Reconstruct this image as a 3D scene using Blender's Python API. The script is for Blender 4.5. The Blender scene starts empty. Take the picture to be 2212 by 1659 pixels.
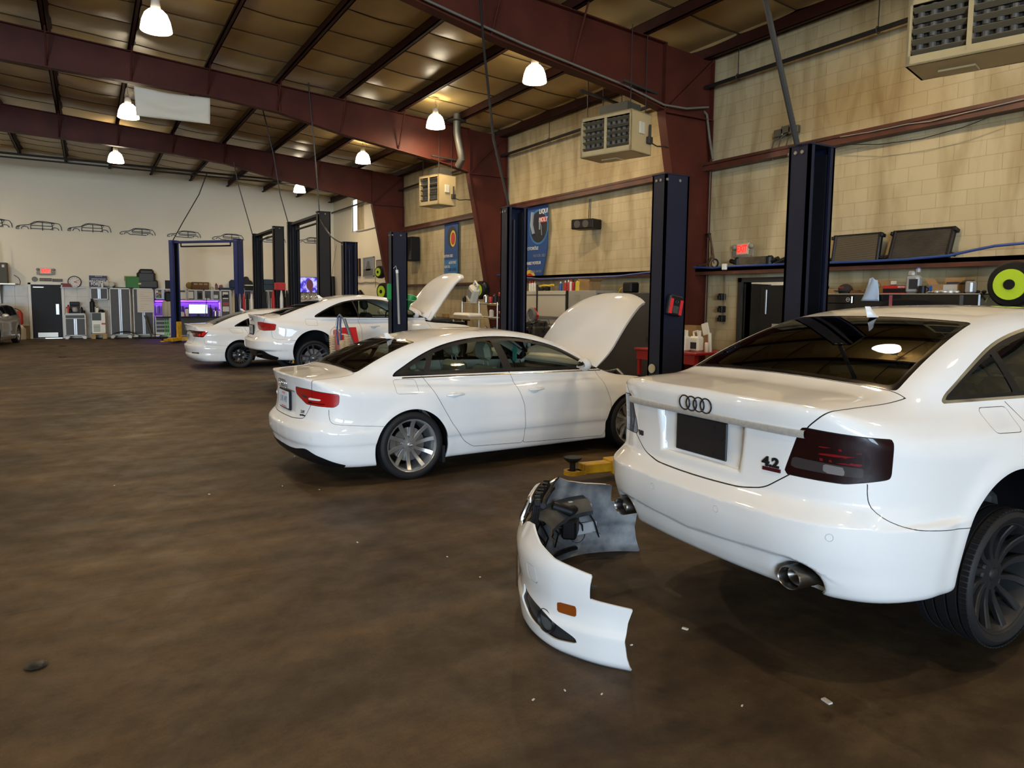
import bpy, bmesh, math, random
import numpy as np
from math import sin, cos, pi, radians, sqrt, hypot, atan2
from mathutils import Vector, Matrix
random.seed(7)
SC = bpy.context.scene
COL = SC.collection

# ---------------------------------------------------------------- camera
FPX, PPX, PPY, V1, HSL, CAMH = 1548., 1106., 790., (189., 637.), .0105, 1.75
_y = Vector((V1[0]-PPX, V1[1]-PPY, FPX)).normalized()
_p = Vector((V1[0]+1000-PPX, V1[1]+1000*HSL-PPY, FPX))
_u = _y.cross(_p).normalized()
if _u.y > 0: _u = -_u
_x = _u.cross(_y)
if _x.x < 0: _x = -_x
CAMR = Matrix((_x, _y, _u))            # rows: world axes seen from the camera (x right, y down, z forward)
cd = bpy.data.cameras.new('camera'); cam = bpy.data.objects.new('camera', cd); COL.objects.link(cam)
cd.sensor_fit = 'HORIZONTAL'; cd.sensor_width = 36; cd.lens = FPX/2212*36
cd.shift_x = 0; cd.shift_y = -(829.5-PPY)/2212
cd.clip_start = .05; cd.clip_end = 200
_m = (CAMR @ Matrix(((1,0,0),(0,-1,0),(0,0,-1)))).to_4x4()
_m.translation = (0, 0, CAMH)
cam.matrix_world = _m
SC.camera = cam
def ray(u, v): return CAMR @ Vector((u-PPX, v-PPY, FPX))
def at(u, v, x=None, y=None, z=None):
    d = ray(u, v)
    t = x/d.x if x is not None else (y/d.y if y is not None else (z-CAMH)/d.z)
    return Vector((d.x*t, d.y*t, d.z*t+CAMH))

# ---------------------------------------------------------------- world, exposure
SC.view_settings.view_transform = 'Standard'; SC.view_settings.look = 'None'
SC.view_settings.gamma = 1; SC.view_settings.use_curve_mapping = False
SC.view_settings.exposure = 0.22
SC.cycles.use_denoising = True
SC.cycles.max_bounces = 7; SC.cycles.diffuse_bounces = 4; SC.cycles.glossy_bounces = 4
SC.cycles.transmission_bounces = 6; SC.cycles.transparent_max_bounces = 12
SC.cycles.sample_clamp_indirect = 6; SC.cycles.caustics_reflective = False; SC.cycles.caustics_refractive = False
W = bpy.data.worlds.new('daylight'); SC.world = W; W.use_nodes = True
nt = W.node_tree; nt.nodes.clear()
sky = nt.nodes.new('ShaderNodeTexSky'); sky.sky_type = 'PREETHAM'; sky.turbidity = 6
sky.sun_direction = Vector((-.5, -.3, .8)).normalized()
bg = nt.nodes.new('ShaderNodeBackground'); bg.inputs[1].default_value = .35
out = nt.nodes.new('ShaderNodeOutputWorld')
nt.links.new(sky.outputs[0], bg.inputs[0]); nt.links.new(bg.outputs[0], out.inputs[0])

# ---------------------------------------------------------------- lights: daylight in the big openings behind the camera, the high-bay lamps
def area_light(name, loc, size, rot, power, color):
    ld = bpy.data.lights.new(name, 'AREA'); ld.shape = 'RECTANGLE'; ld.size, ld.size_y = size
    ld.energy = power; ld.color = color
    o = bpy.data.objects.new(name, ld); COL.objects.link(o); o.location = loc; o.rotation_euler = rot
    return o
DAY = (.62, .80, 1.0)
YB = -20.0                               # rear wall plane, behind the camera
BAYS = [(-17.0, -12.0), (-11.0, -6.0), (-4.5, .5)]      # open upper bays in that wall (x ranges)
BAYZ, BAYH = .8, 5.2                    # sill and head of the openings
for a, b in BAYS:
    area_light('bay_daylight', ((a+b)/2, YB-.3, (BAYZ+BAYH)/2), (b-a, BAYH-BAYZ), (pi/2, 0, -.25 if b < -3 else 0), 3200 if b < -3 else 700, DAY)
LAMP_C = (1.0, .77, .49)
LAMP_W = 215
LAMPS = []                                # (x, y, z) of the reflector mouth
for u, v, z in [(337,45,6.05),(277,240,6.05),(250,340,6.05),(1155,160,6.05),(941,262,6.05),(784,341,6.05),(647,407,6.05)]:
    LAMPS.append(tuple(at(u, v, z=z)))
for xx, yy in [(1.05, 6.), (1.05, -.5), (7.3, 5.6), (7.3, .2), (-6, 3), (-6, 10), (-6, 17), (-6, 24.5), (-6, 30.8), (-12, 20), (-12, 28), (4, -7), (-4, -7)]:  # unseen lamps further along; the back left ones added to brighten the far wall
    LAMPS.append((xx, yy, 6.05))
for x, y, z in LAMPS:
    ld = bpy.data.lights.new('high_bay_bulb', 'POINT'); ld.energy = LAMP_W; ld.color = LAMP_C; ld.shadow_soft_size = .09
    o = bpy.data.objects.new('high_bay_bulb', ld); COL.objects.link(o); o.location = (x, y, z-.10)

# ---------------------------------------------------------------- materials
MATS = {}
def mat(name, col=(.5,.5,.5), rough=.5, metal=0., coat=0., emis=None, estr=1., noise=None, bump=None, spec=.5, coatr=.03):
    if name in MATS: return MATS[name]
    m = bpy.data.materials.new(name); m.use_nodes = True; MATS[name] = m
    n = m.node_tree.nodes; L = m.node_tree.links; b = n['Principled BSDF']
    b.inputs['Base Color'].default_value = (*col, 1); b.inputs['Roughness'].default_value = rough
    b.inputs['Metallic'].default_value = metal; b.inputs['Coat Weight'].default_value = coat
    b.inputs['Coat Roughness'].default_value = coatr; b.inputs['Specular IOR Level'].default_value = spec
    if emis: b.inputs['Emission Color'].default_value = (*emis, 1); b.inputs['Emission Strength'].default_value = estr
    if noise or bump:
        tc = n.new('ShaderNodeTexCoord'); tx = n.new('ShaderNodeTexNoise')
        L.new(tc.outputs['Object'], tx.inputs['Vector'])
        sc, amt = (noise or (bump[0], 0))[:2]
        tx.inputs['Scale'].default_value = sc; tx.inputs['Detail'].default_value = 6
        if noise:
            r = n.new('ShaderNodeValToRGB'); c2 = noise[2] if len(noise) > 2 else tuple(c*(1-amt) for c in col)
            r.color_ramp.elements[0].position = .35; r.color_ramp.elements[1].position = .68
            r.color_ramp.elements[0].color = (*c2, 1); r.color_ramp.elements[1].color = (*col, 1)
            L.new(tx.outputs['Fac'], r.inputs[0]); L.new(r.outputs[0], b.inputs['Base Color'])
        if bump:
            bp = n.new('ShaderNodeBump'); bp.inputs['Strength'].default_value = bump[1]; bp.inputs['Distance'].default_value = .01
            t2 = n.new('ShaderNodeTexNoise'); t2.inputs['Scale'].default_value = bump[0]; L.new(tc.outputs['Object'], t2.inputs['Vector'])
            L.new(t2.outputs['Fac'], bp.inputs['Height']); L.new(bp.outputs[0], b.inputs['Normal'])
    return m
def glass(name, tint, refl_rough=.0, ior=1.5):
    """thin window glass: tinted see-through plus mirror reflection"""
    if name in MATS: return MATS[name]
    m = bpy.data.materials.new(name); m.use_nodes = True; MATS[name] = m
    n = m.node_tree.nodes; L = m.node_tree.links; n.clear()
    t = n.new('ShaderNodeBsdfTransparent'); t.inputs[0].default_value = (*tint, 1)
    g = n.new('ShaderNodeBsdfGlossy'); g.inputs['Roughness'].default_value = refl_rough
    f = n.new('ShaderNodeFresnel'); f.inputs[0].default_value = ior
    x = n.new('ShaderNodeMixShader'); o = n.new('ShaderNodeOutputMaterial')
    L.new(f.outputs[0], x.inputs[0]); L.new(t.outputs[0], x.inputs[1]); L.new(g.outputs[0], x.inputs[2]); L.new(x.outputs[0], o.inputs[0])
    return m
def nodes_of(m): return m.node_tree.nodes, m.node_tree.links, m.node_tree.nodes['Principled BSDF']

# ---------------------------------------------------------------- mesh helpers
class MB:
    """collects primitives into one mesh"""
    def __init__(s): s.v = []; s.f = []; s.m = []; s.cur = 0
    def add(s, vs, fs, M=None):
        o = len(s.v)
        s.v += [tuple(M @ Vector(p)) for p in vs] if M is not None else [tuple(p) for p in vs]
        s.f += [tuple(i+o for i in f) for f in fs]; s.m += [s.cur]*len(fs); return s
    def use(s, i): s.cur = i; return s
    def box(s, lo, hi, bev=0, M=None):
        x0,y0,z0 = [min(a,b) for a,b in zip(lo,hi)]; x1,y1,z1 = [max(a,b) for a,b in zip(lo,hi)]
        if bev <= 0 or bev*2.01 > min(x1-x0, y1-y0, z1-z0):
            vs = [(x0,y0,z0),(x1,y0,z0),(x1,y1,z0),(x0,y1,z0),(x0,y0,z1),(x1,y0,z1),(x1,y1,z1),(x0,y1,z1)]
            return s.add(vs, [(0,3,2,1),(4,5,6,7),(0,1,5,4),(1,2,6,5),(2,3,7,6),(3,0,4,7)], M)
        b = bev; vs = []
        for X,sx in ((x0,1),(x1,-1)):
            for Y,sy in ((y0,1),(y1,-1)):
                for Z,sz in ((z0,1),(z1,-1)):
                    vs += [(X,Y+sy*b,Z+sz*b),(X+sx*b,Y,Z+sz*b),(X+sx*b,Y+sy*b,Z)]
        I = lambda x,y,z,k: (x*4+y*2+z)*3+k
        fs = [(I(0,0,0,0),I(0,0,1,0),I(0,1,1,0),I(0,1,0,0)),(I(1,0,0,0),I(1,1,0,0),I(1,1,1,0),I(1,0,1,0)),
              (I(0,0,0,1),I(1,0,0,1),I(1,0,1,1),I(0,0,1,1)),(I(0,1,0,1),I(0,1,1,1),I(1,1,1,1),I(1,1,0,1)),
              (I(0,0,0,2),I(0,1,0,2),I(1,1,0,2),I(1,0,0,2)),(I(0,0,1,2),I(1,0,1,2),I(1,1,1,2),I(0,1,1,2))]
        for y in (0,1):
            for z in (0,1): fs.append((I(0,y,z,1),I(0,y,z,2),I(1,y,z,2),I(1,y,z,1)))
        for x in (0,1):
            for z in (0,1): fs.append((I(x,0,z,0),I(x,0,z,2),I(x,1,z,2),I(x,1,z,0)))
        for x in (0,1):
            for y in (0,1): fs.append((I(x,y,0,0),I(x,y,0,1),I(x,y,1,1),I(x,y,1,0)))
        for x in (0,1):
            for y in (0,1):
                for z in (0,1): fs.append((I(x,y,z,0),I(x,y,z,1),I(x,y,z,2)))
        return s.add(vs, fs, M)
    def prism(s, poly, h0, h1, M=None):
        """poly in xy, extruded in z"""
        n = len(poly); vs = [(x,y,h0) for x,y in poly]+[(x,y,h1) for x,y in poly]
        fs = [tuple(range(n-1,-1,-1)), tuple(range(n,2*n))]+[(i,(i+1)%n,n+(i+1)%n,n+i) for i in range(n)]
        return s.add(vs, fs, M)
    def cyl(s, p0, p1, r0, r1=None, n=12, cap=True):
        r1 = r0 if r1 is None else r1
        p0 = Vector(p0); p1 = Vector(p1); d = (p1-p0).normalized()
        a = d.orthogonal().normalized(); b = d.cross(a)
        vs = []
        for p,r in ((p0,r0),(p1,r1)):
            for i in range(n):
                t = 2*pi*i/n; vs.append(p+(a*cos(t)+b*sin(t))*r)
        fs = [(i,(i+1)%n,n+(i+1)%n,n+i) for i in range(n)]
        if cap: fs += [tuple(range(n-1,-1,-1)), tuple(range(n,2*n))]
        return s.add(vs, fs)
    def tube(s, pts, r, n=8, closed=False):
        P = [Vector(p) for p in pts]; N = len(P); vs = []; up = None
        for i,p in enumerate(P):
            if closed: d = P[(i+1)%N]-P[i-1]
            else: d = P[min(i+1,N-1)]-P[max(i-1,0)]
            if d.length < 1e-9: d = Vector((0,0,1))
            d.normalize()
            if up is None: up = d.orthogonal().normalized()
            a = up - d*up.dot(d)
            a = a.normalized() if a.length > 1e-6 else d.orthogonal().normalized()
            up = a; b = d.cross(a); rr = r(i/(N-1)) if callable(r) else r
            for k in range(n):
                t = 2*pi*k/n; vs.append(p+(a*cos(t)+b*sin(t))*rr)
        M_ = N if closed else N-1
        fs = [(i*n+k, i*n+(k+1)%n, ((i+1)%N)*n+(k+1)%n, ((i+1)%N)*n+k) for i in range(M_) for k in range(n)]
        if not closed: fs += [tuple(range(n-1,-1,-1)), tuple(range((N-1)*n, N*n))]
        return s.add(vs, fs)
    def lathe(s, prof, n=32, M=None, axis='z', capped=True):
        """prof: (radius, height) pairs"""
        vs = []; K = len(prof)
        for r,h in prof:
            for i in range(n):
                t = 2*pi*i/n
                vs.append((r*cos(t), r*sin(t), h) if axis=='z' else (r*cos(t), h, r*sin(t)))
        fs = [(k*n+i, k*n+(i+1)%n, (k+1)*n+(i+1)%n, (k+1)*n+i) for k in range(K-1) for i in range(n)]
        if capped: fs += [tuple(range(n-1,-1,-1)), tuple(range((K-1)*n, K*n))]
        return s.add(vs, fs, M)
    def grid(s, P, closed_u=False):
        """P[i][j] points"""
        a = len(P); b = len(P[0]); vs = [p for r in P for p in r]
        fs = [(i*b+j, ((i+1)%a)*b+j, ((i+1)%a)*b+j+1, i*b+j+1) for i in range(a if closed_u else a-1) for j in range(b-1)]
        return s.add(vs, fs)
    def sphere(s, c, r, n=12, M=None):
        c = Vector(c); r = r if hasattr(r,'__len__') else (r,r,r); h = n//2+1
        vs = [(c.x+r[0]*sin(pi*j/h)*cos(2*pi*i/n), c.y+r[1]*sin(pi*j/h)*sin(2*pi*i/n), c.z+r[2]*cos(pi*j/h)) for j in range(h+1) for i in range(n)]
        fs = [(j*n+i, (j+1)*n+i, (j+1)*n+(i+1)%n, j*n+(i+1)%n) for j in range(h) for i in range(n)]
        return s.add(vs, fs, M)
    def mesh(s, name, mats, ang=35):
        me = bpy.data.meshes.new(name); me.from_pydata(s.v, [], s.f)
        for m in (mats if isinstance(mats, (list,tuple)) else [mats]): me.materials.append(m)
        if any(s.m): me.polygons.foreach_set('material_index', s.m)
        me.validate(); bm = bmesh.new(); bm.from_mesh(me)
        bmesh.ops.remove_doubles(bm, verts=bm.verts, dist=1e-5)
        bmesh.ops.dissolve_degenerate(bm, edges=bm.edges, dist=1e-6)
        bmesh.ops.recalc_face_normals(bm, faces=bm.faces)
        bm.to_mesh(me); bm.free()
        me.polygons.foreach_set('use_smooth', [True]*len(me.polygons))
        me.set_sharp_from_angle(angle=radians(ang))
        return me
def link(name, me, parent=None, label=None):
    o = bpy.data.objects.new(name, me); COL.objects.link(o)
    if parent: o.parent = parent
    if label: o['label'] = label
    return o
def part(name, mb, mats, parent=None, label=None, ang=35):
    return link(name, mb.mesh(name, mats, ang), parent, label)
def tag(o, label, cat, group=None, kind=None):
    o['label'] = label; o['category'] = cat
    if group: o['group'] = group
    if kind: o['kind'] = kind
    return o
def thing(name, label, cat, loc=(0,0,0), rz=0, group=None):
    o = bpy.data.objects.new(name, None); COL.objects.link(o); o.empty_display_size = .1
    o.location = loc; o.rotation_euler = (0,0,rz)
    return tag(o, label, cat, group)
def struct(name, mb, mats, label=None, ang=35):
    o = part(name, mb, mats, None, label, ang); o['kind'] = 'structure'; return o
def copy_tree(o, parent=None, loc=None, rz=None, label=None, group=None):
    c = o.copy(); COL.objects.link(c); c.parent = parent
    if loc is not None: c.location = loc
    if rz is not None: c.rotation_euler = (0,0,rz)
    if label: c['label'] = label
    if group: c['group'] = group
    for ch in list(o.children): copy_tree(ch, c)
    return c
FNT = {}
def text_mb(txt, size=.1, depth=.002, bold=0., shear=0., align='CENTER', sx=1.):
    """text as vertices/faces lying in xy, centred"""
    k = (txt, size, depth, bold, shear, align)
    if k not in FNT:
        c = bpy.data.curves.new('lettering', 'FONT'); c.body = txt; c.size = size; c.extrude = depth/2
        c.align_x = align; c.align_y = 'CENTER'; c.offset = bold; c.shear = shear; c.resolution_u = 3
        o = bpy.data.objects.new('lettering', c); COL.objects.link(o)
        bpy.context.view_layer.update()
        me = bpy.data.meshes.new_from_object(o.evaluated_get(bpy.context.evaluated_depsgraph_get()))
        FNT[k] = ([tuple(v.co) for v in me.vertices], [tuple(p.vertices) for p in me.polygons])
        bpy.data.objects.remove(o); bpy.data.meshes.remove(me); bpy.data.curves.remove(c)
    vs, fs = FNT[k]
    return [(x*sx,y,z) for x,y,z in vs], fs
def add_text(mb, txt, M, size=.1, **k):
    vs, fs = text_mb(txt, size, **k); mb.add(vs, fs, M)
def frame(o, xd, yd):
    """matrix with origin o, x and y directions"""
    xd = Vector(xd).normalized(); yd = Vector(yd); zd = xd.cross(yd).normalized(); yd = zd.cross(xd)
    m = Matrix((xd, yd, zd)).transposed().to_4x4(); m.translation = Vector(o); return m
def rotz(a, loc=(0,0,0)): return Matrix.Translation(loc) @ Matrix.Rotation(a, 4, 'Z')

# ---------------------------------------------------------------- car bodies: an implicit surface, polygonised and cut into panels
def spl(xs, ys):
    """smooth 1D curve through points (cubic Hermite), tabulated"""
    xs = np.array(xs, float); ys = np.array(ys, float)
    d = np.diff(ys)/np.diff(xs); m = np.zeros(len(xs)); m[1:-1] = (d[:-1]+d[1:])/2; m[0] = d[0]; m[-1] = d[-1]
    for i in range(1, len(xs)-1):
        if d[i-1]*d[i] <= 0: m[i] = 0
    X = np.linspace(xs[0], xs[-1], 1200); k = np.clip(np.searchsorted(xs, X, side='right')-1, 0, len(xs)-2)
    h = (xs[k+1]-xs[k]); t = (X-xs[k])/h
    Y = (2*t**3-3*t**2+1)*ys[k]+(t**3-2*t**2+t)*h*m[k]+(-2*t**3+3*t**2)*ys[k+1]+(t**3-t**2)*h*m[k+1]
    G = np.gradient(Y, X)
    f = lambda x: np.interp(x, X, Y); f.d = lambda x: np.interp(x, X, G); return f
def smax(a, b, r):
    h = np.maximum(r-np.abs(a-b), 0)/r; return np.maximum(a, b)+h*h*r*.25
def smin(a, b, r): return -smax(-a, -b, r)
def sdf2(px, py, poly):
    """signed distance to a closed polygon, negative inside"""
    P = np.array(poly, float); d = np.full(np.shape(px), 1e9); ins = np.zeros(np.shape(px), bool)
    for i in range(len(P)):
        a = P[i]; b = P[(i+1) % len(P)]; e = b-a; wx = px-a[0]; wy = py-a[1]
        t = np.clip((wx*e[0]+wy*e[1])/(e@e+1e-12), 0, 1)
        d = np.minimum(d, (wx-e[0]*t)**2+(wy-e[1]*t)**2)
        c = (a[1] > py) != (b[1] > py)
        with np.errstate(divide='ignore', invalid='ignore'):
            xi = (b[0]-a[0])*(py-a[1])/((b[1]-a[1]) if b[1] != a[1] else 1e-12)+a[0]
        ins ^= c & (px < xi)
    d = np.sqrt(d); return np.where(ins, -d, d)
def rpoly(P, r=.05, n=5):
    """round a polygon's corners"""
    out = []; N = len(P)
    for i in range(N):
        p0, p1, p2 = np.array(P[i-1], float), np.array(P[i][:2], float), np.array(P[(i+1) % N][:2], float); p0 = p0[:2]
        rr = P[i][2] if len(P[i]) > 2 else r
        l0 = np.linalg.norm(p0-p1); l2 = np.linalg.norm(p2-p1)
        a = p1+(p0-p1)/l0*min(rr, l0*.48); b = p1+(p2-p1)/l2*min(rr, l2*.48)
        for k in range(n+1):
            t = k/n; out.append(tuple((1-t)**2*a+2*t*(1-t)*p1+t*t*b))
    return out
def grad(f, P, e=.0015):
    g = np.empty_like(P)
    for i in range(3):
        d = np.zeros(3); d[i] = e
        g[:, i] = (f(*(P+d).T)-f(*(P-d).T))/(2*e)
    return g
def project(f, P, n=3, lim=.02):
    for _ in range(n):
        g = grad(f, P); v = f(*P.T); s = -v/np.maximum((g*g).sum(1), .05)
        st = g*s[:, None]; l = np.linalg.norm(st, axis=1); P = P+st*np.minimum(1, lim/np.maximum(l, 1e-9))[:, None]
    return P
def surfnet(f, lo, hi, h):
    """half body (y >= 0) surface-net mesh of f = 0, mirrored to a full one"""
    xs = np.arange(lo[0], hi[0]+h, h); ys = np.arange(-h/2, hi[1]+h, h); zs = np.arange(lo[2], hi[2]+h, h)
    G = np.empty((len(xs), len(ys), len(zs)))
    Yg, Zg = np.meshgrid(ys, zs, indexing='ij')
    for i in range(0, len(xs), 24):
        xx = xs[i:i+24]
        G[i:i+24] = f(np.broadcast_to(xx[:, None, None], (len(xx),)+Yg.shape), np.broadcast_to(Yg, (len(xx),)+Yg.shape), np.broadcast_to(Zg, (len(xx),)+Yg.shape))
    S = G < 0; nx, ny, nz = np.array(S.shape)-1
    cs = sum(S[a:a+nx, b:b+ny, c:c+nz].astype(np.int8) for a in (0,1) for b in (0,1) for c in (0,1))
    mixed = (cs > 0) & (cs < 8); idx = -np.ones(mixed.shape, int); I, J, K = np.nonzero(mixed); idx[I, J, K] = np.arange(len(I))
    acc = np.zeros((len(I), 3)); cnt = np.zeros(len(I))
    C = [(a,b,c) for a in (0,1) for b in (0,1) for c in (0,1)]
    for p in C:
        for ax in range(3):
            if p[ax]: continue
            q = list(p); q[ax] = 1
            g0 = G[I+p[0], J+p[1], K+p[2]]; g1 = G[I+q[0], J+q[1], K+q[2]]
            m = (g0 < 0) != (g1 < 0); t = np.where(m, g0/np.where(m, g0-g1, 1), 0)
            pos = np.tile(np.array(p, float), (len(I), 1)); pos[:, ax] += t
            acc[m] += pos[m]; cnt[m] += 1
    P = np.stack([xs[I], ys[J], zs[K]], 1)+acc/cnt[:, None]*h
    P[J == 0, 1] = 0
    Q = []
    def quads(A, B, cells):
        m = A != B; i, j, k = np.nonzero(m)
        ids = [idx[i+d[0], j+d[1], k+d[2]] for d in cells]
        q = np.stack(ids, 1); fl = ~A[i, j, k]
        q[fl] = q[fl][:, ::-1]; Q.append(q[(q >= 0).all(1)])
    A = S[:-1, 1:-1, 1:-1]; B = S[1:, 1:-1, 1:-1]; quads(A, B, [(0,0,0),(0,1,0),(0,1,1),(0,0,1)])
    A = S[1:-1, :-1, 1:-1]; B = S[1:-1, 1:, 1:-1]; quads(A, B, [(0,0,0),(0,0,1),(1,0,1),(1,0,0)])
    A = S[1:-1, 1:-1, :-1]; B = S[1:-1, 1:-1, 1:]; quads(A, B, [(0,0,0),(1,0,0),(1,1,0),(0,1,0)])
    Q = np.concatenate(Q); y0 = P[:, 1] == 0
    P = project(f, P, 3, h*.6); P[y0, 1] = 0
    d1 = np.linalg.norm(P[Q[:,0]]-P[Q[:,2]], axis=1); d2 = np.linalg.norm(P[Q[:,1]]-P[Q[:,3]], axis=1); s = d1 <= d2
    T = np.concatenate([Q[s][:, [0,1,2]], Q[s][:, [0,2,3]], Q[~s][:, [0,1,3]], Q[~s][:, [1,2,3]]])
    mp = np.arange(len(P)); n0 = len(P); on = ~y0; mp[on] = n0+np.arange(on.sum())
    P2 = np.concatenate([P, P[on]*[1,-1,1]]); T = np.concatenate([T, mp[T][:, ::-1]])
    return P2, T
class Shell:
    def __init__(s, f, lo, hi, h):
        s.f = f; s.h = h; s.P, s.T = surfnet(f, lo, hi, h); s.lab = np.zeros(len(s.T), int); s.names = ['body']; s.aux = []
    def val(s, g, P=None):
        P = s.P if P is None else P; return g(P[:, 0], P[:, 1], P[:, 2])
    def split(s, g):
        v = s.val(g).copy(); v[np.abs(v) < .03*s.h] = 0; T = s.T; sg = np.sign(v)[T]
        pos = (sg > 0).sum(1); neg = (sg < 0).sum(1); cut = (pos > 0) & (neg > 0)
        if not cut.any(): return np.sign(v[T].sum(1))
        allL = np.stack([s.lab]+s.aux, 1); keepT = T[~cut]; keepL = allL[~cut]; T = T[cut]; L = allL[cut]; sg = sg[cut]; pos = pos[cut]; neg = neg[cut]
        new = []; base = len(s.P); ekeys = []; N = base+1
        has0 = (sg == 0).any(1)
        def roll(T, k): return np.stack([T[np.arange(len(T)), (k+i) % 3] for i in range(3)], 1)
        T1 = roll(T[has0], np.argmax(sg[has0] == 0, 1)); L1 = L[has0]
        nz = ~has0; lone = np.where(pos[nz] == 1, 1, -1); T2 = roll(T[nz], np.argmax(sg[nz] == lone[:, None], 1)); L2 = L[nz]
        E = np.concatenate([T1[:, [1, 2]], T2[:, [0, 1]], T2[:, [0, 2]]]); E = np.sort(E, 1)
        U, inv = np.unique(E[:, 0]*N+E[:, 1], return_inverse=True); inv = inv.ravel(); a, b = U//N, U % N
        t = v[a]/(v[a]-v[b]); NP = s.P[a]*(1-t)[:, None]+s.P[b]*t[:, None]
        NP = project(s.f, NP, 1, s.h*.3); s.P = np.concatenate([s.P, NP]); inv = inv+base
        n1, n2 = len(T1), len(T2); m1 = inv[:n1]; ab = inv[n1:n1+n2]; ac = inv[n1+n2:]
        out = [keepT, np.stack([T1[:,0], T1[:,1], m1], 1), np.stack([T1[:,0], m1, T1[:,2]], 1),
               np.stack([T2[:,0], ab, ac], 1), np.stack([ab, T2[:,1], T2[:,2]], 1), np.stack([ab, T2[:,2], ac], 1)]
        s.T = np.concatenate(out); al = np.concatenate([keepL, L1, L1, L2, L2, L2]); s.lab = al[:, 0].copy(); s.aux = [al[:, 1+i].copy() for i in range(len(s.aux))]
        v = np.concatenate([v, np.zeros(len(NP))]); return np.sign(v[s.T].sum(1))
    def cen(s): return s.P[s.T].mean(1)
    def mark(s, name, g, cond=None, over=None):
        """label the triangles where g < 0 (and cond); over: only relabel those labels"""
        m = s.split(g) < 0; s._set(name, m, cond, over)
    def _set(s, name, m, cond, over):
        C = s.cen()
        if cond is not None: m = m & cond(C[:,0], C[:,1], C[:,2])
        if over is not None: m = m & np.isin(s.lab, [s.names.index(o) for o in over if o in s.names])
        if name not in s.names: s.names.append(name)
        s.lab[m] = s.names.index(name)
    def gap(s, g, w=.0025, cond=None, over=('body',), name='gap', inner=None):
        """label the band |g| < w; inner: label for what lies inside it"""
        s.aux = [s.split(lambda x,y,z: g(x,y,z)-w).astype(int)]; b = s.split(lambda x,y,z: g(x,y,z)+w); a = s.aux[0]; s.aux = []
        s._set(name, (a < 0) & (b > 0), cond, over)
        if inner: s._set(inner, (b < 0), cond, over)
    def pieces(s, name):
        """connected pieces of a label"""
        T = s.T[s.lab == s.names.index(name)]; u, inv = np.unique(T.ravel(), return_inverse=True); t = inv.reshape(-1, 3); r = np.arange(len(u))
        while True:
            m = r[t].min(1); n = r.copy()
            for k in range(3): np.minimum.at(n, t[:, k], m)
            n = n[n]
            if (n == r).all(): break
            r = n
        k = r[t[:, 0]]; return [T[k == q] for q in np.unique(k)]
    def build_pieces(s, name, mats, parent, push=0., label=None, objname=None, minn=12):
        if name not in s.names: return []
        return [s.emit(T, objname or name, mats, parent, push, label) for T in s.pieces(name) if len(T) >= minn]
    def build(s, name, mats, parent, push=0., label=None, thick=0.):
        if name not in s.names: return None
        T = s.T[s.lab == s.names.index(name)]
        if not len(T): return None
        if name == 'body' and 'gap' in s.names:
            G = s.T[s.lab == s.names.index('gap')]; mi = np.r_[np.zeros(len(T)), np.ones(len(G))]
            return s.emit(np.concatenate([T, G]), name, (mats, RUBBER), parent, push, label, mi=mi)
        return s.emit(T, name, mats, parent, push, label, thick)
    def emit(s, T, name, mats, parent, push=0., label=None, thick=0., mi=None):
        u, inv = np.unique(T.ravel(), return_inverse=True); T = inv.reshape(-1, 3); P = s.P[u]
        g = grad(s.f, P); N = g/np.maximum(np.linalg.norm(g, axis=1), 1e-9)[:, None]
        P = P-N*push
        if thick:
            E = np.concatenate([T[:, [0,1]], T[:, [1,2]], T[:, [2,0]]]); n = len(P)
            key = E[:,0]*n+E[:,1]; rk = E[:,1]*n+E[:,0]; B = E[~np.isin(key, rk)]
            P2 = P-N*thick; T = np.concatenate([T, (T+n)[:, ::-1], np.stack([B[:,1], B[:,0], B[:,0]+n], 1), np.stack([B[:,1], B[:,0]+n, B[:,1]+n], 1)])
            P = np.concatenate([P, P2]); nf = None
        me = bpy.data.meshes.new(name); me.vertices.add(len(P)); me.vertices.foreach_set('co', P.astype(np.float32).ravel())
        me.loops.add(T.size); me.loops.foreach_set('vertex_index', T.ravel().astype(np.int32))
        me.polygons.add(len(T)); me.polygons.foreach_set('loop_start', np.arange(0, T.size, 3, dtype=np.int32))
        me.update(calc_edges=True); me.polygons.foreach_set('use_smooth', [True]*len(T))
        for m in (mats if isinstance(mats, tuple) else (mats,)): me.materials.append(m)
        if mi is not None: me.polygons.foreach_set('material_index', mi.astype(np.int32))
        if thick: me.set_sharp_from_angle(angle=radians(40))
        else: me.normals_split_custom_set_from_vertices(N.tolist())
        return link(name.split('#')[0], me, parent, label)

WHITE = mat('white_car_paint', (.74,.74,.735), .6, coat=1., spec=.15, coatr=.02)
SILVER = mat('silver_car_paint', (.50,.49,.45), .35, metal=.55, coat=1.)
BLACKTRIM = mat('black_trim', (.006,.006,.007), .45, spec=.25)
GLOSSBLACK = mat('gloss_black', (.006,.006,.007), .12, coat=.5)
RUBBER = mat('rubber', (.009,.009,.010), .62, bump=(40,.1), spec=.3)
WELL = mat('wheel_well_liner', (.006,.006,.007), .9, spec=.1)
CHROME = mat('chrome', (.72,.72,.72), .13, metal=1)
BRUSHED = mat('brushed_aluminium_strip', (.62,.60,.56), .45, metal=.5, noise=(60,.15))
ALLOY = mat('silver_alloy', (.52,.52,.52), .28, metal=.85)
DARKALLOY = mat('dark_alloy', (.012,.012,.013), .4, metal=.3)
MATTEALLOY = mat('matte_black_alloy', (.012,.012,.013), .5, spec=.35)
BRAKE = mat('brake_steel', (.30,.29,.28), .4, metal=1)
SEAT = mat('grey_beige_leather', (.33,.32,.27), .55)
CABIN = mat('dark_cabin_plastic', (.02,.02,.02), .7)
HEADL = mat('light_headliner', (.45,.43,.36), .9)
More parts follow.
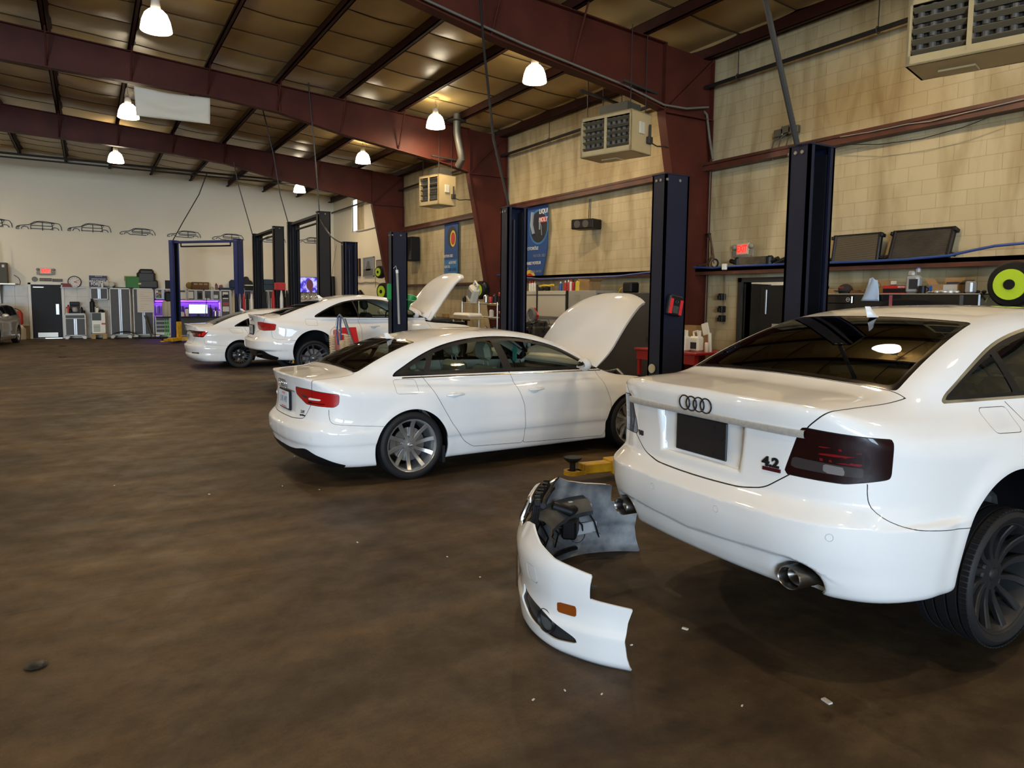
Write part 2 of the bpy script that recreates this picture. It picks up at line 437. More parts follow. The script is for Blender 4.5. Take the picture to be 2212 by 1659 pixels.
REDLENS = mat('red_tail_lens', (.34,.003,.004), .3, coat=1)
DARKLENS = mat('dark_red_tail_lens', (.009,.001,.0015), .3, coat=1, spec=.2)
REDSEG = mat('red_light_segment', (.75,.02,.02), .2, coat=1)
CLEARLENS = mat('clear_lens', (.75,.72,.70), .12, coat=1)
SMOKELENS = mat('smoked_reverse_lens', (.035,.030,.032), .15, coat=1)
AMBER = mat('amber_lens', (.22,.05,.006), .2, coat=1)
G_DARK = glass('dark_tinted_glass', (.045,.05,.04), ior=1.5)
G_MID = glass('tinted_glass', (.40,.44,.38), ior=1.5)
G_SIDE = glass('side_glass', (.62,.68,.60), ior=1.45)
PLATEW = mat('plate_white', (.62,.66,.70), .4)
DECAL = mat('dark_decal', (.01,.01,.012), .3)

def sstep(a, b, x):
    t = np.clip((x-a)/(b-a), 0, 1); return t*t*(3-2*t)
def car_field(c):
    """c: dict of splines. returns f(x,y,z) < 0 inside"""
    W, SZ, XR, CR, XF, CF, ZD, CY = c['W'], c['SZ'], c['XR'], c['CR'], c['XF'], c['CF'], c['ZD'], c['CY']
    ZG, WG, TG = c['ZG'], c['WG'], c['TG']; axles = c['axles']; ra = c['ra']; B = c.get('bump', (.53,.57,.02)); VG = c.get('valance')
    ext = c.get('extra'); rdr = c.get('rdr', .025); rd = c.get('rd', .07)
    def f(x, y, z):
        y = np.abs(y)
        side = y-(W(x)+SZ(z)); nr = 1-sstep(-.55, -.25, x)
        side = side-B[2]*nr*(1-sstep(B[0], B[1], z))
        for xa in axles:                                    # flared arch lip
            d = np.hypot(x-xa, z-c['za']); side = side-c.get('flare', .012)*np.exp(-((d-ra-.01)/.06)**2)*(z > .1)
        rear = (XR(z)+CR(y)-x)/np.sqrt(1+CR.d(y)**2)
        if VG is not None: rear = rear+.014*(1-sstep(-.022, .0, z-VG(y)))*(1-sstep(.60, .80, y))
        front = (x-XF(z)+CF(y))/np.sqrt(1+CF.d(y)**2)
        deck = (z-(ZD(x)-CY(y)))/np.sqrt(1+ZD.d(x)**2+CY.d(y)**2)
        bot = c['zb']-z
        a = smax(side, rear, c.get('rr', .10)); a = smax(a, front, .12)
        rr = rdr+(rd-rdr)*np.maximum(sstep(-.93, -.70, x), sstep(.62, .80, y))
        a = smax(a, deck, rr); a = smax(a, bot, .05)
        xs = x-c['kx']*y*y*np.sign(x-1.0)
        gt = (z-(ZG(xs)-c['gcrown']*(y/.6)**2))/np.sqrt(1+ZG.d(xs)**2)
        gs = (y-(WG(x)+TG(z)))*.9
        g = smax(gt, gs, c.get('rg', .09)); g = smax(g, .90-z, .03)
        a = smin(a, g, c.get('rb', .05))
        if ext is not None: a = ext(a, x, y, z)
        return a
    return f

def wheel(name, parent, loc, side, R, rim, width, style, matr, tread=False):
    """one wheel: tyre plus rim, brake disc; axis along y, outer face towards side (+1 / -1)"""
    t = bpy.data.objects.new(name, None); COL.objects.link(t); t.parent = parent; t.location = loc
    w = width/2; S = side; mb = MB()
    pr = [(rim-.004, -w*.80), (rim+.012, -w*.92), (rim+(R-rim)*.5, -w*1.0), (R-.022, -w*.96), (R-.006, -w*.84)]
    if tread:
        gs = [-.62, -.22, .22, .62]
        for g in gs: pr += [(R-.001, (g-.05)*w), (R-.009, (g-.045)*w), (R-.009, (g+.045)*w), (R-.001, (g+.05)*w)]
    else: pr += [(R, -w*.5), (R, 0), (R, w*.5)]
    pr += [(R-.006, w*.84), (R-.022, w*.96), (rim+(R-rim)*.5, w*1.0), (rim+.012, w*.92), (rim-.004, w*.80), (rim-.012, 0)]
    prs = [(r, h*S) for r, h in pr]; prs.append(prs[0])
    mb.lathe(prs, 72, axis='y', capped=False)
    if tread:                                              # sipes across the shoulders
        for k in range(80):
            a = 2*pi*k/80; ca, sa = cos(a), sin(a)
            for s2 in (-1, 1):
                M = Matrix.Translation((ca*(R-.004), s2*w*.80, sa*(R-.004))) @ Matrix.Rotation(-a, 4, 'Y')
                mb.box((-.002, -w*.13, -.0095), (.0045, w*.13, .0095), 0, M)
    part('tire', mb, RUBBER, t)
    rb = MB(); d = .012
    pr = [(rim-.002, w*.82), (rim+.006, w*.90), (rim+.008, w*.86), (rim-.006, w*.84), (rim-.014, w*.72), (rim-.03, w*.3), (rim-.035, -w*.85), (rim-.03, -w*.85), (rim-.02, w*.3), (rim-.002, w*.80)]
    rb.lathe([(r, h*S) for r, h in pr], 64, axis='y', capped=False)
    yo = w*.80; yh = w*style.get('hub', .62)
    rb.lathe([(.001, yh*S), (.030, yh*S), (.034, (yh-.006)*S), (style.get('rh', .062), (yh-.010)*S), (style.get('rh', .062)+.006, (yh-.02)*S), (style.get('rh', .062)+.004, (yh-.05)*S), (.001, (yh-.05)*S)], 32, axis='y', capped=False)
    for a0, a1, w0, w1, cv in style['spokes']:
        n = 7; ring = []
        for i in range(n):
            q = i/(n-1); r = .045+(rim-.012-.045)*q; a = a0+(a1-a0)*q+cv*sin(pi*q)
            hw = (w0+(w1-w0)*q)/2; yy = (yh-.006)+(yo-.004-(yh-.006))*q**1.6-.012*sin(pi*q)
            th = .030; er = Vector((cos(a), 0, sin(a))); et = Vector((-sin(a), 0, cos(a)))
            c = er*r
            ring.append([c+et*hw*.80+Vector((0,(yy)*S,0)), c-et*hw*.80+Vector((0,yy*S,0)), c-et*hw+Vector((0,(yy-.006)*S,0)), c-et*hw*.8+Vector((0,(yy-th)*S,0)), c+et*hw*.8+Vector((0,(yy-th)*S,0)), c+et*hw+Vector((0,(yy-.006)*S,0))])
            ring[-1].append(ring[-1][0])
        rb.grid([list(r) for r in ring])
    for k in range(5):
        a = 2*pi*k/5+style.get('lug', .3); p = Vector((cos(a)*.056, 0, sin(a)*.056))
        rb.cyl(p+Vector((0,(yh-.035)*S,0)), p+Vector((0,(yh-.008)*S,0)), .0085, n=8)
    ro = part('rim', rb, matr, t, ang=32)
    cp = MB(); cp.lathe([(.001,(yh+.005)*S),(.022,(yh+.004)*S),(.028,yh*S),(.028,(yh-.01)*S)], 20, axis='y', capped=False)
    part('centre_cap', cp, style.get('capmat', matr), ro)
    if style.get('rings'):
        rg = MB()
        for k in range(4): rg.tube([( -.0135+.009*k+.0065*cos(q), (yh+.0065)*S, .0065*sin(q)) for q in [2*pi*i/14 for i in range(14)]], .0011, 5, closed=True)
        part('cap_emblem', rg, CHROME, ro)
    db = MB(); db.lathe([(.05,-.02*S),(.07,.0),(.075,.012*S),(rim-.085,.012*S),(rim-.085,-.012*S),(.07,-.012*S)], 48, axis='y', capped=False)
    db.box((-.07-(rim-.12), -.03, -.05), (-.02-(rim-.14), .03, .07), .008)
    part('brake_disc', db, BRAKE, t)
    return t
def spokes(n, w0, w1, twist=0, pair=0., cv=0., off=0.):
    """list of spokes: evenly spaced, or in pairs"""
    out = []
    for k in range(n):
        a = 2*pi*k/n+off
        if pair: out += [(a-pair*.35, a-pair, w0, w1, cv), (a+pair*.35, a+pair, w0, w1, -cv)]
        else: out.append((a, a+twist, w0, w1, cv))
    return out
def rings_emblem(name, parent, M, r, mt, gapf=1.38, th=.1):
    """four interlocking rings, in the frame M (x along the row)"""
    mb = MB()
    for k in range(4):
        x0 = (k-1.5)*r*gapf
        mb.tube([tuple(M @ Vector((x0+r*cos(q), r*sin(q), .003+(.0015 if k%2 else 0)))) for q in [2*pi*i/40 for i in range(40)]], r*th, 8, closed=True)
    return part(name, mb, mt, parent)

# ---------------------------------------------------------------- building shell
XR_, YF = 10.2, 34.0                     # right wall, far wall
XL, RIDGE = -18.0, -4.0
FR = [-12.8, -5.2, 2.4, 10.0, 17.6, 25.2]        # rigid steel frames
PURX = [10.0-1.5*k for k in range(1, 18)]
def zr(x): return 6.20+.073*(10.1-x) if x > RIDGE else 6.20+.073*(10.1-RIDGE)-.073*(RIDGE-x)   # top of the rafters
PD = .25                                  # purlin depth

def floor_material():
    m = mat('stained_concrete', (.12,.085,.055), .5); n, L, b = nodes_of(m)
    tc = n.new('ShaderNodeTexCoord'); mp = n.new('ShaderNodeMapping'); L.new(tc.outputs['Object'], mp.inputs[0])
    def noise(s, d, rough=.6, dist=0):
        t = n.new('ShaderNodeTexNoise'); t.inputs['Scale'].default_value = s; t.inputs['Detail'].default_value = d; t.inputs['Roughness'].default_value = rough; t.inputs['Distortion'].default_value = dist
        L.new(mp.outputs[0], t.inputs['Vector']); return t
    def ramp(src, stops):
        r = n.new('ShaderNodeValToRGB'); L.new(src, r.inputs[0]); e = r.color_ramp.elements
        while len(e) < len(stops): e.new(.5)
        for q, (p, cc) in zip(e, stops): q.position = p; q.color = (*cc, 1)
        return r
    def mix(f, a, c2, mode='MIX'):
        x = n.new('ShaderNodeMix'); x.data_type = 'RGBA'; x.blend_type = mode
        if isinstance(f, float): x.inputs[0].default_value = f
        else: L.new(f, x.inputs[0])
        L.new(a, x.inputs[6]); L.new(c2, x.inputs[7]) if not isinstance(c2, tuple) else setattr(x.inputs[7], 'default_value', (*c2, 1)); return x.outputs[2]
    a = ramp(noise(.42, 8, .62, 1.2).outputs['Fac'], [(.30,(.036,.024,.014)),(.44,(.064,.043,.024)),(.58,(.108,.072,.038)),(.75,(.165,.112,.058))])
    f = ramp(noise(6., 8, .7).outputs['Fac'], [(.3,(.60,.60,.60)),(.7,(1.15,1.15,1.15))])
    c1 = mix(1., a.outputs[0], f.outputs[0], 'MULTIPLY')
    g = ramp(noise(90, 3, .8).outputs['Fac'], [(.3,(.82,.82,.82)),(.7,(1.1,1.1,1.1))]); c2 = mix(1., c1, g.outputs[0], 'MULTIPLY')
    st = ramp(noise(1.7, 6, .6, 2.).outputs['Fac'], [(.60,(0,0,0)),(.72,(1,1,1))]); c3 = mix(st.outputs[0], c2, (.045,.030,.020))   # oil stains
    wh = ramp(noise(14, 7, .75, .5).outputs['Fac'], [(.67,(0,0,0)),(.76,(.5,.5,.5))]); c4 = mix(wh.outputs[0], c3, (.22,.18,.13))
    # long soft streaks of tyre wear, cracks
    m2 = n.new('ShaderNodeMapping'); m2.inputs['Scale'].default_value = (.22,1.1,1); m2.inputs['Rotation'].default_value = (0,0,.12); L.new(tc.outputs['Object'], m2.inputs[0])
    t2 = n.new('ShaderNodeTexNoise'); t2.inputs['Scale'].default_value = 2.4; t2.inputs['Detail'].default_value = 5; L.new(m2.outputs[0], t2.inputs['Vector'])
    s2 = ramp(t2.outputs['Fac'], [(.42,(.72,.72,.72)),(.62,(1.12,1.12,1.12))]); c5 = mix(1., c4, s2.outputs[0], 'MULTIPLY')
    # sawn joints: thin dark lines across the slab every 7 m
    sp = n.new('ShaderNodeSeparateXYZ'); L.new(tc.outputs['Object'], sp.inputs[0]); wob = noise(2.5, 3)
    def mth(op, a_, b_):
        q = n.new('ShaderNodeMath'); q.operation = op
        for i_, v_ in enumerate((a_, b_)):
            if v_ is None: continue
            if isinstance(v_, (int, float)): q.inputs[i_].default_value = v_
            else: L.new(v_, q.inputs[i_])
        return q.outputs[0]
    yy = mth('ADD', sp.outputs[1], mth('MULTIPLY', wob.outputs['Fac'], .035)); md = mth('ABSOLUTE', mth('SUBTRACT', mth('MODULO', mth('ADD', yy, 14.1-4.665+3.525+7.05), 7.05), 3.525), None)
    cr = ramp(md, [(.0,(1,1,1)),(.0045,(0,0,0))]); c6 = mix(cr.outputs[0], c5, (.022,.015,.010))
    L.new(c6, b.inputs['Base Color'])
    rr = ramp(noise(3.1, 6).outputs['Fac'], [(.3,(.50,.50,.50)),(.7,(.75,.75,.75))]); L.new(rr.outputs[0], b.inputs['Roughness'])
    bp = n.new('ShaderNodeBump'); bp.inputs['Strength'].default_value = .25; bp.inputs['Distance'].default_value = .004
    L.new(noise(35, 5).outputs['Fac'], bp.inputs['Height']); L.new(bp.outputs[0], b.inputs['Normal']); b.inputs['Specular IOR Level'].default_value = .22
    return m
def block_material():
    """painted concrete block: horizontal joints plain, vertical joints faint, yellowed stains running down"""
    m = mat('painted_block', (.52,.45,.30), .55); n, L, b = nodes_of(m)
    tc = n.new('ShaderNodeTexCoord'); sp = n.new('ShaderNodeSeparateXYZ'); cb = n.new('ShaderNodeCombineXYZ'); L.new(tc.outputs['Object'], sp.inputs[0])
    L.new(sp.outputs[1], cb.inputs[0]); L.new(sp.outputs[2], cb.inputs[1])
    br = n.new('ShaderNodeTexBrick'); br.inputs['Scale'].default_value = 1; br.inputs['Brick Width'].default_value = .41; br.inputs['Row Height'].default_value = .205; br.inputs['Mortar Size'].default_value = .004; br.inputs['Mortar Smooth'].default_value = .3
    br.inputs['Color1'].default_value = (.45,.37,.215,1); br.inputs['Color2'].default_value = (.49,.41,.245,1); br.inputs['Mortar'].default_value = (.35,.28,.155,1)
    L.new(cb.outputs[0], br.inputs['Vector'])
    mp = n.new('ShaderNodeMapping'); mp.inputs['Scale'].default_value = (1.5,.35,1); L.new(cb.outputs[0], mp.inputs[0])
    t = n.new('ShaderNodeTexNoise'); t.inputs['Scale'].default_value = 1.6; t.inputs['Detail'].default_value = 8; t.inputs['Distortion'].default_value = .8; L.new(mp.outputs[0], t.inputs['Vector'])
    r = n.new('ShaderNodeValToRGB'); r.color_ramp.elements[0].position = .30; r.color_ramp.elements[0].color = (.66,.60,.50,1); r.color_ramp.elements[1].position = .58; r.color_ramp.elements[1].color = (1,1,1,1); L.new(t.outputs['Fac'], r.inputs[0])
    x = n.new('ShaderNodeMix'); x.data_type = 'RGBA'; x.blend_type = 'MULTIPLY'; x.inputs[0].default_value = 1; L.new(br.outputs['Color'], x.inputs[6]); L.new(r.outputs[0], x.inputs[7]); L.new(x.outputs[2], b.inputs['Base Color'])
    bp = n.new('ShaderNodeBump'); bp.inputs['Strength'].default_value = .5; bp.inputs['Distance'].default_value = .006; bp.invert = True; L.new(br.outputs['Fac'], bp.inputs['Height']); L.new(bp.outputs[0], b.inputs['Normal'])
    return m
def steel_material():
    return mat('red_oxide_steel', (.085,.019,.010), .55, noise=(1.6,.4,(.055,.012,.007)), bump=(30,.08), spec=.2)
STEEL = steel_material()
FLOOR = floor_material(); BLOCK = block_material()
DRYW = mat('painted_drywall', (.78,.72,.58), .75, noise=(.5,.06,(.74,.68,.54)))
INSUL = mat('vinyl_insulation', (.52,.38,.165), .33, noise=(1.2,.25,(.43,.31,.13)), bump=(7,.30))
INSUL2 = mat('corrugated_skylight', (.17,.13,.08), .6)

mb = MB(); mb.box((XL,YB-.2,-.2),(XR_+.3,YF+.3,0)); struct('floor', mb, FLOOR)
# the right wall, with an opening for its exit door
DY0, DY1, DZ = 8.13, 9.08, 2.10
mb = MB(); mb.box((XR_,YB,0),(XR_+.2,DY0,6.5)); mb.box((XR_,DY1,0),(XR_+.2,30.6,6.5)); mb.box((XR_,DY0,DZ),(XR_+.2,DY1,6.5)); struct('wall_right', mb, BLOCK)
# far stretch of the right wall: painted board with a tall window
wq = [at(762, 460, x=XR_).y, at(787, 460, x=XR_).y]; wy0, wy1 = min(wq), max(wq); wz1 = at(775, 429, x=XR_).z; wz0 = at(775, 497, x=XR_).z
mb = MB(); mb.box((XR_-.02,25.3,0),(XR_,wy0,6.5)); mb.box((XR_-.02,wy1,0),(XR_+.2,YF,6.5)); mb.box((XR_-.02,wy0,0),(XR_,wy1,wz0)); mb.box((XR_-.02,wy0,wz1),(XR_,wy1,6.5))
struct('wall_right_far', mb, DRYW)
mb = MB(); mb.box((XL,YF,0),(XR_+.2,YF+.2,8.2)); struct('wall_far', mb, DRYW)
mb = MB(); mb.box((XL-.2,YB,0),(XL,YF,7.4)); struct('wall_left', mb, DRYW)
mb = MB(); xs_ = [XL]+[q for ab in BAYS for q in ab]+[XR_+.2]
for i in range(0, len(xs_), 2): mb.box((xs_[i],YB-.2,0),(xs_[i+1],YB,8.2))
for a, b in BAYS: mb.box((a,YB-.2,BAYH),(b,YB,8.2)); mb.box((a,YB-.2,0),(b,YB,BAYZ))
struct('wall_rear', mb, DRYW)
mb = MB(); mb.box((XR_+.03,wy0,wz0),(XR_+.06,wy1,wz1)); struct('window_1', mb, mat('window_daylight', (.9,.9,.9), .5, emis=(.92,.96,1.), estr=2.6))
mb = MB()
for a, b in (((wy0-.05),wy0),(wy1,wy1+.05)): mb.box((XR_-.03,a,wz0-.05),(XR_+.02,b,wz1+.05))
mb.box((XR_-.03,wy0-.05,wz0-.05),(XR_+.02,wy1+.05,wz0)); mb.box((XR_-.03,wy0-.05,wz1),(XR_+.02,wy1+.05,wz1+.05)); struct('trim_1', mb, mat('white_frame', (.6,.57,.48), .5))
# ceiling: sagging insulation blankets between the purlins, seams across them
mb = MB(); P = []; py = sorted(set([XL]+[x for x in PURX if x > XL]+[10.0, XR_])); seam = 1.22
xsamp = []
for a, b in zip(py[:-1], py[1:]): xsamp += [a+(b-a)*k/8 for k in range(8)]
xsamp.append(py[-1])
ysamp = []; y = YB
while y < YF-.01:
    for q in (0, .03, .06, .18, .5, .82, .94, .97): ysamp.append(min(y+seam*q, YF))
    y += seam
ysamp.append(YF)
for x in xsamp:
    a = max([p for p in py if p <= x+1e-6]); nx = [p for p in py if p > x+1e-6]; b = nx[0] if nx else x+1; t = (x-a)/(b-a)
    row = []
    for y in ysamp:
        q = ((y-YB) % seam)/seam; sag = .060*sin(pi*t)*(sin(pi*q)**.6 if 0 < q < 1 else 0)+.02*sin(pi*t)*sin(y*1.7+x)
        sm = -.035 if .028 < q < .032 or .968 < q < .972 else 0
        row.append((x, y, zr(x)+PD-.01-sag+(.02 if (q < .01) else 0)))
    P.append(row)
mb.grid(P); struct('ceiling', mb, INSUL, ang=25)
mb = MB(); mb.add([(XL-.2,YB-.2,zr(XL)+.45),(RIDGE,YB-.2,zr(RIDGE)+.45),(RIDGE,YF+.2,zr(RIDGE)+.45),(XL-.2,YF+.2,zr(XL)+.45),(XR_+.2,YB-.2,zr(XR_)+.45),(XR_+.2,YF+.2,zr(XR_)+.45)], [(0,1,2,3),(1,4,5,2)]); struct('roof', mb, INSUL2)
# dark brown seam tapes of the blankets
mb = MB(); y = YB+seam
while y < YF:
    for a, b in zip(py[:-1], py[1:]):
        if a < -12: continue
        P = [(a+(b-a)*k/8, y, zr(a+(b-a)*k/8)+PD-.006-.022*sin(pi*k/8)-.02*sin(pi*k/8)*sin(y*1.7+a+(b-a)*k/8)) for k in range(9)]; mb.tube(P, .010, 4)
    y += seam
struct('trim_2', mb, mat('seam_tape_dark', (.07,.05,.03), .8))
# purlins (zed sections along the building), eave strut
def beam_y(mb, x, z0, z1, y0, y1, fl=.07, t=.012):
    mb.box((x-t/2,y0,z0),(x+t/2,y1,z1)); mb.box((x-fl,y0,z0),(x+t/2,y1,z0+t)); mb.box((x-t/2,y0,z1-t),(x+fl,y1,z1)); mb.box((x-fl,y0,z0),(x-fl+t,y1,z0+.03))
PUR = mat('purlin_dark_red', (.045,.012,.008), .6, noise=(2,.3), spec=.2)
for x in PURX:
    if x > XL+.5:
        mb = MB(); beam_y(mb, x, zr(x), zr(x)+PD, YB+.05, YF-.02, .085, .02); o = part('roof_purlin', mb, PUR); tag(o, 'dark red roof purlin running the length of the shed', 'beam', 'roof purlins under the insulation', 'structure')
mb = MB(); beam_y(mb, 10.05, zr(10.05)-.02, zr(10.05)+PD, YB+.05, YF-.02, .13, .03); struct('trim_3', mb, PUR)
# rigid frames: tapered columns, knee, tapering rafters (I section: web plus flanges)
def ibeam(mb, inner, outer, y, fw=.10, t=.02):
    n = len(inner)
    for i in range(n-1):
        a, b, c, d = inner[i], inner[i+1], outer[i+1], outer[i]
        mb.add([(a[0],y-.008,a[1]),(b[0],y-.008,b[1]),(c[0],y-.008,c[1]),(d[0],y-.008,d[1]),(a[0],y+.008,a[1]),(b[0],y+.008,b[1]),(c[0],y+.008,c[1]),(d[0],y+.008,d[1])], [(0,1,2,3),(7,6,5,4),(0,4,5,1),(2,6,7,3)])
    for L_ in (inner, outer):
        for (x0,z0),(x1,z1) in zip(L_[:-1], L_[1:]):
            dx, dz = x1-x0, z1-z0; l = hypot(dx, dz); nx, nz = -dz/l*t/2, dx/l*t/2
            vs = [(x0+nx,y-fw,z0+nz),(x1+nx,y-fw,z1+nz),(x1-nx,y-fw,z1-nz),(x0-nx,y-fw,z0-nz),(x0+nx,y+fw,z0+nz),(x1+nx,y+fw,z1+nz),(x1-nx,y+fw,z1-nz),(x0-nx,y+fw,z0-nz)]
            mb.add(vs, [(0,1,2,3),(7,6,5,4),(0,4,5,1),(2,6,7,3),(0,3,7,4),(1,5,6,2)])
def zbot(x):
    return float(np.interp(x, [-20, RIDGE-6, -2, 1.1, 2.6, 4.0, 5.6, 7.2, 8.25, 8.90], [5.9, 6.25, 6.34, 6.23, 6.17, 6.03, 5.70, 5.46, 5.30, 5.14]))
for k, fy in enumerate(FR):
    mb = MB()
    ibeam(mb, [(9.90,0),(9.54,2.1),(9.18,4.0),(8.95,5.10)], [(10.14,0),(10.14,2.1),(10.14,4.0),(10.14,5.10)], fy)
    mb.add([(8.95,fy-.008,5.10),(10.14,fy-.008,5.10),(10.14,fy-.008,zr(10.14)),(8.95,fy-.008,zr(8.95)),(8.95,fy+.008,5.10),(10.14,fy+.008,5.10),(10.14,fy+.008,zr(10.14)),(8.95,fy+.008,zr(8.95))], [(0,1,2,3),(7,6,5,4)])
    mb.box((8.95,fy-.10,5.09),(10.14,fy+.10,5.11)); mb.box((8.94,fy-.10,5.10),(8.97,fy+.10,zr(8.95))); mb.box((10.12,fy-.10,5.10),(10.14,fy+.10,zr(10.1)))
    bl = hypot(10.12-8.97, zr(10)-5.1); mb.add([(8.97,fy-.09,5.11),(10.12,fy-.09,6.15),(10.12,fy-.09,6.18),(8.97,fy-.09,5.14),(8.97,fy-.01,5.11),(10.12,fy-.01,6.15),(10.12,fy-.01,6.18),(8.97,fy-.01,5.14)], [(0,1,2,3),(7,6,5,4),(0,4,5,1),(2,6,7,3)])
    xs2 = [8.95,8.25,7.2,5.6,4.0,2.6,1.1,-2,RIDGE]
    ibeam(mb, [(x,zbot(x)) for x in xs2], [(x,zr(x)-.01) for x in xs2], fy)
    ibeam(mb, [(RIDGE,zbot(RIDGE)),(-10,6.2),(-17,5.2),(XL+.3,5.1)], [(RIDGE,zr(RIDGE)),(-10,zr(-10)),(-17,zr(-17)),(XL+.3,zr(XL+.3))], fy)
    mb.box((XL+.05,fy-.1,0),(XL+.6,fy+.1,5.2))
    mb.box((3.99,fy-.085,zbot(4.0)),(4.03,fy+.085,zr(4.0)))
    o = part('steel_frame', mb, STEEL); tag(o, ['rust red steel frame behind the viewer, farthest','rust red steel frame behind the viewer','rust red steel frame overhead, nearest the viewer','rust red steel frame, the big one crossing the top right','rust red steel frame carrying the plain grey banner','rust red steel frame farthest back'][k], 'beam', 'rigid steel frames of the shed', 'structure')
    mb = MB()
    for xb in [p for p in PURX if -3 < p < 8]:
        if k in (2,3,4,5):
            xf = xb-.02 ; mb.cyl((xf, fy-.45, zr(xf)+.02), (xf-.02, fy-.02, zbot(xf)+.02), .018, n=6)
    if k > 1: o = part('flange_brace', mb, STEEL); o['kind'] = 'structure'
# wall girts (horizontal rails on the block wall): z 4.32 and the lower shelf rail at 2.38, between columns
GIRT = mat('girt_red', (.10,.028,.015), .5, noise=(3,.4,(.05,.016,.010)))
mb = MB()
for z, d, h in ((4.22,.20,.10),):
    mb.box((XR_-d,YB,z-h/2),(XR_,25.1,z+h/2)); mb.box((XR_-d,YB,z+h/2-.01),(XR_-d+.015,25.1,z+h/2+.05))
struct('trim_4', mb, GIRT)
mb = MB(); mb.box((XR_-.30,YB,2.30),(XR_,17.4,2.36)); mb.box((XR_-.30,YB,2.24),(XR_-.28,17.4,2.36)); mb.box((XR_-.30,17.8,2.18),(XR_,24.9,2.24)); struct('trim_5', mb, GIRT)
# black sprinkler pipe high on the right wall and across the far wall
BLKP = mat('black_pipe', (.012,.010,.009), .5)
t = thing('sprinkler_pipe', 'black pipe running high along the block wall on the right', 'pipe', (XR_-.22,0,5.68))
mb = MB(); mb.cyl((0,YB+.1,0),(0,33.6,0),.035,n=10); part('pipe', mb, BLKP, t)
for y in [-2,1.0,4.2,6.6,9.2,12.4,15.2,19.4,23]:
    mb = MB(); mb.cyl((0,y,0),(0,y,.62),.008,n=6); mb.tube([(.05*cos(q),y,.05*sin(q)) for q in [2*pi*i/12 for i in range(12)]],.008,5,closed=True); part('hanger', mb, BLKP, t)
t = thing('sprinkler_pipe', 'pair of black pipes crossing high in front of the far wall', 'pipe', (0,30.0,6.50))
mb = MB(); mb.cyl((XL+.3,0,.10),(9.9,0,-.10),.040,n=10); part('pipe', mb, BLKP, t)
mb = MB(); mb.cyl((XL+.3,-.2,-.06),(9.9,-.2,-.26),.030,n=10); part('pipe', mb, BLKP, t)
# exit door in the right wall and the lit store room behind it
mb = MB(); fr = mat('black_door_frame', (.015,.015,.017), .45)
for a, b in ((DY0-.08,DY0),(DY1,DY1+.08)): mb.box((XR_-.06,a,0),(XR_+.2,b,DZ+.08))
mb.box((XR_-.06,DY0-.08,DZ),(XR_+.2,DY1+.08,DZ+.08)); struct('trim_6', mb, fr)
mb = MB(); mb.box((0,-.90,.01),(.045,0,DZ-.02),.004); o = struct('door_1', mb, mat('black_door', (.008,.008,.009), .5, spec=.2)); o.location = (XR_+.02,DY1-.01,0); o.rotation_euler = (0,0,radians(103))
mb = MB(); mb.box((.045,-.62,.95),(.10,-.12,1.05),.01); mb.box((-.05,-.9,.0),(0,-.86,DZ-.02)); part('panic_bar', mb, mat('grey_metal', (.30,.31,.32), .35, metal=.9), o)
sx0, sx1 = XR_+.2, XR_+4.2
mb = MB(); mb.box((sx0,DY0-1.2,-.1),(sx1,DY1+3.2,0)); mb.box((sx1,DY0-1.2,0),(sx1+.1,DY1+3.2,2.9)); mb.box((sx0,DY0-1.3,0),(sx1,DY0-1.2,2.9)); mb.box((sx0,DY1+3.2,0),(sx1,DY1+3.3,2.9)); mb.box((sx0,DY0-1.3,2.8),(sx1,DY1+3.3,2.9))
struct('wall_store', mb, mat('store_white', (.75,.72,.62), .7))
ld = bpy.data.lights.new('store_room_tube', 'AREA'); ld.shape = 'RECTANGLE'; ld.size = 1.2; ld.size_y = .2; ld.energy = 70; ld.color = (.92,1,.95); o = bpy.data.objects.new('store_room_tube', ld); COL.objects.link(o); o.location = (XR_+2.2,DY1+1.2,2.75)

# ---------------------------------------------------------------- shared car construction
def fin(mb, o):
    """shark fin aerial, tip swept towards the rear"""
    ox, oy, oz = o; rows = []
    for k in range(9):
        q = k/8; zz = .062*q; xr = -.075-.022*q**1.5; xf = .085-.135*q**.42 if q > 0 else .085
        xf = max(xf, xr+.012); w = .022*(1-q)**1.2+.003
        rows.append([(ox+xr+(xf-xr)*a, oy+b*w, oz+zz) for a, b in ((0,0),(.35,1),(.75,.6),(1,0),(.75,-.6),(.35,-1),(0,0))])
    mb.grid(rows)
def mirror_part(t, p, s, mt=None):
    mb = MB(); mb.sphere(p, (.055,.105,.072), 18); mb.box((p[0]+.01, p[1]-s*.10, p[2]-.05), (p[0]+.07, p[1]-s*.16, p[2]-.025), .006)
    m = part('side_mirror', mb, mt or WHITE, t)
    mb = MB(); mb.sphere((p[0]-.047, p[1], p[2]), (.010,.066,.038), 16); part('mirror_glass', mb, mat('mirror_silver', (.6,.62,.62), .08, metal=1), m)
def handle_part(t, c, x, s, z, mt=None):
    y = float(c['W'](x)+c['SZ'](z)); mb = MB()
    pts = [(x-.10+.2*k/8, s*(y+.006+.034*sin(pi*min(max(k/8,.10),.90))), z+.004*k/8) for k in range(9)]
    mb.tube(pts, lambda q: .0145-.005*abs(2*q-1)**3, 10)
    mb.sphere((x-.01, s*(y-.012), z-.006), (.062,.016,.038), 14)
    part('door_handle', mb, mt or WHITE, t)
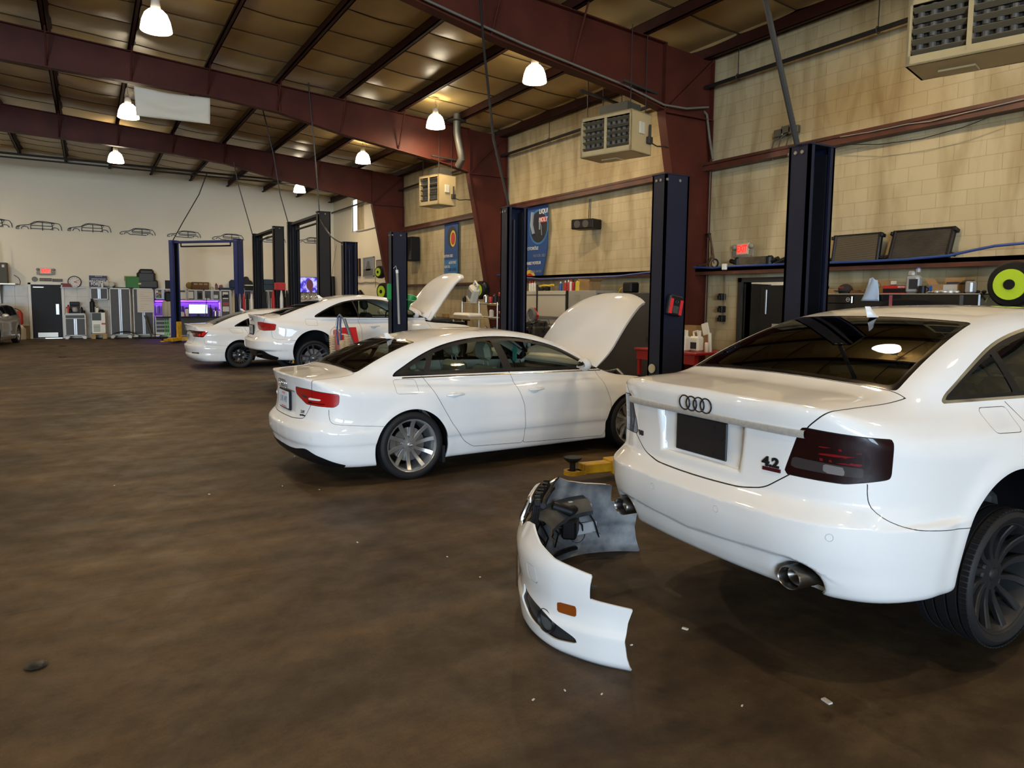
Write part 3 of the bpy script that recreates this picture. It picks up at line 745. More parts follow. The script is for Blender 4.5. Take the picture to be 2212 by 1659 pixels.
def seat_mb(x, y, w=.50, zs=.42, rec=.22, head=True):
    mb = MB()
    mb.box((x-.02, y-w/2, zs-.10), (x+.48, y+w/2, zs+.07), .045)
    M = Matrix.Translation((x+.02, y, zs+.02)) @ Matrix.Rotation(-rec, 4, 'Y')
    mb.box((-.08,-w/2*.95,0), (.05,w/2*.95,.60), .045, M)
    if head:
        mb.box((-.05,-.145,.655), (.05,.145,.86), .048, M)
        for q in (-.05, .05): mb.cyl(M @ Vector((0,q,.55)), M @ Vector((0,q,.70)), .006, n=6)
    return mb
def cabin(t, sm):
    for y in (-.37, .37): part('front_seat', seat_mb(1.28, y), sm, t)
    mb = seat_mb(.42, 0, 1.24, .44, .30, False)
    M = Matrix.Translation((.44, 0, .46)) @ Matrix.Rotation(-.30, 4, 'Y')
    for y in (-.38, .38): mb.box((-.045,y-.13,.57), (.04,y+.13,.72), .04, M)
    part('rear_seat', mb, sm, t)
    mb = MB(); mb.box((-.42,-.62,.90), (.30,.62,.945), .01); mb.box((-.2,-.7,.22), (2.4,.7,.26)); part('cabin_floor', mb, CABIN, t)
    mb = MB(); mb.box((2.02,-.70,.62), (2.42,.70,.93), .06); part('dashboard', mb, CABIN, t)
    mb = MB(); mb.tube([(1.93-.06*sin(q)*.3, .37+.18*cos(q), .87+.18*sin(q)) for q in [2*pi*i/24 for i in range(24)]], .014, 8, closed=True)
    mb.box((1.90,.33,.83),(1.95,.41,.90),.01); mb.cyl((1.93,.37,.87),(2.1,.37,.80),.025); part('steering_wheel', mb, CABIN, t)
def rear_x(c, y, z): return float(c['XR'](z)+c['CR'](abs(y)))
def rear_frame(c, y, z, off=.001):
    sl = float(c['CR'].d(abs(y)))*(1 if y > 0 else -1)
    k = float(c['XR'](z+.01)-c['XR'](z-.01))/.02
    return frame((rear_x(c, y, z)-off, y, z), (-sl,-1,0), (k,0,1))
def badge(t, c, txt, y, z, size, mt, sx=1.2, name='badge', off=.001):
    mb = MB(); add_text(mb, txt, rear_frame(c, y, z, off), size, depth=.008, bold=.003*size/.06, sx=sx); return part(name, mb, mt, t)
def build_car(c, t, paint, h):
    """c: splines and outlines, all in metres from the rear axle; returns the shell"""
    f = car_field(c); S = Shell(f, (c['x0'],0,.10), (c['x1'],1.02,c['top']+.10), h); za = c['za']; ra = c['ra']
    for xa in c['axles']:
        S.mark('cut', lambda x,y,z,xa=xa: np.hypot(x-xa, z-za)-ra, lambda x,y,z: (z < .85) & (np.abs(y) > .44))
    S.mark('underbody', lambda x,y,z: z-c['zb']-.007, lambda x,y,z: (np.abs(y) < .82) & (x > -.72), over=['body'])
    sw = lambda x,y: np.abs(y)+(x+c['sw0']); rearz = lambda x,y,z: x < -.35
    low = lambda x,y,z: (np.abs(y) > .3) | (z < .8)
    # rear window and windscreen
    bw = c['rwin']; ww = c['wwin']
    S.mark('rear_window_border', lambda x,y,z: sdf2(x, np.abs(y), rpoly([(bw[0]-.035,-1.5),(bw[0]-.035,bw[1]+.035),(bw[2]+.035,bw[3]+.03),(bw[2]+.025,-1.5)], .03)), lambda x,y,z: z > .98, over=['body'])
    S.mark('rear_window', lambda x,y,z: sdf2(x, np.abs(y), rpoly([(bw[0],-1.5),(bw[0],bw[1]),(bw[2],bw[3]),(bw[2]-.01,-1.5)], .05)), lambda x,y,z: z > .98, over=['rear_window_border'])
    S.mark('windshield', lambda x,y,z: sdf2(x-.06*y*y, np.abs(y), rpoly([(ww[0],-1.5),(ww[0],ww[1]),(ww[2],ww[3]),(ww[2]+.04,-1.5)], .04)), lambda x,y,z: z > .93, over=['body'])
    # tail lights with their segments (outlines in the wrap coordinate)
    lamp = rpoly(c['lamp'], .025); tl = lambda x,y,z: sdf2(sw(x,y), z, lamp)
    S.gap(tl, .0020, rearz, over=['body'], inner='tail_light')
    for nm, P, ov in c.get('segs', []):
        S.mark(nm, lambda x,y,z: sdf2(sw(x,y), z, rpoly(P, .008)), rearz, over=[ov])
    # boot lid, bumper seam
    lp = rpoly(c['lid'], .04); lid = lambda x,y,z: np.maximum(sdf2(np.abs(y), z, lp), x-bw[0]+.04)
    S.gap(lid, .0028, lambda x,y,z: (z > c['lidz']-.04) & (x < bw[0]+.02), over=['body','tail_light'] if c.get('lamp_split') else ['body'], inner='trunk_lid' if not c.get('lamp_split') else None)
    if c.get('lamp_split'): S.mark('trunk_lid', lid, lambda x,y,z: (z > c['lidz']-.04) & (x < bw[0]+.02), over=['body'])
    if 'bseam' in c:
        S.gap(lambda x,y,z: sdf2(x, z, rpoly(c['bseam'], .02)), .0016, lambda x,y,z: (np.abs(y) > .74) & (z < .72) & (x < -.05), over=['body'])
        S.mark('rear_bumper', lambda x,y,z: sdf2(x, z, rpoly(c['bseam'], .02)), lambda x,y,z: ((np.abs(y) > .74) | (z < .70)), over=['body'])
    if 'diffuser' in c: S.mark('diffuser', lambda x,y,z: z-c['diffuser'](np.abs(y)), lambda x,y,z: x < -.6, over=['body','rear_bumper','underbody'])
    fb = c['fuel']
    S.gap(lambda x,y,z: sdf2(x, z, rpoly(fb, .03)), .0014, lambda x,y,z: y < -.7, over=['body'])
    # side glass with trim
    wf = lambda x,y,z: sdf2(x, z, c['win']); ws = lambda x,y,z: (np.abs(y) > .40) & (z > .9)
    S.mark('window_trim', wf, ws, over=['body'])
    S.mark('window_seal', lambda x,y,z: wf(x,y,z)+c.get('trimw', .013), ws, over=['window_trim'])
    if 'trimz' in c: S.mark('window_seal', lambda x,y,z: c['trimz']-z, ws, over=['window_trim'])
    gl = lambda x,y,z: np.maximum(wf(x,y,z)+c.get('sealw', .030), -np.minimum.reduce([np.abs(x-(p[0]+p[2]*(z-1)))-p[1] for p in c['pillars']]))
    S.mark('side_window', gl, ws, over=['window_seal'])
    for P in c['doors']:
        g = lambda x,y,z: sdf2(x, z, rpoly(P, .03))
        for s in (-1, 1):
            S.gap(g, .0022, lambda x,y,z: (y*s > .6) & (z < c['belt']) & (z > .2), over=['body'], inner='door%d%d' % (c['doors'].index(P), s))
    hd = c['hood']; hood = lambda x,y,z: np.maximum(np.maximum(np.abs(y)-hd[2](x), hd[0]-x), x-hd[1])
    S.gap(hood, .002, lambda x,y,z: z > hd[3], over=['body'], inner='hood')
    S.mark('headlight', lambda x,y,z: sdf2(np.abs(y)+(hd[4]-x)*.6, z, rpoly([(.55,.60),(.58,.68),(.98,.74),(1.0,.64)], .03)), lambda x,y,z: x > hd[4]-.65, over=['body'])
    S.mark('grille', lambda x,y,z: sdf2(np.abs(y), z, rpoly([(-.3,.25),(.24,.25),(.38,.62),(.34,.72),(-.3,.72)], .04)), lambda x,y,z: x > hd[4]-.5, over=['body','gap','hood'] if hd[3] < .6 else ['body','gap'])
    # emit
    b = S.build('body', paint, t)
    for n in ('rear_bumper', 'trunk_lid'): S.build(n, paint, t)
    for k in range(len(c['doors'])):
        for s in (-1, 1):
            o = S.build('door%d%d' % (k, s), paint, t)
            if o: o.name = 'door'
    S.build('underbody', WELL, b)
    for xa in c['axles']:                                  # arch lip in body colour, dark liner behind it
        for s in (-1, 1):
            P = []
            for a in np.linspace(-.62, pi+.62, 56):
                x, z = xa+ra*cos(a), za+ra*sin(a)
                if z < c['zb']+.004: continue
                yo = np.linspace(.95, .60, 141); v = f(np.full(141, x), yo, np.full(141, z)); k = np.argmax(v < 0)
                y1 = float(yo[k]) if v[k] < 0 else .80
                nx, nz = cos(a), sin(a)
                P.append([(x+o*nx, s*(y1-d), z+o*nz) for o, d in ((0, 0), (.001, .004), (.004, .022), (.012, .023), (.03, .05), (.03, .40))])
            mb = MB(); mb.grid([r[:4] for r in P]); part('arch_lip', mb, paint, b, ang=60)
            mb = MB(); mb.grid([r[3:] for r in P]); mb.add([(xa-.5,s*.46,c['zb']),(xa+.5,s*.46,c['zb']),(xa+.5,s*.46,.75),(xa-.5,s*.46,.75)], [(0,1,2,3)]); part('wheel_liner', mb, WELL, b)
    S.build('rear_window_border', GLOSSBLACK, t, push=.002)
    S.build('rear_window', c.get('g_rear', G_DARK), t, push=.002); S.build('windshield', G_SIDE, t)
    S.build_pieces('window_trim', c.get('trimmat', CHROME), t, objname='window_trim', minn=60); S.build_pieces('window_seal', BLACKTRIM, t, push=.003, objname='window_frame', minn=60)
    S.build_pieces('side_window', c.get('g_side', G_MID), t, push=.006, minn=20)
    tls = S.build_pieces('tail_light', c.get('lampmat', DARKLENS), t, push=-.001, objname='tail_light', minn=40)
    for nm, mt in c.get('segmats', {}).items(): S.build_pieces(nm, mt, (tls or [b])[0], push=-.001, minn=4)
    S.build_pieces('headlight', CLEARLENS, t, minn=20); S.build('grille', BLACKTRIM, t, push=.01); S.build('diffuser', BLACKTRIM, t, label='black lower bumper panel')
    mb = MB(); fin(mb, (c['finx'], 0, float(c['ZG'](c['finx']))-.004)); part('roof_antenna', mb, paint, t)
    return S
def hood_open(S, t, paint, hinge, ang, under):
    """the hood panel lifted about its rear edge (ang > 0 raises the nose)"""
    o = S.build('hood', paint, t, thick=.035); me = o.data
    me.transform(Matrix.Translation((-hinge[0],0,-hinge[1]))); o.location = (hinge[0],0,hinge[1]); o.rotation_euler = (0,-ang,0)
    return o

# ---------------------------------------------------------------- large white sedan, right foreground (rear three quarters)
def build_a6(h=.016):
    vg = spl([0,.40,.56,.64,.72,.80,1.1], [.350,.372,.378,.364,.325,.27,.18])
    c = dict(x0=-1.25, x1=3.95, top=1.46,
        W=spl([-1.3,-.9,-.5,0,.6,1.4,2.4,2.84,3.3,3.85], [.875,.890,.910,.925,.922,.927,.925,.918,.89,.80]),
        SZ=spl([.1,.2,.3,.42,.55,.70,.84,.895,.93,.98,1.04,1.12,1.3], [-.07,-.035,-.018,-.004,0,-.003,-.006,-.008,-.028,-.055,-.10,-.20,-.6]),
        XR=spl([.1,.17,.205,.26,.345,.40,.47,.540,.550,.575,.606,.62,.66,.75,.86,.905,.945,.985,1.03,1.3],
               [-.80,-.93,-1.0,-1.045,-1.078,-1.098,-1.112,-1.114,-1.108,-1.076,-1.040,-1.030,-1.026,-1.022,-1.030,-1.034,-1.040,-1.042,-1.030,-1.00]),
        CR=spl([0,.3,.6,.74,.84,.92,1.1], [0,.010,.055,.125,.235,.40,1.0]),
        XF=spl([.1,.25,.45,.6,.72,.8,1.0], [3.62,3.74,3.80,3.79,3.74,3.65,3.2]), CF=spl([0,.3,.6,.8,.95,1.1], [0,.02,.12,.28,.55,1.2]),
        ZD=spl([-1.3,-1.03,-.9,-.6,-.3,0,1,2.3,2.8,3.3,3.7,3.9], [1.020,1.034,1.042,1.056,1.062,1.05,1.0,1.04,.97,.87,.75,.68]),
        CY=spl([0,.3,.6,.70,.80,.88,1.0], [0,.005,.014,.032,.085,.15,.28]),
        ZG=spl([-1.4,-1.0,-.75,-.5,-.2,.1,.30,.5,.8,1.1,1.5,1.85,2.1,2.4,2.7,3.2], [.40,.72,.93,1.072,1.215,1.330,1.388,1.425,1.452,1.459,1.445,1.39,1.30,1.14,.98,.70]),
        WG=spl([-1.2,-.6,-.2,.3,1.0,1.7,2.3,2.8], [.70,.735,.775,.80,.81,.80,.77,.72]),
        TG=spl([.7,.95,1.05,1.15,1.25,1.35,1.5], [.06,.018,-.015,-.055,-.105,-.165,-.28]),
        gcrown=.030, kx=.06, axles=(0.07,2.893), ra=.428, za=.290, zb=.19, rg=.10, rb=.05, rd=.06, rdr=.018, rr=.07, flare=.014, valance=vg, bump=(.53,.555,.042),
        sw0=1.10, lamp=[(.700,.935),(1.205,.905),(1.200,.742),(.95,.712),(.62,.717)], lidz=.602,
        lid=[(-1,.603),(.10,.603),(.30,.608),(.42,.632),(.545,.722,.01),(.612,.935,.02),(.675,1.0),(.715,1.04),(.715,1.3),(-1,1.3)],
        rwin=(-.430,.622,.275,.508), wwin=(1.90,.535,2.52,.69), g_side=G_MID,
        bseam=[(-1.6,.80),(-.835,.80),(-.835,.60,.08),(-.70,.535,.08),(-.15,.480),(-.15,0),(-1.6,0)],
        fuel=[(-.075,.99),(.15,.985),(.15,.875),(-.075,.885)],
        win=rpoly([(-.305,1.018,.02),(-.26,1.055,.05),(-.02,1.175,.15),(.25,1.285,.2),(.60,1.352,.2),(1.05,1.378,.3),(1.45,1.362,.2),(1.85,1.27,.15),(2.42,1.00,.03)], .08),
        pillars=[(.30,.030,-.35),(1.235,.05,-.12)], belt=1.006, finx=.30,
        doors=[[(.135,1.03),(.21,.95),(.33,.70),(.55,.35),(.72,.265),(1.36,.255),(1.38,.5),(1.27,1.0),(.8,1.2)], [(1.27,1.0),(1.38,.5),(1.36,.255),(2.42,.25),(2.52,.45),(2.47,.85),(2.36,1.03),(1.8,1.3)]],
        hood=(2.45, 3.62, lambda x: .80-.10*np.clip(x-2.5,0,2), .66, 3.8), lampmat=DARKLENS,
        segs=[('red_segment', [(.80,.80+.026*k),(1.04,.79+.026*k),(1.04,.800+.026*k),(.80,.811+.026*k)], 'tail_light') for k in range(3)]+
             [('reverse_light', [(.665,.800),(1.045,.782),(1.045,.742),(.655,.752)], 'tail_light'), ('bright_segment', [(.83,.788),(.945,.780),(.945,.745),(.83,.750)], 'reverse_light')],
        segmats={'red_segment': mat('deep_red_segment', (.16,.004,.008), .15, coat=1), 'reverse_light': SMOKELENS, 'bright_segment': mat('bright_smoke_lens', (.16,.15,.15), .15, coat=1)})
    def ext(a, x, y, z):
        q = np.maximum(np.maximum(y-(.262+.12*np.clip(z-.66,0,.25)), np.maximum(z-.903, .682-z-(x+1.0)*.5)), x+.990)
        a = smax(a, -q, .03)                                # number plate recess in the boot lid
        e = np.hypot((y-.60)/1.28, z-.272)-.072; return smax(a, -np.maximum(e, x+.85), .03)
    c['extra'] = ext
    t = thing('sedan', 'large white sedan nearest on the right, black wheels, empty black plate holder', 'car', (3.617,2.521,.285), -.043)
    S = build_car(c, t, WHITE, h); S.build('hood', WHITE, t)
    mb = MB(); P = []
    for y in np.linspace(-.605, .605, 41):
        z0, z1 = .897-.010*(abs(y)/.6), .926-.004*(abs(y)/.6)
        P.append([(rear_x(c, y, z)+dx, y, z) for z, dx in ((z0, .002), (z0+.001, -.010), ((z0+z1)/2, -.013), (z1-.002, -.009), (z1, .002))])
    mb.grid(P); part('trunk_strip', mb, BRUSHED, t, 'brushed metal strip across the trunk lid')
    mb = MB(); mb.box((-1.006,-.178,.700), (-.994,.178,.885), .004)
    po = part('plate_holder', mb, mat('black_plate', (.012,.012,.014), .35), t, 'empty black plate holder')
    for y, z in ((-.10,.855),(.10,.855),(-.10,.725),(.10,.725),(-.155,.80),(.155,.80)):
        mb = MB(); mb.cyl((-1.004,y,z),(-1.0085,y,z), .006, n=10); part('screw', mb, mat('screw_grey', (.07,.07,.07), .4, metal=1), po)
    rings_emblem('emblem', t, rear_frame(c, 0, .958, .002), .036, mat('black_chrome', (.03,.03,.035), .25, metal=.6), 1.36, .10)['label'] = 'black four ring emblem'
    badge(t, c, '4.2', -.445, .752, .058, DECAL); badge(t, c, 'V8', .478, .728, .036, DECAL)
    mb = MB(); mb.box((-.045,-.008,-.002), (.045,.008,.005), 0, rear_frame(c, -.452, .722)); part('badge', mb, mat('badge_red_black', (.05,.004,.006), .3), t)
    for y in (-.75,-.23,.23,.75):                          # parking sensors
        M = rear_frame(c, y, .497, .0005); mb = MB(); mb.tube([tuple(M @ Vector((.0155*cos(q),.0155*sin(q),0))) for q in [2*pi*i/20 for i in range(20)]], .0013, 5, closed=True)
        part('parking_sensor', mb, mat('sensor_ring_grey', (.45,.45,.45), .4), t)
    for s in (-1, 1):                                      # oval exhaust tips
        M = Matrix.Translation((0,s*.600,.280)) @ Matrix.Rotation(pi/2,4,'Y') @ Matrix.Scale(1.25,4,(0,1,0))
        mb = MB(); mb.lathe([(.001,-.93),(.041,-.98),(.044,-1.030),(.047,-1.035),(.050,-1.027),(.051,-.80)], 32, M, capped=False)
        part('exhaust_tip', mb, mat('exhaust_steel', (.20,.185,.17), .3, metal=1), t)
        mb = MB(); mb.box((-.88,s*.35,.20),(-.55,s*.80,.36), .05); part('muffler', mb, mat('muffler_steel', (.08,.075,.07), .55, metal=1), t)
    cabin(t, CABIN)
    pl = frame((-.30,-.34,1.063), (-.10,-1,0), (.75,0,.45))
    lb = MB(); lb.box((-.155,-.075,-.001),(.155,.075,.001), 0, pl); lp = part('shelf_plate', lb, mat('plate_teal', (.45,.62,.60), .4), t, 'licence plate lying inside the rear window')
    lb = MB(); add_text(lb, 'WFP-4008', pl @ Matrix.Translation((0,.0,.003)), .075, depth=.001, bold=.001, sx=.9)
    add_text(lb, 'SOUTH CAROLINA', pl @ Matrix.Translation((0,-.060,.003)), .026, depth=.001); part('plate_lettering', lb, DECAL, lp)
    for s in (-1, 1):
        mirror_part(t, (2.18, s*.98, 1.04), s)
        for xd in (.62, 1.62): handle_part(t, c, xd, s, .83)
    st = dict(spokes=spokes(12, .020, .040, cv=.10, twist=.10, off=.1), hub=.50, rh=.075)
    for xa, zz in ((.085,.185),(2.893,.21)):
        for s in (-1, 1): wheel('wheel', t, (xa, s*.780, zz), s, .331, .262, .265, st, MATTEALLOY, tread=(xa < 1))
    return t

# ---------------------------------------------------------------- white mid-size sedan in the middle (bonnet open)
def build_a4(h=.02):
    vg = spl([0,.40,.58,.70,.80,.88,1.1], [.318,.322,.345,.30,.235,.12,-.2])
    c = dict(x0=-1.15, x1=3.85, top=1.43,
        W=spl([-1.2,-.8,-.4,0,.6,1.4,2.4,2.81,3.3,3.75], [.85,.885,.905,.913,.905,.912,.908,.905,.86,.74]),
        SZ=spl([.1,.2,.3,.375,.40,.55,.70,.84,.893,.93,.98,1.04,1.12,1.3], [-.06,-.035,-.020,-.016,-.003,0,-.004,-.006,-.006,-.022,-.052,-.10,-.20,-.6]),
        XR=spl([.1,.19,.24,.30,.375,.400,.44,.505,.53,.57,.60,.66,.75,.83,.87,.93,.98,1.01,1.3],
               [-.70,-.86,-.93,-.965,-.985,-1.000,-1.008,-1.010,-1.004,-.970,-.942,-.925,-.920,-.924,-.930,-.942,-.955,-.965,-.98]),
        CR=spl([0,.3,.6,.74,.84,.92,1.1], [0,.014,.075,.155,.29,.52,1.3]),
        XF=spl([.1,.25,.45,.6,.70,.78,1.0], [3.52,3.64,3.69,3.68,3.62,3.50,3.0]), CF=spl([0,.3,.6,.8,.95,1.1], [0,.03,.14,.32,.60,1.2]),
        ZD=spl([-1.3,-1.01,-.9,-.6,-.3,0,1,2.2,2.5,2.8,3.2,3.5,3.8], [1.005,1.010,1.014,1.035,1.055,1.04,.98,1.00,.965,.925,.86,.77,.64]),
        CY=spl([0,.3,.6,.70,.80,.88,1.0], [0,.006,.018,.038,.090,.155,.28]),
        ZG=spl([-1.4,-1.0,-.75,-.5,-.2,.1,.30,.5,.8,1.1,1.4,1.7,2.0,2.3,2.6,3.2], [.40,.70,.88,1.030,1.175,1.290,1.340,1.378,1.415,1.427,1.418,1.370,1.270,1.12,.96,.6]),
        WG=spl([-1.2,-.6,-.2,.3,1.0,1.7,2.3,2.8], [.68,.715,.755,.785,.80,.79,.76,.70]),
        TG=spl([.7,.95,1.02,1.12,1.22,1.32,1.45], [.06,.020,-.010,-.050,-.100,-.160,-.27]),
        gcrown=.028, kx=.06, axles=(.045,2.83), ra=.383, za=.308, zb=.165, rg=.10, rb=.05, rd=.06, rdr=.015, rr=.10, flare=.012, bump=(.50,.53,.020),
        diffuser=vg, sw0=1.00, lamp=[(.425,.905),(.72,.900),(1.175,.865),(1.165,.770),(1.10,.745),(.66,.755),(.425,.835)], lidz=.60, lamp_split=True,
        lid=[(-1,.598),(.30,.598),(.50,.615),(.60,.76,.02),(.63,.90,.02),(.665,1.0,.02),(.675,1.04),(.675,1.3),(-1,1.3)],
        rwin=(-.415,.625,.205,.500), wwin=(1.72,.52,2.36,.68), g_rear=glass('greenish_rear_glass', (.62,.66,.55)), g_side=G_SIDE,
        bseam=[(-1.6,.78),(-.735,.78),(-.735,.60,.06),(-.66,.585,.06),(-.15,.540),(-.15,0),(-1.6,0)],
        fuel=[(-.12,.970),(.115,.965),(.115,.835),(-.12,.845)],
        win=rpoly([(-.115,.998,.015),(-.08,1.035,.04),(.17,1.175,.12),(.43,1.278,.2),(.75,1.340,.2),(1.10,1.362,.3),(1.48,1.340,.2),(1.88,1.24,.15),(2.44,.965,.02),(1.2,.990)], .05),
        pillars=[(.24,.030,.42),(1.20,.050,-.30)], belt=.992, finx=.22, trimmat=GLOSSBLACK, trimw=.010, sealw=.042,
        doors=[[(.155,1.02),(.20,.98),(.27,.86),(.47,.52),(.62,.32),(.72,.255),(1.325,.235),(1.345,.35),(1.33,.64),(1.19,1.0),(.8,1.2)], [(1.19,1.0),(1.33,.64),(1.345,.35),(1.325,.235),(2.42,.205),(2.52,.43),(2.51,.62),(2.36,.99),(1.8,1.3)]],
        hood=(2.33, 3.62, lambda x: .755-.06*np.clip(x-2.3,0,2)-.25*np.clip(x-3.1,0,1)**1.5, .66, 3.69), lampmat=REDLENS,
        segs=[('clear_segment', [(.70,.822),(.92,.815),(.93,.795),(.70,.80)], 'tail_light'), ('dark_segment', [(.55,.842),(.68,.835),(.69,.812),(.60,.812)], 'tail_light'),
              ('dark_red_segment', [(.66,.790),(1.00,.782),(1.00,.768),(.68,.768)], 'tail_light')],
        segmats={'clear_segment': CLEARLENS, 'dark_segment': SMOKELENS, 'dark_red_segment': DARKLENS})
    def ext(a, x, y, z):
        q = np.maximum(np.maximum(y-.285, np.maximum(z-.845, .645-z)), x+.905); return smax(a, -q, .02)
    c['extra'] = ext
    t = thing('sedan', 'white sedan in the middle, hood open, silver ten spoke wheels, bright red tail lights', 'car', (2.575,7.25,0), .035)
    S = build_car(c, t, WHITE, h)
    ho = hood_open(S, t, WHITE, (2.42, .985), radians(58), None); engine_bay(t, 2.36, 3.30, .66, .62)
    mb = MB(); mb.box((-.938,-.155,.665),(-.930,.155,.830), .003)
    plh = MB(); plh.box((-.930,-.19,.650),(-.915,.19,.845), .006); ph = part('plate_holder', plh, BLACKTRIM, t)
    po = part('licence_plate', mb, PLATEW, ph)
    mb = MB(); M = frame((-.9385,0,.745),(0,-1,0),(0,0,1)); add_text(mb, 'LVK 497', M, .085, depth=.001, bold=.0005, sx=.82); part('plate_lettering', mb, mat('plate_blue_grey', (.10,.14,.22), .5), po)
    mb = MB(); add_text(mb, 'ILLINOIS', frame((-.9385,0,.808),(0,-1,0),(0,0,1)), .030, depth=.001); add_text(mb, 'LAND OF LINCOLN', frame((-.9385,0,.678),(0,-1,0),(0,0,1)), .018, depth=.001); part('plate_lettering', mb, mat('plate_red', (.5,.05,.04), .5), po)
    rings_emblem('emblem', t, rear_frame(c, 0, .905, .003), .040, CHROME, 1.34, .11)['label'] = 'chrome four ring emblem'
    badge(t, c, 'A4', .50, .755, .045, CHROME); badge(t, c, '2.0T', -.47, .675, .035, CHROME); badge(t, c, 'quattro', -.47, .645, .022, DECAL, sx=1.5)
    for y in (-.70,-.30,.30,.70):
        M = rear_frame(c, y, .455, .0005); mb = MB(); mb.tube([tuple(M @ Vector((.0135*cos(q),.0135*sin(q),0))) for q in [2*pi*i/20 for i in range(20)]], .0011, 5, closed=True)
        part('parking_sensor', mb, mat('sensor_ring_grey', (.45,.45,.45), .4), t)
    cabin(t, SEAT)
    for s in (-1, 1):
        mb = MB(); P = [(x, s*float(c['W'](x)+c['SZ'](.986-.008*(x))+.002), .990-.012*max(x,0)) for x in np.linspace(-.05, 2.38, 30)]
        mb.tube(P, .0065, 6); part('belt_moulding', mb, CHROME, t, 'bright strip below the side windows')
        mirror_part(t, (2.07, s*.97, 1.045), s)
        for xd in (.50, 1.47): handle_part(t, c, xd, s, .80)
        mb = MB(); mb.box((.37,s*.80,.13),(.40,s*.895,.30), .004); part('mud_flap', mb, RUBBER, t)
    st = dict(spokes=spokes(5, .030, .045, pair=.315, cv=-.05, off=.05), hub=.48, rh=.066, rings=True, lug=.67, capmat=mat('grey_cap', (.22,.22,.22), .35, metal=.7))
    st['spokes'] = [(a0, a1+.16, .034, .046, .05) for a0, a1 in [(2*pi*k/10+.05, 2*pi*k/10+.05) for k in range(10)]]
    for xa in (.045, 2.87):
        for s in (-1, 1): wheel('wheel', t, (xa, s*.784, .332), s, .332, .252, .240, st, ALLOY)
    # hanging air freshener, paper behind the windscreen
    mb = MB(); mb.box((1.78,-.045,1.02),(1.784,.045,1.20), .001); mb.box((1.775,-.065,1.13),(1.788,.065,1.16), .003); part('hanging_air_freshener', mb, mat('teal_card', (.08,.42,.38), .6), t, 'teal air freshener hanging inside the windscreen')
    return t
def engine_bay(t, x0, x1, yw, zf):
    mb = MB(); mb.box((x0,-yw,.28),(x0+.03,yw,.96)); mb.box((x0,-yw,.25),(x1,yw,.28)); mb.box((x0,-yw,.28),(x1,-yw+.12,.84),.02); mb.box((x0,yw-.12,.28),(x1,yw,.84),.02)
    part('engine_bay', mb, WELL, t)
    mb = MB(); mb.box((x0+.25,-.28,.50),(x0+.80,.30,.84),.04)
    for k in range(4): mb.box((x0+.30,-.22+.13*k,.83),(x0+.75,-.14+.13*k,.865),.012)
    mb.box((x0+.15,.36,.55),(x0+.5,.60,.80),.03); mb.cyl((x0+.4,-.45,.6),(x0+.4,-.45,.82),.09,n=16); mb.tube([(x0+.9,-.4,.7),(x0+.95,-.1,.84),(x0+.9,.3,.74)],.035,8)
    part('engine', mb, mat('engine_grey', (.05,.05,.052), .45, metal=.4), t)

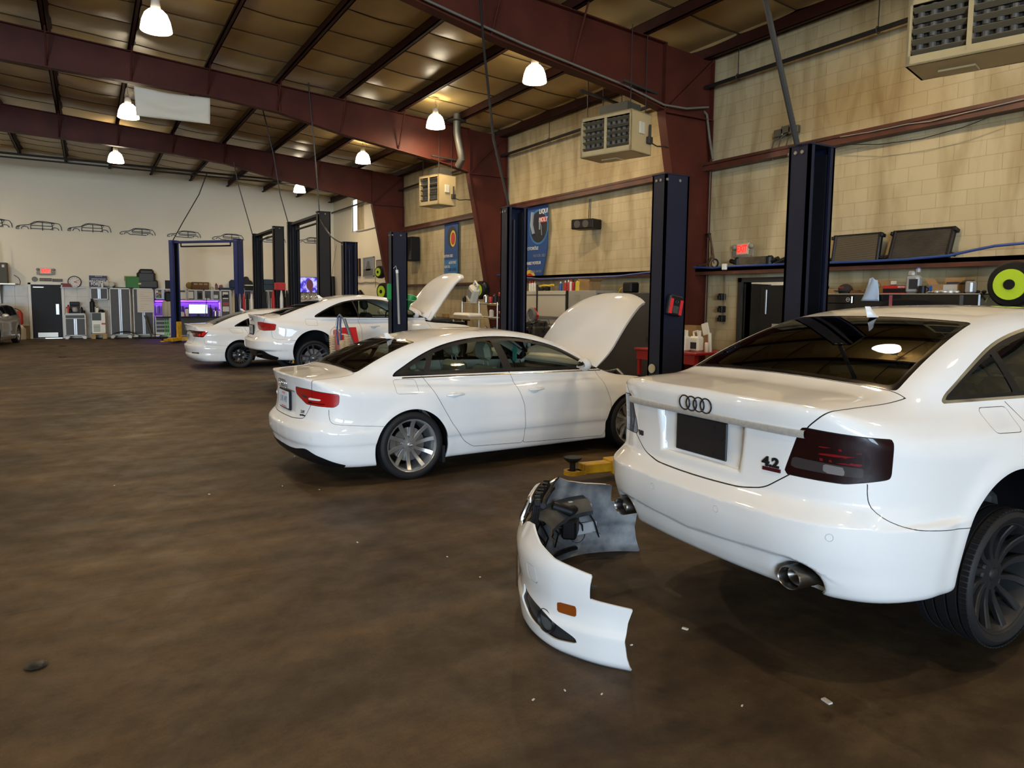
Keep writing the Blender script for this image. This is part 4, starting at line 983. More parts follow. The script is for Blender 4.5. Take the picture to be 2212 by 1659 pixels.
# ---------------------------------------------------------------- white coupe raised on a lift, bonnet open
def build_a5(h=.025):
    vg = spl([0,.30,.50,.62,.74,.84,.92,1.1], [.350,.350,.355,.350,.285,.225,.14,-.2])
    c = dict(x0=-1.12, x1=3.80, top=1.38,
        W=spl([-1.2,-.8,-.4,0,.6,1.4,2.4,2.75,3.2,3.7], [.86,.900,.925,.935,.915,.912,.918,.918,.88,.76]),
        SZ=spl([.1,.2,.3,.375,.42,.55,.70,.80,.86,.90,.95,1.0,1.08,1.3], [-.06,-.035,-.020,-.010,-.002,0,-.006,-.010,-.010,-.026,-.052,-.09,-.17,-.6]),
        XR=spl([.1,.19,.24,.30,.345,.36,.40,.505,.53,.56,.585,.62,.66,.75,.83,.90,.95,.985,1.3],
               [-.70,-.82,-.88,-.905,-.925,-.965,-.985,-.985,-.980,-.945,-.915,-.900,-.890,-.880,-.882,-.890,-.905,-.920,-.93]),
        CR=spl([0,.3,.6,.74,.84,.92,1.1], [0,.014,.075,.165,.30,.54,1.3]),
        XF=spl([.1,.25,.45,.6,.70,.78,1.0], [3.48,3.60,3.64,3.63,3.57,3.45,2.9]), CF=spl([0,.3,.6,.8,.95,1.1], [0,.03,.14,.32,.60,1.2]),
        ZD=spl([-1.3,-.985,-.95,-.86,-.6,-.3,0,1,2.1,2.5,2.8,3.2,3.5,3.8], [1.00,1.002,.997,.982,.985,1.01,1.0,.94,.98,.93,.90,.84,.75,.62]),
        CY=spl([0,.3,.55,.66,.76,.86,1.0], [0,.006,.020,.050,.105,.175,.30]),
        ZG=spl([-1.4,-1.0,-.75,-.5,-.2,.1,.40,.7,1.0,1.3,1.6,1.9,2.2,2.5,3.2], [.40,.70,.86,.985,1.105,1.205,1.290,1.345,1.370,1.367,1.325,1.225,1.09,.95,.6]),
        WG=spl([-1.2,-.6,-.2,.3,1.0,1.7,2.3,2.8], [.66,.700,.745,.785,.79,.78,.75,.68]),
        TG=spl([.7,.92,1.00,1.10,1.20,1.28,1.40], [.05,.015,-.020,-.065,-.115,-.160,-.26]),
        gcrown=.028, kx=.06, axles=(.02,2.771), ra=.385, za=.335, zb=.175, rg=.10, rb=.06, rd=.06, rdr=.012, rr=.10, flare=.016, bump=(.48,.52,.020),
        diffuser=vg, sw0=.98, lamp=[(.48,.855),(.70,.857),(1.165,.825),(1.14,.718),(.80,.705),(.56,.722),(.50,.76)], lidz=.56, lamp_split=False,
        lid=[(-1,.565),(.26,.565,.05),(.30,.66),(.50,.715,.01),(.60,.85,.02),(.66,.94,.02),(.66,1.3),(-1,1.3)],
        rwin=(-.47,.60,.27,.49), wwin=(1.60,.52,2.26,.68), g_rear=G_DARK, g_side=G_SIDE,
        bseam=[(-1.6,.74),(-.70,.74),(-.70,.58,.06),(-.62,.560,.06),(-.15,.520),(-.15,0),(-1.6,0)],
        fuel=[(-.11,.915),(.10,.910),(.10,.795),(-.11,.805)],
        win=rpoly([(.05,.945,.02),(.08,.985,.05),(.32,1.120,.15),(.58,1.225,.2),(.85,1.275,.2),(1.20,1.290,.3),(1.50,1.262,.2),(1.85,1.14,.15),(2.25,.93,.02),(1.2,.930)], .05),
        pillars=[(.89,.016,-.30)], belt=.93, finx=.42, trimmat=GLOSSBLACK, trimw=.008, sealw=.022,
        doors=[[(.90,.935),(.915,.70),(.915,.40),(.93,.235),(2.30,.205),(2.42,.43),(2.40,.62),(2.22,.97),(1.6,1.2),(1.1,1.2)]],
        hood=(2.20, 3.52, lambda x: .765-.06*np.clip(x-2.3,0,2)-.25*np.clip(x-3.1,0,1)**1.5, .64, 3.64), lampmat=REDLENS,
        segs=[('dark_red_segment', [(.62,.80),(1.02,.785),(1.00,.745),(.64,.75)], 'tail_light')], segmats={'dark_red_segment': mat('mid_red_segment', (.28,.004,.006), .12, coat=1)})
    t = thing('coupe', 'white two door coupe raised on a lift, open front lid, spoiler lip, twin spoke wheels', 'car', (3.50,13.93,.44), 0)
    S = build_car(c, t, WHITE, h)
    S2 = [o for o in t.children if o.name.startswith('side_window')]
    for o in S2:                                           # rear quarter windows are darker
        if sum(v.co.x for v in o.data.vertices)/max(1,len(o.data.vertices)) < .8: o.data.materials[0] = G_DARK
    hood_open(S, t, WHITE, (2.30, .945), radians(57), None); engine_bay(t, 2.25, 3.20, .66, .60)
    mb = MB(); mb.box((-.905,-.19,.61),(-.885,.19,.80), .006); ph = part('plate_holder', mb, BLACKTRIM, t)
    mb = MB(); mb.box((-.912,-.155,.63),(-.904,.155,.785), .003); po = part('licence_plate', mb, mat('plate_dim', (.30,.33,.36), .4), ph)
    mb = MB(); add_text(mb, 'SC', frame((-.9125,0,.71),(0,-1,0),(0,0,1)), .09, depth=.001); part('plate_lettering', mb, DECAL, po)
    badge(t, c, 'S', -.10, .90, .075, CHROME, sx=1.3, off=.004); rings_emblem('emblem', t, rear_frame(c, .06, .90, .003), .030, CHROME, 1.34, .12)
    cabin(t, CABIN)
    for s in (-1, 1):
        mirror_part(t, (1.98, s*.97, 1.0), s); handle_part(t, c, 1.16, s, .78)
        mb = MB(); mb.lathe([(.046,-.905),(.05,-.91),(.052,-.70)], 24, Matrix.Translation((0,s*.52,.275)) @ Matrix.Rotation(pi/2,4,'Y'), capped=False); part('exhaust_tip', mb, mat('dark_exhaust', (.04,.04,.04), .3, metal=1), t)
    mb = MB(); mb.box((-.62,-.55,.16),(-.30,.55,.28), .05); mb.tube([(-.3,.2,.22),(.6,.1,.2),(1.6,.05,.18)], .035, 8); mb.box((-.12,-.70,.16),(.12,.70,.26),.03); part('exhaust_and_axle', mb, mat('underbody_dark_steel', (.04,.038,.036), .6, metal=.6), t)
    st = dict(spokes=[(2*pi*k/5+pi/2+.3+d*.36, 2*pi*k/5+pi/2+.3+d*.20, .026, .036, 0) for k in range(5) for d in (-1,1)], hub=.40, rh=.060, rings=True, lug=.3)
    for xa, zz in ((.02,.20),(2.771,.22)):
        for s in (-1, 1): wheel('wheel', t, (xa, s*.792, zz), s, .332, .255, .245, st, mat('polished_grey_alloy', (.20,.20,.21), .25, metal=.8))
    return t

# ---------------------------------------------------------------- white compact sedan behind
def build_jetta(h=.03):
    c = dict(x0=-1.28, x1=3.75, top=1.46,
        W=spl([-1.3,-.8,-.4,0,.6,1.4,2.4,2.7,3.2,3.7], [.82,.865,.885,.895,.89,.895,.895,.89,.86,.76]),
        SZ=spl([.1,.2,.3,.375,.42,.55,.70,.855,.875,.93,.98,1.04,1.12,1.3], [-.06,-.035,-.020,-.010,-.002,0,-.006,-.004,-.018,-.026,-.052,-.10,-.20,-.6]),
        XR=spl([.1,.20,.26,.34,.365,.42,.505,.55,.59,.63,.70,.80,.90,.905,.95,1.02,1.06,1.3],
               [-.90,-1.0,-1.07,-1.10,-1.085,-1.10,-1.12,-1.12,-1.08,-1.055,-1.045,-1.05,-1.06,-1.075,-1.085,-1.09,-1.11,-1.13]),
        CR=spl([0,.3,.6,.74,.84,.92,1.1], [0,.018,.095,.18,.32,.56,1.3]),
        XF=spl([.1,.25,.45,.6,.70,.78,1.0], [3.42,3.54,3.58,3.57,3.52,3.42,2.9]), CF=spl([0,.3,.6,.8,.95,1.1], [0,.03,.14,.32,.60,1.2]),
        ZD=spl([-1.3,-1.09,-.98,-.6,-.3,0,1,2.1,2.5,2.8,3.2,3.6,3.8], [1.07,1.075,1.070,1.080,1.09,1.04,.98,1.01,.98,.94,.86,.74,.62]),
        CY=spl([0,.3,.55,.66,.76,.86,1.0], [0,.006,.020,.050,.115,.19,.32]),
        ZG=spl([-1.4,-1.0,-.75,-.5,-.2,.1,.40,.7,1.0,1.3,1.6,1.9,2.2,2.6,3.2], [.40,.72,.93,1.10,1.235,1.335,1.40,1.44,1.456,1.452,1.41,1.30,1.15,.95,.6]),
        WG=spl([-1.2,-.6,-.2,.3,1.0,1.7,2.3,2.8], [.66,.690,.735,.775,.785,.775,.745,.68]),
        TG=spl([.7,.95,1.05,1.15,1.25,1.35,1.5], [.06,.018,-.015,-.055,-.105,-.165,-.28]),
        gcrown=.03, kx=.06, axles=(0,2.686), ra=.362, za=.335, zb=.17, rg=.10, rb=.05, rd=.06, rdr=.014, rr=.10, flare=.014, bump=(.50,.54,.018),
        sw0=1.12, lamp=[(.30,.925),(.42,.930),(1.23,.905),(1.16,.83),(1.08,.765),(.62,.775),(.40,.87)], lidz=.60, lamp_split=True,
        lid=[(-1,.60),(.40,.60,.05),(.47,.68),(.60,.80,.02),(.60,.93,.02),(.66,1.02,.02),(.66,1.3),(-1,1.3)],
        rwin=(-.52,.60,.22,.49), wwin=(1.62,.52,2.26,.68), g_rear=glass('smoky_rear_glass', (.16,.17,.15)), g_side=G_DARK,
        bseam=[(-1.6,.79),(-.80,.79),(-.80,.60,.06),(-.66,.585,.06),(-.15,.54),(-.15,0),(-1.6,0)],
        fuel=[(-.26,.98),(.05,.98),(.10,.86),(-.16,.86)],
        win=rpoly([(-.12,1.015,.02),(-.06,1.06,.05),(.15,1.18,.15),(.42,1.275,.2),(.70,1.34,.2),(1.10,1.362,.3),(1.50,1.33,.2),(1.85,1.20,.15),(2.25,1.00,.02),(1.2,.99)], .05),
        pillars=[(.22,.02,-.1),(1.05,.05,-.12)], belt=.99, finx=.30, trimmat=GLOSSBLACK, trimw=.008, sealw=.022,
        doors=[[(.10,1.03),(.20,.86),(.40,.45),(.60,.26),(1.20,.24),(1.22,.5),(1.08,1.0),(.8,1.2)], [(1.08,1.0),(1.22,.5),(1.20,.24),(2.22,.22),(2.32,.43),(2.30,.62),(2.16,1.0),(1.6,1.3)]],
        hood=(2.20, 3.46, lambda x: .765-.06*np.clip(x-2.3,0,2), .64, 3.58), lampmat=mat('dark_maroon_lens', (.10,.003,.005), .1, coat=1),
        segs=[('red_segment2', [(.85,.84),(1.0,.83),(.98,.79),(.90,.79)], 'tail_light'), ('red_segment2', [(1.06,.895),(1.2,.89),(1.08,.79),(1.00,.80)], 'tail_light')], segmats={'red_segment2': mat('bright_red_segment', (.6,.01,.01), .15, coat=1)})
    t = thing('sedan', 'white compact sedan at the back, black wheels, dark maroon tail lights', 'car', (3.15,19.35,0), .03)
    S = build_car(c, t, WHITE, h); S.build('hood', WHITE, t); cabin(t, CABIN)
    mb = MB(); M = frame((-1.02,0,.72),(0,-1,0),(-.1,0,1)); mb.box((-.17,-.09,0),(.17,.09,.02), .004, M); ph = part('plate_holder', mb, BLACKTRIM, t)
    mb = MB(); mb.box((-.15,-.075,.02),(.15,.075,.026), .003, M); part('licence_plate', mb, mat('plate_dim', (.30,.33,.36), .4), ph)
    badge(t, c, 'JETTA', 0, .925, .04, CHROME, sx=1.5); mb = MB(); mb.tube([tuple(rear_frame(c, 0, .99, .004) @ Vector((.05*cos(q),.05*sin(q),0))) for q in [2*pi*i/24 for i in range(24)]], .005, 6, closed=True); part('emblem', mb, CHROME, t)
    for s in (-1, 1):
        mb = MB(); mb.box((-.14,-.016,-.012),(.14,.016,.004), .006, rear_frame(c, s*.62, .385, .0)); part('lower_vent', mb, BLACKTRIM, t)
        mirror_part(t, (1.98, s*.95, 1.06), s)
        for xd in (.42, 1.36): handle_part(t, c, xd, s, .84)
    st = dict(spokes=[(2*pi*k/5+d, 2*pi*k/5+e, .018, .022, 0) for k in range(5) for d,e in ((-.25,-.42),(-.08,-.14),(.08,.14),(.25,.42))], hub=.45, rh=.055, capmat=CHROME)
    for xa in (0, 2.686):
        for s in (-1, 1): wheel('wheel', t, (xa, s*.770, .318), s, .318, .218, .215, st, DARKALLOY)
    return t

# ---------------------------------------------------------------- silver hatchback on the far left, nose towards the camera
def build_golf(h=.03):
    c = dict(x0=-.85, x1=3.45, top=1.44,
        W=spl([-.9,-.4,0,.6,1.4,2.4,2.7,3.2,3.5], [.80,.855,.868,.866,.868,.866,.86,.80,.70]),
        SZ=spl([.1,.2,.3,.42,.5,.56,.70,.85,.93,.98,1.04,1.12,1.3], [-.05,-.03,-.010,-.002,.004,-.002,-.004,-.012,-.035,-.06,-.10,-.20,-.6]),
        XR=spl([.1,.3,.5,.55,.65,.9,1.0,1.3], [-.55,-.68,-.72,-.70,-.66,-.62,-.60,-.45]), CR=spl([0,.3,.6,.74,.84,.92,1.1], [0,.012,.06,.12,.25,.5,1.3]),
        XF=spl([.1,.25,.45,.52,.56,.70,.80,1.0], [3.24,3.33,3.37,3.36,3.32,3.28,3.20,2.8]), CF=spl([0,.3,.6,.8,.95,1.1], [0,.02,.10,.25,.50,1.1]),
        ZD=spl([-.9,-.4,0,1,2.0,2.4,2.8,3.1,3.3,3.5], [.98,1.0,1.0,.98,1.00,.965,.90,.83,.76,.66]),
        CY=spl([0,.3,.55,.66,.76,.86,1.0], [0,.006,.020,.040,.085,.15,.28]),
        ZG=spl([-.95,-.7,-.5,-.3,0,.4,.8,1.1,1.4,1.7,2.0,2.4,3.2], [.7,1.05,1.28,1.37,1.41,1.435,1.44,1.43,1.385,1.26,1.09,.88,.5]),
        WG=spl([-.9,-.3,.3,1.0,1.7,2.3,2.8], [.70,.74,.76,.765,.75,.72,.66]),
        TG=spl([.7,.95,1.05,1.15,1.25,1.35,1.5], [.05,.015,-.015,-.05,-.09,-.14,-.26]),
        gcrown=.03, kx=.05, axles=(0,2.51), ra=.34, za=.315, zb=.17, rg=.08, rb=.04, rd=.06, rdr=.05, rr=.08, flare=.012, bump=(.5,.53,.0),
        sw0=.70, lamp=[(.62,.92),(1.0,.92),(1.0,.62),(.62,.62)], lidz=.55, lid=[(-1,.56),(.55,.56),(.60,.95),(.60,1.3),(-1,1.3)],
        rwin=(-.60,.55,-.38,.50), wwin=(1.42,.50,2.05,.64), g_rear=G_DARK, g_side=G_DARK, fuel=[(-.1,.9),(.1,.9),(.1,.78),(-.1,.78)],
        win=rpoly([(-.42,1.0,.02),(-.30,1.30,.08),(.3,1.36),(1.10,1.36,.2),(1.45,1.29,.1),(2.0,1.0,.02),(1.2,.97)], .05),
        pillars=[(.22,.03,-.1),(.95,.04,0)], belt=.96, finx=.0, trimmat=BLACKTRIM, trimw=.008, sealw=.02,
        doors=[[(.35,.99),(.40,.6),(.45,.26),(.95,.24),(.95,1.0),(.7,1.2)], [(.95,1.0),(.95,.24),(2.02,.24),(2.1,.5),(2.0,1.0),(1.5,1.3)]],
        hood=(2.05, 3.16, lambda x: .66-.05*np.clip(x-2.3,0,2), .68, 3.37), lampmat=REDLENS)
    t = thing('hatchback', 'silver hatchback at the far left facing the camera, cut by the edge', 'car', at(8, 752, z=0), -pi/2-.16)
    t.location.z = 0
    M = Matrix.Rotation(-pi/2-.16, 4, 'Z') @ Vector((2.51, .80, 0))      # its front wheel stands where the picture shows it
    w = at(32, 749.5, z=0); t.location = (w.x-M.x-.50, w.y-M.y, 0)
    S = build_car(c, t, SILVER, h); S.build('hood', SILVER, t); cabin(t, CABIN)
    for s in (-1, 1):
        mirror_part(t, (1.85, s*.94, 1.02), s, SILVER)
        mb = MB(); mb.sphere((3.19, s*.60, .66), (.10,.175,.082), 20); part('headlight', mb, mat('headlight_lens', (.60,.58,.50), .1, coat=1), t)
        mb = MB(); mb.box((3.28,s*.35,.255),(3.36,s*.62,.33), .01); part('lower_vent', mb, BLACKTRIM, t)
    mb = MB(); mb.box((3.25,-.40,.60),(3.31,.40,.70), .02); mb.box((3.30,-.38,.25),(3.37,.38,.36), .02); part('front_grille', mb, BLACKTRIM, t)
    st = dict(spokes=spokes(7, .05, .06), hub=.5, rh=.07)
    for xa in (0, 2.51):
        for s in (-1, 1): wheel('wheel', t, (xa, s*.76, .31), s, .31, .205, .195, st, ALLOY)
    return t

build_a6()
build_a4()
build_a5()
build_jetta()
build_golf()
# ---------------------------------------------------------------- high-bay lamps
DOME = mat('lamp_reflector_lit', (.9,.85,.75), .4, emis=(1.,.86,.62), estr=14)
LAMPBODY = mat('lamp_housing_grey', (.35,.33,.30), .5)
lamp_names = ['over the left aisle, nearest','left aisle lamp beside the grey banner','left aisle lamp before the far wall','brightest, beside the big red frame','middle one between the two heaters','over the coupe','farthest, above the tall window']
proto = None
for i, (x, y, z) in enumerate(LAMPS):
    lab = 'glowing round ceiling lamp, '+(lamp_names[i] if i < 7 else 'unseen, outside the picture')
    if i == 0:
        t = thing('ceiling_lamp', lab, 'lamp', (x, y, z), 0, 'high bay ceiling lamps')
        mb = MB(); mb.lathe([(.225,-.155),(.232,-.150),(.228,-.12),(.205,0),(.165,.10),(.11,.155),(.105,.155),(.16,.098),(.20,0),(.222,-.12),(.225,-.155)], 36, capped=False); part('reflector', mb, DOME, t)
        mb = MB(); mb.lathe([(.05,.13),(.07,.14),(.075,.20),(.06,.30),(.02,.33)], 20); part('housing', mb, LAMPBODY, t)
        mb = MB(); mb.tube([(.0,0,.33),(.03,0,.37),(0,0,.41),(0,0,.50)], .006, 6); mb.tube([(.03,0,.30),(.10,.02,.36),(.12,.05,.44),(.05,.06,.50)], .006, 6); part('hook_and_cord', mb, LAMPBODY, t)
        proto = t
    else: t = copy_tree(proto, None, (x, y, z), 0, lab)
    tz = zr(x)+.03
    mb = MB(); mb.cyl((x, y, z+.49), (x, y, tz), .006, n=6); part('lamp_rod', mb, LAMPBODY, t).matrix_parent_inverse = t.matrix_basis.inverted() if False else Matrix.Translation((-x,-y,-z))

# ---------------------------------------------------------------- gas unit heaters under the roof
CREAM = mat('cream_enamel', (.50,.39,.20), .4, noise=(2,.12)); HDARK = mat('heater_dark_inside', (.025,.02,.016), .7); DUCT = mat('grey_duct', (.12,.115,.095), .5, metal=.6)
def heater(label, far, L, H, D, rz, flue=None):
    """far: far bottom corner of the louvred face; the face looks down the shed"""
    t = thing('unit_heater', label, 'heater', far, rz, 'gas unit heaters')
    e = .05; mb = MB()                                      # local: y from 0 to -L along the face, x into the box
    mb.box((0,-L,0),(D,0,.02)); mb.box((0,-L,H-.02),(D,0,H)); mb.box((0,-L,0),(D,-L+.02,H)); mb.box((0,-.02,0),(D,0,H)); mb.box((D-.02,-L,0),(D,0,H))
    mb.box((0,-L,0),(.02,0,e*2)); mb.box((0,-L,H-e*1.3),(.02,0,H)); mb.box((0,-L,0),(.02,-L+e*.8,H)); mb.box((0,-e*.8,0),(.02,0,H)); mb.box((-.004,-L/2-.022,e),(.02,-L/2+.022,H-e)); mb.box((D*.55,-L*.5,.0),(D*.9,-L*.2,-.02),.0)
    part('cabinet', mb, CREAM, t)
    mb = MB(); mb.box((.12,-L+.03,.03),(.14,-.03,H-.03)); part('burner_chamber', mb, HDARK, t)
    for k in range(5):
        z = e*2+.05+(H-e*3.4-.08)*k/4
        for a, b in ((-L+e*.8+.004,-L/2-.024),(-L/2+.024,-e*.8-.004)):
            mb = MB(); mb.box((-.005,a,-.004),(.07,b,.004),0, Matrix.Translation((.01,0,z)) @ Matrix.Rotation(.5,4,'Y')); part('louvre', mb, mat('louvre_grey', (.16,.13,.08), .45), t)
    mb = MB()
    for r in range(3):
        for k in range(9):
            y = -L+.10+(L-.2)*k/8; mb.cyl((.10,y,.10+r*H*.28),(.10,y,.10+r*H*.28+H*.2),.035,n=10)
    part('heat_exchanger', mb, mat('exchanger_grey', (.09,.08,.065), .6), t)
    mb = MB(); mb.box((D*.30,-L*.80,H),(D*.95,-L*.25,H+.20),.0); part('draft_hood', mb, DUCT, t)
    mb = MB()
    mb.box((D*.35,-L-.03,.32),(D*.60,-L,.52),.008); part('label_plate', mb, mat('paper_label', (.55,.52,.42), .7), t)
    mb = MB(); mb.box((D*.72,-L-.07,.18),(D*.92,-L,.30),.01); mb.cyl((D*.8,-L-.05,.24),(D*.8,-L-.05,.50),.02,n=8); mb.tube([(D*.8,-L-.06,.2),(D*1.1,-L-.08,.16),(D*1.5,-L-.06,.2),(D*1.9,-L-.02,.22)],.012,6); part('gas_valve', mb, HDARK, t)
    wx = Matrix.Translation(far) @ Matrix.Rotation(rz, 4, 'Z')
    for a, b in ((.08,-.08),(.08,-L+.08),(D-.08,-.08),(D-.08,-L+.08)):
        p = wx @ Vector((a,b,H)); top = zr(p.x)+.02-far[2]
        mb = MB(); mb.cyl((a,b,H),(a,b,top),.008,n=6); part('hanging_rod', mb, HDARK, t)
    mb = MB(); mb.box((-.15,-.12,H+.42),(D+.35,-.07,H+.46)); mb.box((-.15,-L+.07,H+.42),(D+.35,-L+.12,H+.46)); part('support_rail', mb, HDARK, t)
    return t
d16 = radians(16)
heater('large cream gas heater cut by the top right corner', at(1955,145,x=7.5), 1.14, .68, .62, d16)
heater('cream gas heater in front of the middle red column', tuple(Vector((8.0,9.67,4.28))+Vector((-sin(d16),cos(d16),0))*1.08), 1.08, .69, .62, d16)
heater('small bright cream gas heater hanging beyond the others, with a bent flue', tuple(Vector((7.95,17.3,4.20))+Vector((-sin(d16),cos(d16),0))*.80), .80, .78, .60, d16)
t = thing('flue_pipe', 'bent galvanised flue pipe rising from the small heater', 'pipe', at(987,262,y=16.9)); o0 = t.location
mb = MB(); mb.tube([Vector(p) for p in [(0,0,.18),(0,0,-.28),(.03,0,-.42),(.12,.02,-.75),(.16,.03,-.92),(.14,.2,-1.08)]], .095, 16); part('duct', mb, DUCT, t)
mb = MB(); mb.lathe([(.0,0),(.24,0),(.24,.012),(0,.012)], 28); mb.v = [(x,y,z+.0) for x,y,z in mb.v]; part('flange', mb, HDARK, t)

# ---------------------------------------------------------------- plain banner tied under the frame
c0, c1, c2, c3 = at(289,187,y=17.5), at(453,213,y=17.5), at(453,269,y=17.5), at(294,251,y=17.5)
P = []
for i in range(25):
    s = i/24; row = []
    for j in range(13):
        r = j/12; a = c0.lerp(c1, s).lerp(c3.lerp(c2, s), r)
        row.append((a.x, a.y-.05+.035*sin(pi*s)*sin(3.0*pi*(r-.35*(1-(2*s-1)**2)))+.012*sin(9*s+4*r), a.z-.03*sin(pi*s)*(1-r)))
    P.append(row)
mb = MB(); mb.grid(P); o = part('banner', mb, mat('grey_banner_cloth', (.62,.58,.48), .85), ang=60); tag(o, 'blank pale grey cloth banner hanging under the red frame', 'banner')
md = o.modifiers.new('cloth', 'SOLIDIFY'); md.thickness = .004

# ---------------------------------------------------------------- two-post lifts
NAVY = mat('navy_lift_paint', (.0035,.006,.020), .5, spec=.3); NAVYB = mat('blue_lift_paint', (.006,.020,.12), .45); BLK = mat('black_lift_paint', (.003,.0035,.006), .55, spec=.3)
YEL = mat('yellow_lift_paint', (.62,.36,.012), .45, noise=(9,.35,(.40,.22,.01))); BOLT = mat('zinc_bolt', (.30,.29,.26), .4, metal=.8)
def column(parent, y, inner, H, pm, w=.30, d=.19, yellow=False, cz=.35):
    """C-section column, open towards inner (+1 / -1 along y)"""
    s = inner; t_ = .022; y0 = y-s*d/2; y1 = y+s*d/2; mb = MB()
    mb.box((-w/2,y0,.02),(w/2,y0+s*t_,H)); 
    for q in (-1, 1): mb.box((q*w/2,y0,.02),(q*(w/2-t_),y1,H)); mb.box((q*w/2,y1-s*t_,.02),(q*(w/2-.055),y1,H))
    mb.box((-w/2-.006,y0-s*.006,H),(w/2+.006,y1+s*.006,H+.012)); mb.box((-w/2-.10,y0-s*.06,0),(w/2+.10,y1+s*.10,.022))
    c = part('column', mb, pm, parent)
    mb = MB()
    for q in (-1,1): mb.box((q*w*.28,y0+s*.05,.03),(q*(w*.28+.02),y1-s*.03,H-.05))
    mb.cyl((0,y,.05),(0,y,H-.15),.022,n=8); part('inner_rail', mb, BLK, c)
    mb = MB()
    for q in (-.06,.06):
        mb.cyl((-w/2-.001,y+q*.5,H-.05),(-w/2-.012,y+q*.5,H-.05),.014,n=8)
    for q in (-.08,.08): mb.cyl((q-w*.2,y0-s*.001,H-.05),(q-w*.2,y0-s*.012,H-.05),.014,n=8)
    part('bolt', mb, BOLT, c)
    mb = MB(); mb.box((-w*.36,y0+s*.05,cz-.12),(w*.36,y1+s*.06,cz+.75 if not yellow else cz+.55),.01); part('carriage', mb, YEL if yellow else BLK, parent)
def arm(parent, base, tip, z, padh=.10):
    b = Vector((base[0],base[1],z)); e = Vector((tip[0],tip[1],z)); d = (e-b).normalized(); L = (e-b).length; M = frame(b, d, Vector((0,0,1)).cross(d))
    mb = MB(); mb.box((-.06,-.10,-.065),(L*.55,.10,.065),.006,M); mb.box((L*.3,-.065,-.045),(L*.88,.065,.045),.005,M); mb.box((L*.84,-.05,-.05),(L*.90,.05,.05),.005,M)
    mb.lathe([(.05,-.05),(.085,-.05),(.085,-.01),(.05,-.01)],20,M @ Matrix.Translation((L,0,0)),capped=False); mb.box((L*.86,-.06,-.05),(L-.05,.06,-.01),0,M)
    a = part('lift_arm', mb, YEL, parent)
    mb = MB(); mb.lathe([(.028,-.05),(.028,padh-.03),(.045,padh-.03),(.085,padh),(.088,padh+.018),(.07,padh+.022),(.0,padh+.022)],22,M @ Matrix.Translation((L,0,0))); part('lift_pad', mb, RUBBER, a)
def lift(label, cx, cy, rz, sp, H, pm, overhead=False, yellow=False, az=.14, arms=(), near=True, pd=.10, group='two post car lifts'):
    t = thing('car_lift', label, 'car lift', (cx, cy, 0), rz, group)
    if near: column(t, -sp/2, 1, H, pm, yellow=yellow, cz=az+.1)
    column(t, sp/2, -1, H, pm, yellow=yellow, cz=az+.1)
    if overhead:
        mb = MB(); mb.box((-.09,-sp/2,H-.10),(.09,sp/2,H-.085)); mb.box((-.09,-sp/2,H-.10),(-.08,sp/2,H-.02)); mb.box((.08,-sp/2,H-.10),(.09,sp/2,H-.02)); part('overhead_beam', mb, pm, t)
        mb = MB(); mb.cyl((0,-sp/2+.35,H-.22),(0,sp/2-.35,H-.22),.028,n=8); mb.box((-.012,-sp/2+.32,H-.24),(.012,-sp/2+.36,H-.10)); mb.box((-.012,sp/2-.36,H-.24),(.012,sp/2-.32,H-.10)); part('shutoff_bar', mb, BLK, t)
    for b, e in arms: arm(t, b, e, az, pd)
    return t
def lmid(a, b): return ((a[0]+b[0])/2, (a[1]+b[1])/2)
lift('navy lift post rising behind the nearest white sedan', 4.92, 2.30, 0, 2.9, 2.95, NAVY, az=.33, near=False, arms=[((-.1,1.35),(-.55,.86)),((.1,1.35),(.65,.86))], pd=.08)
lift('navy two post lift around the middle sedan, red scanner on its front post', 4.92, 6.82, 0, 2.98, 2.95, NAVY, az=.135, arms=[((-.1,-1.40),(-.98,-1.31)),((.1,-1.40),(1.0,-1.3)),((-.1,1.40),(-.9,1.35)),((.1,1.40),(.9,1.35))])
lift('navy two post lift holding up the white coupe', 4.86, 13.72, 0, 2.78, 2.92, NAVY, az=.50, arms=[((-.1,-1.3),(-.75,-.62)),((.1,-1.3),(.75,-.62)),((-.1,1.3),(-.75,.62)),((.1,1.3),(.75,.62))])
lift('black lift with overhead bar, just behind the compact sedan', 4.98, 18.95, 0, 2.95, 3.8, BLK, overhead=True, az=.13, arms=[((-.1,-1.3),(-.7,-.85)),((.1,-1.3),(.7,-.85))])
lift('black lift with overhead bar, second row from the far wall', 4.90, 23.4, 0, 3.0, 3.8, BLK, overhead=True, az=.13)
pa, pb = Vector((4.75,27.55)), Vector((2.85,29.8)); dd = pb-pa
lift('bright blue lift with overhead bar and yellow arms, nearest the far wall', (pa.x+pb.x)/2, (pa.y+pb.y)/2, atan2(dd.y,dd.x)-pi/2, dd.length, 3.8, NAVYB, overhead=True, yellow=True, az=.13, arms=[((-.1,1.3),(-1.05,1.1)),((.1,1.3),(.85,.75)),((-.1,-1.3),(-.9,-1.1))])
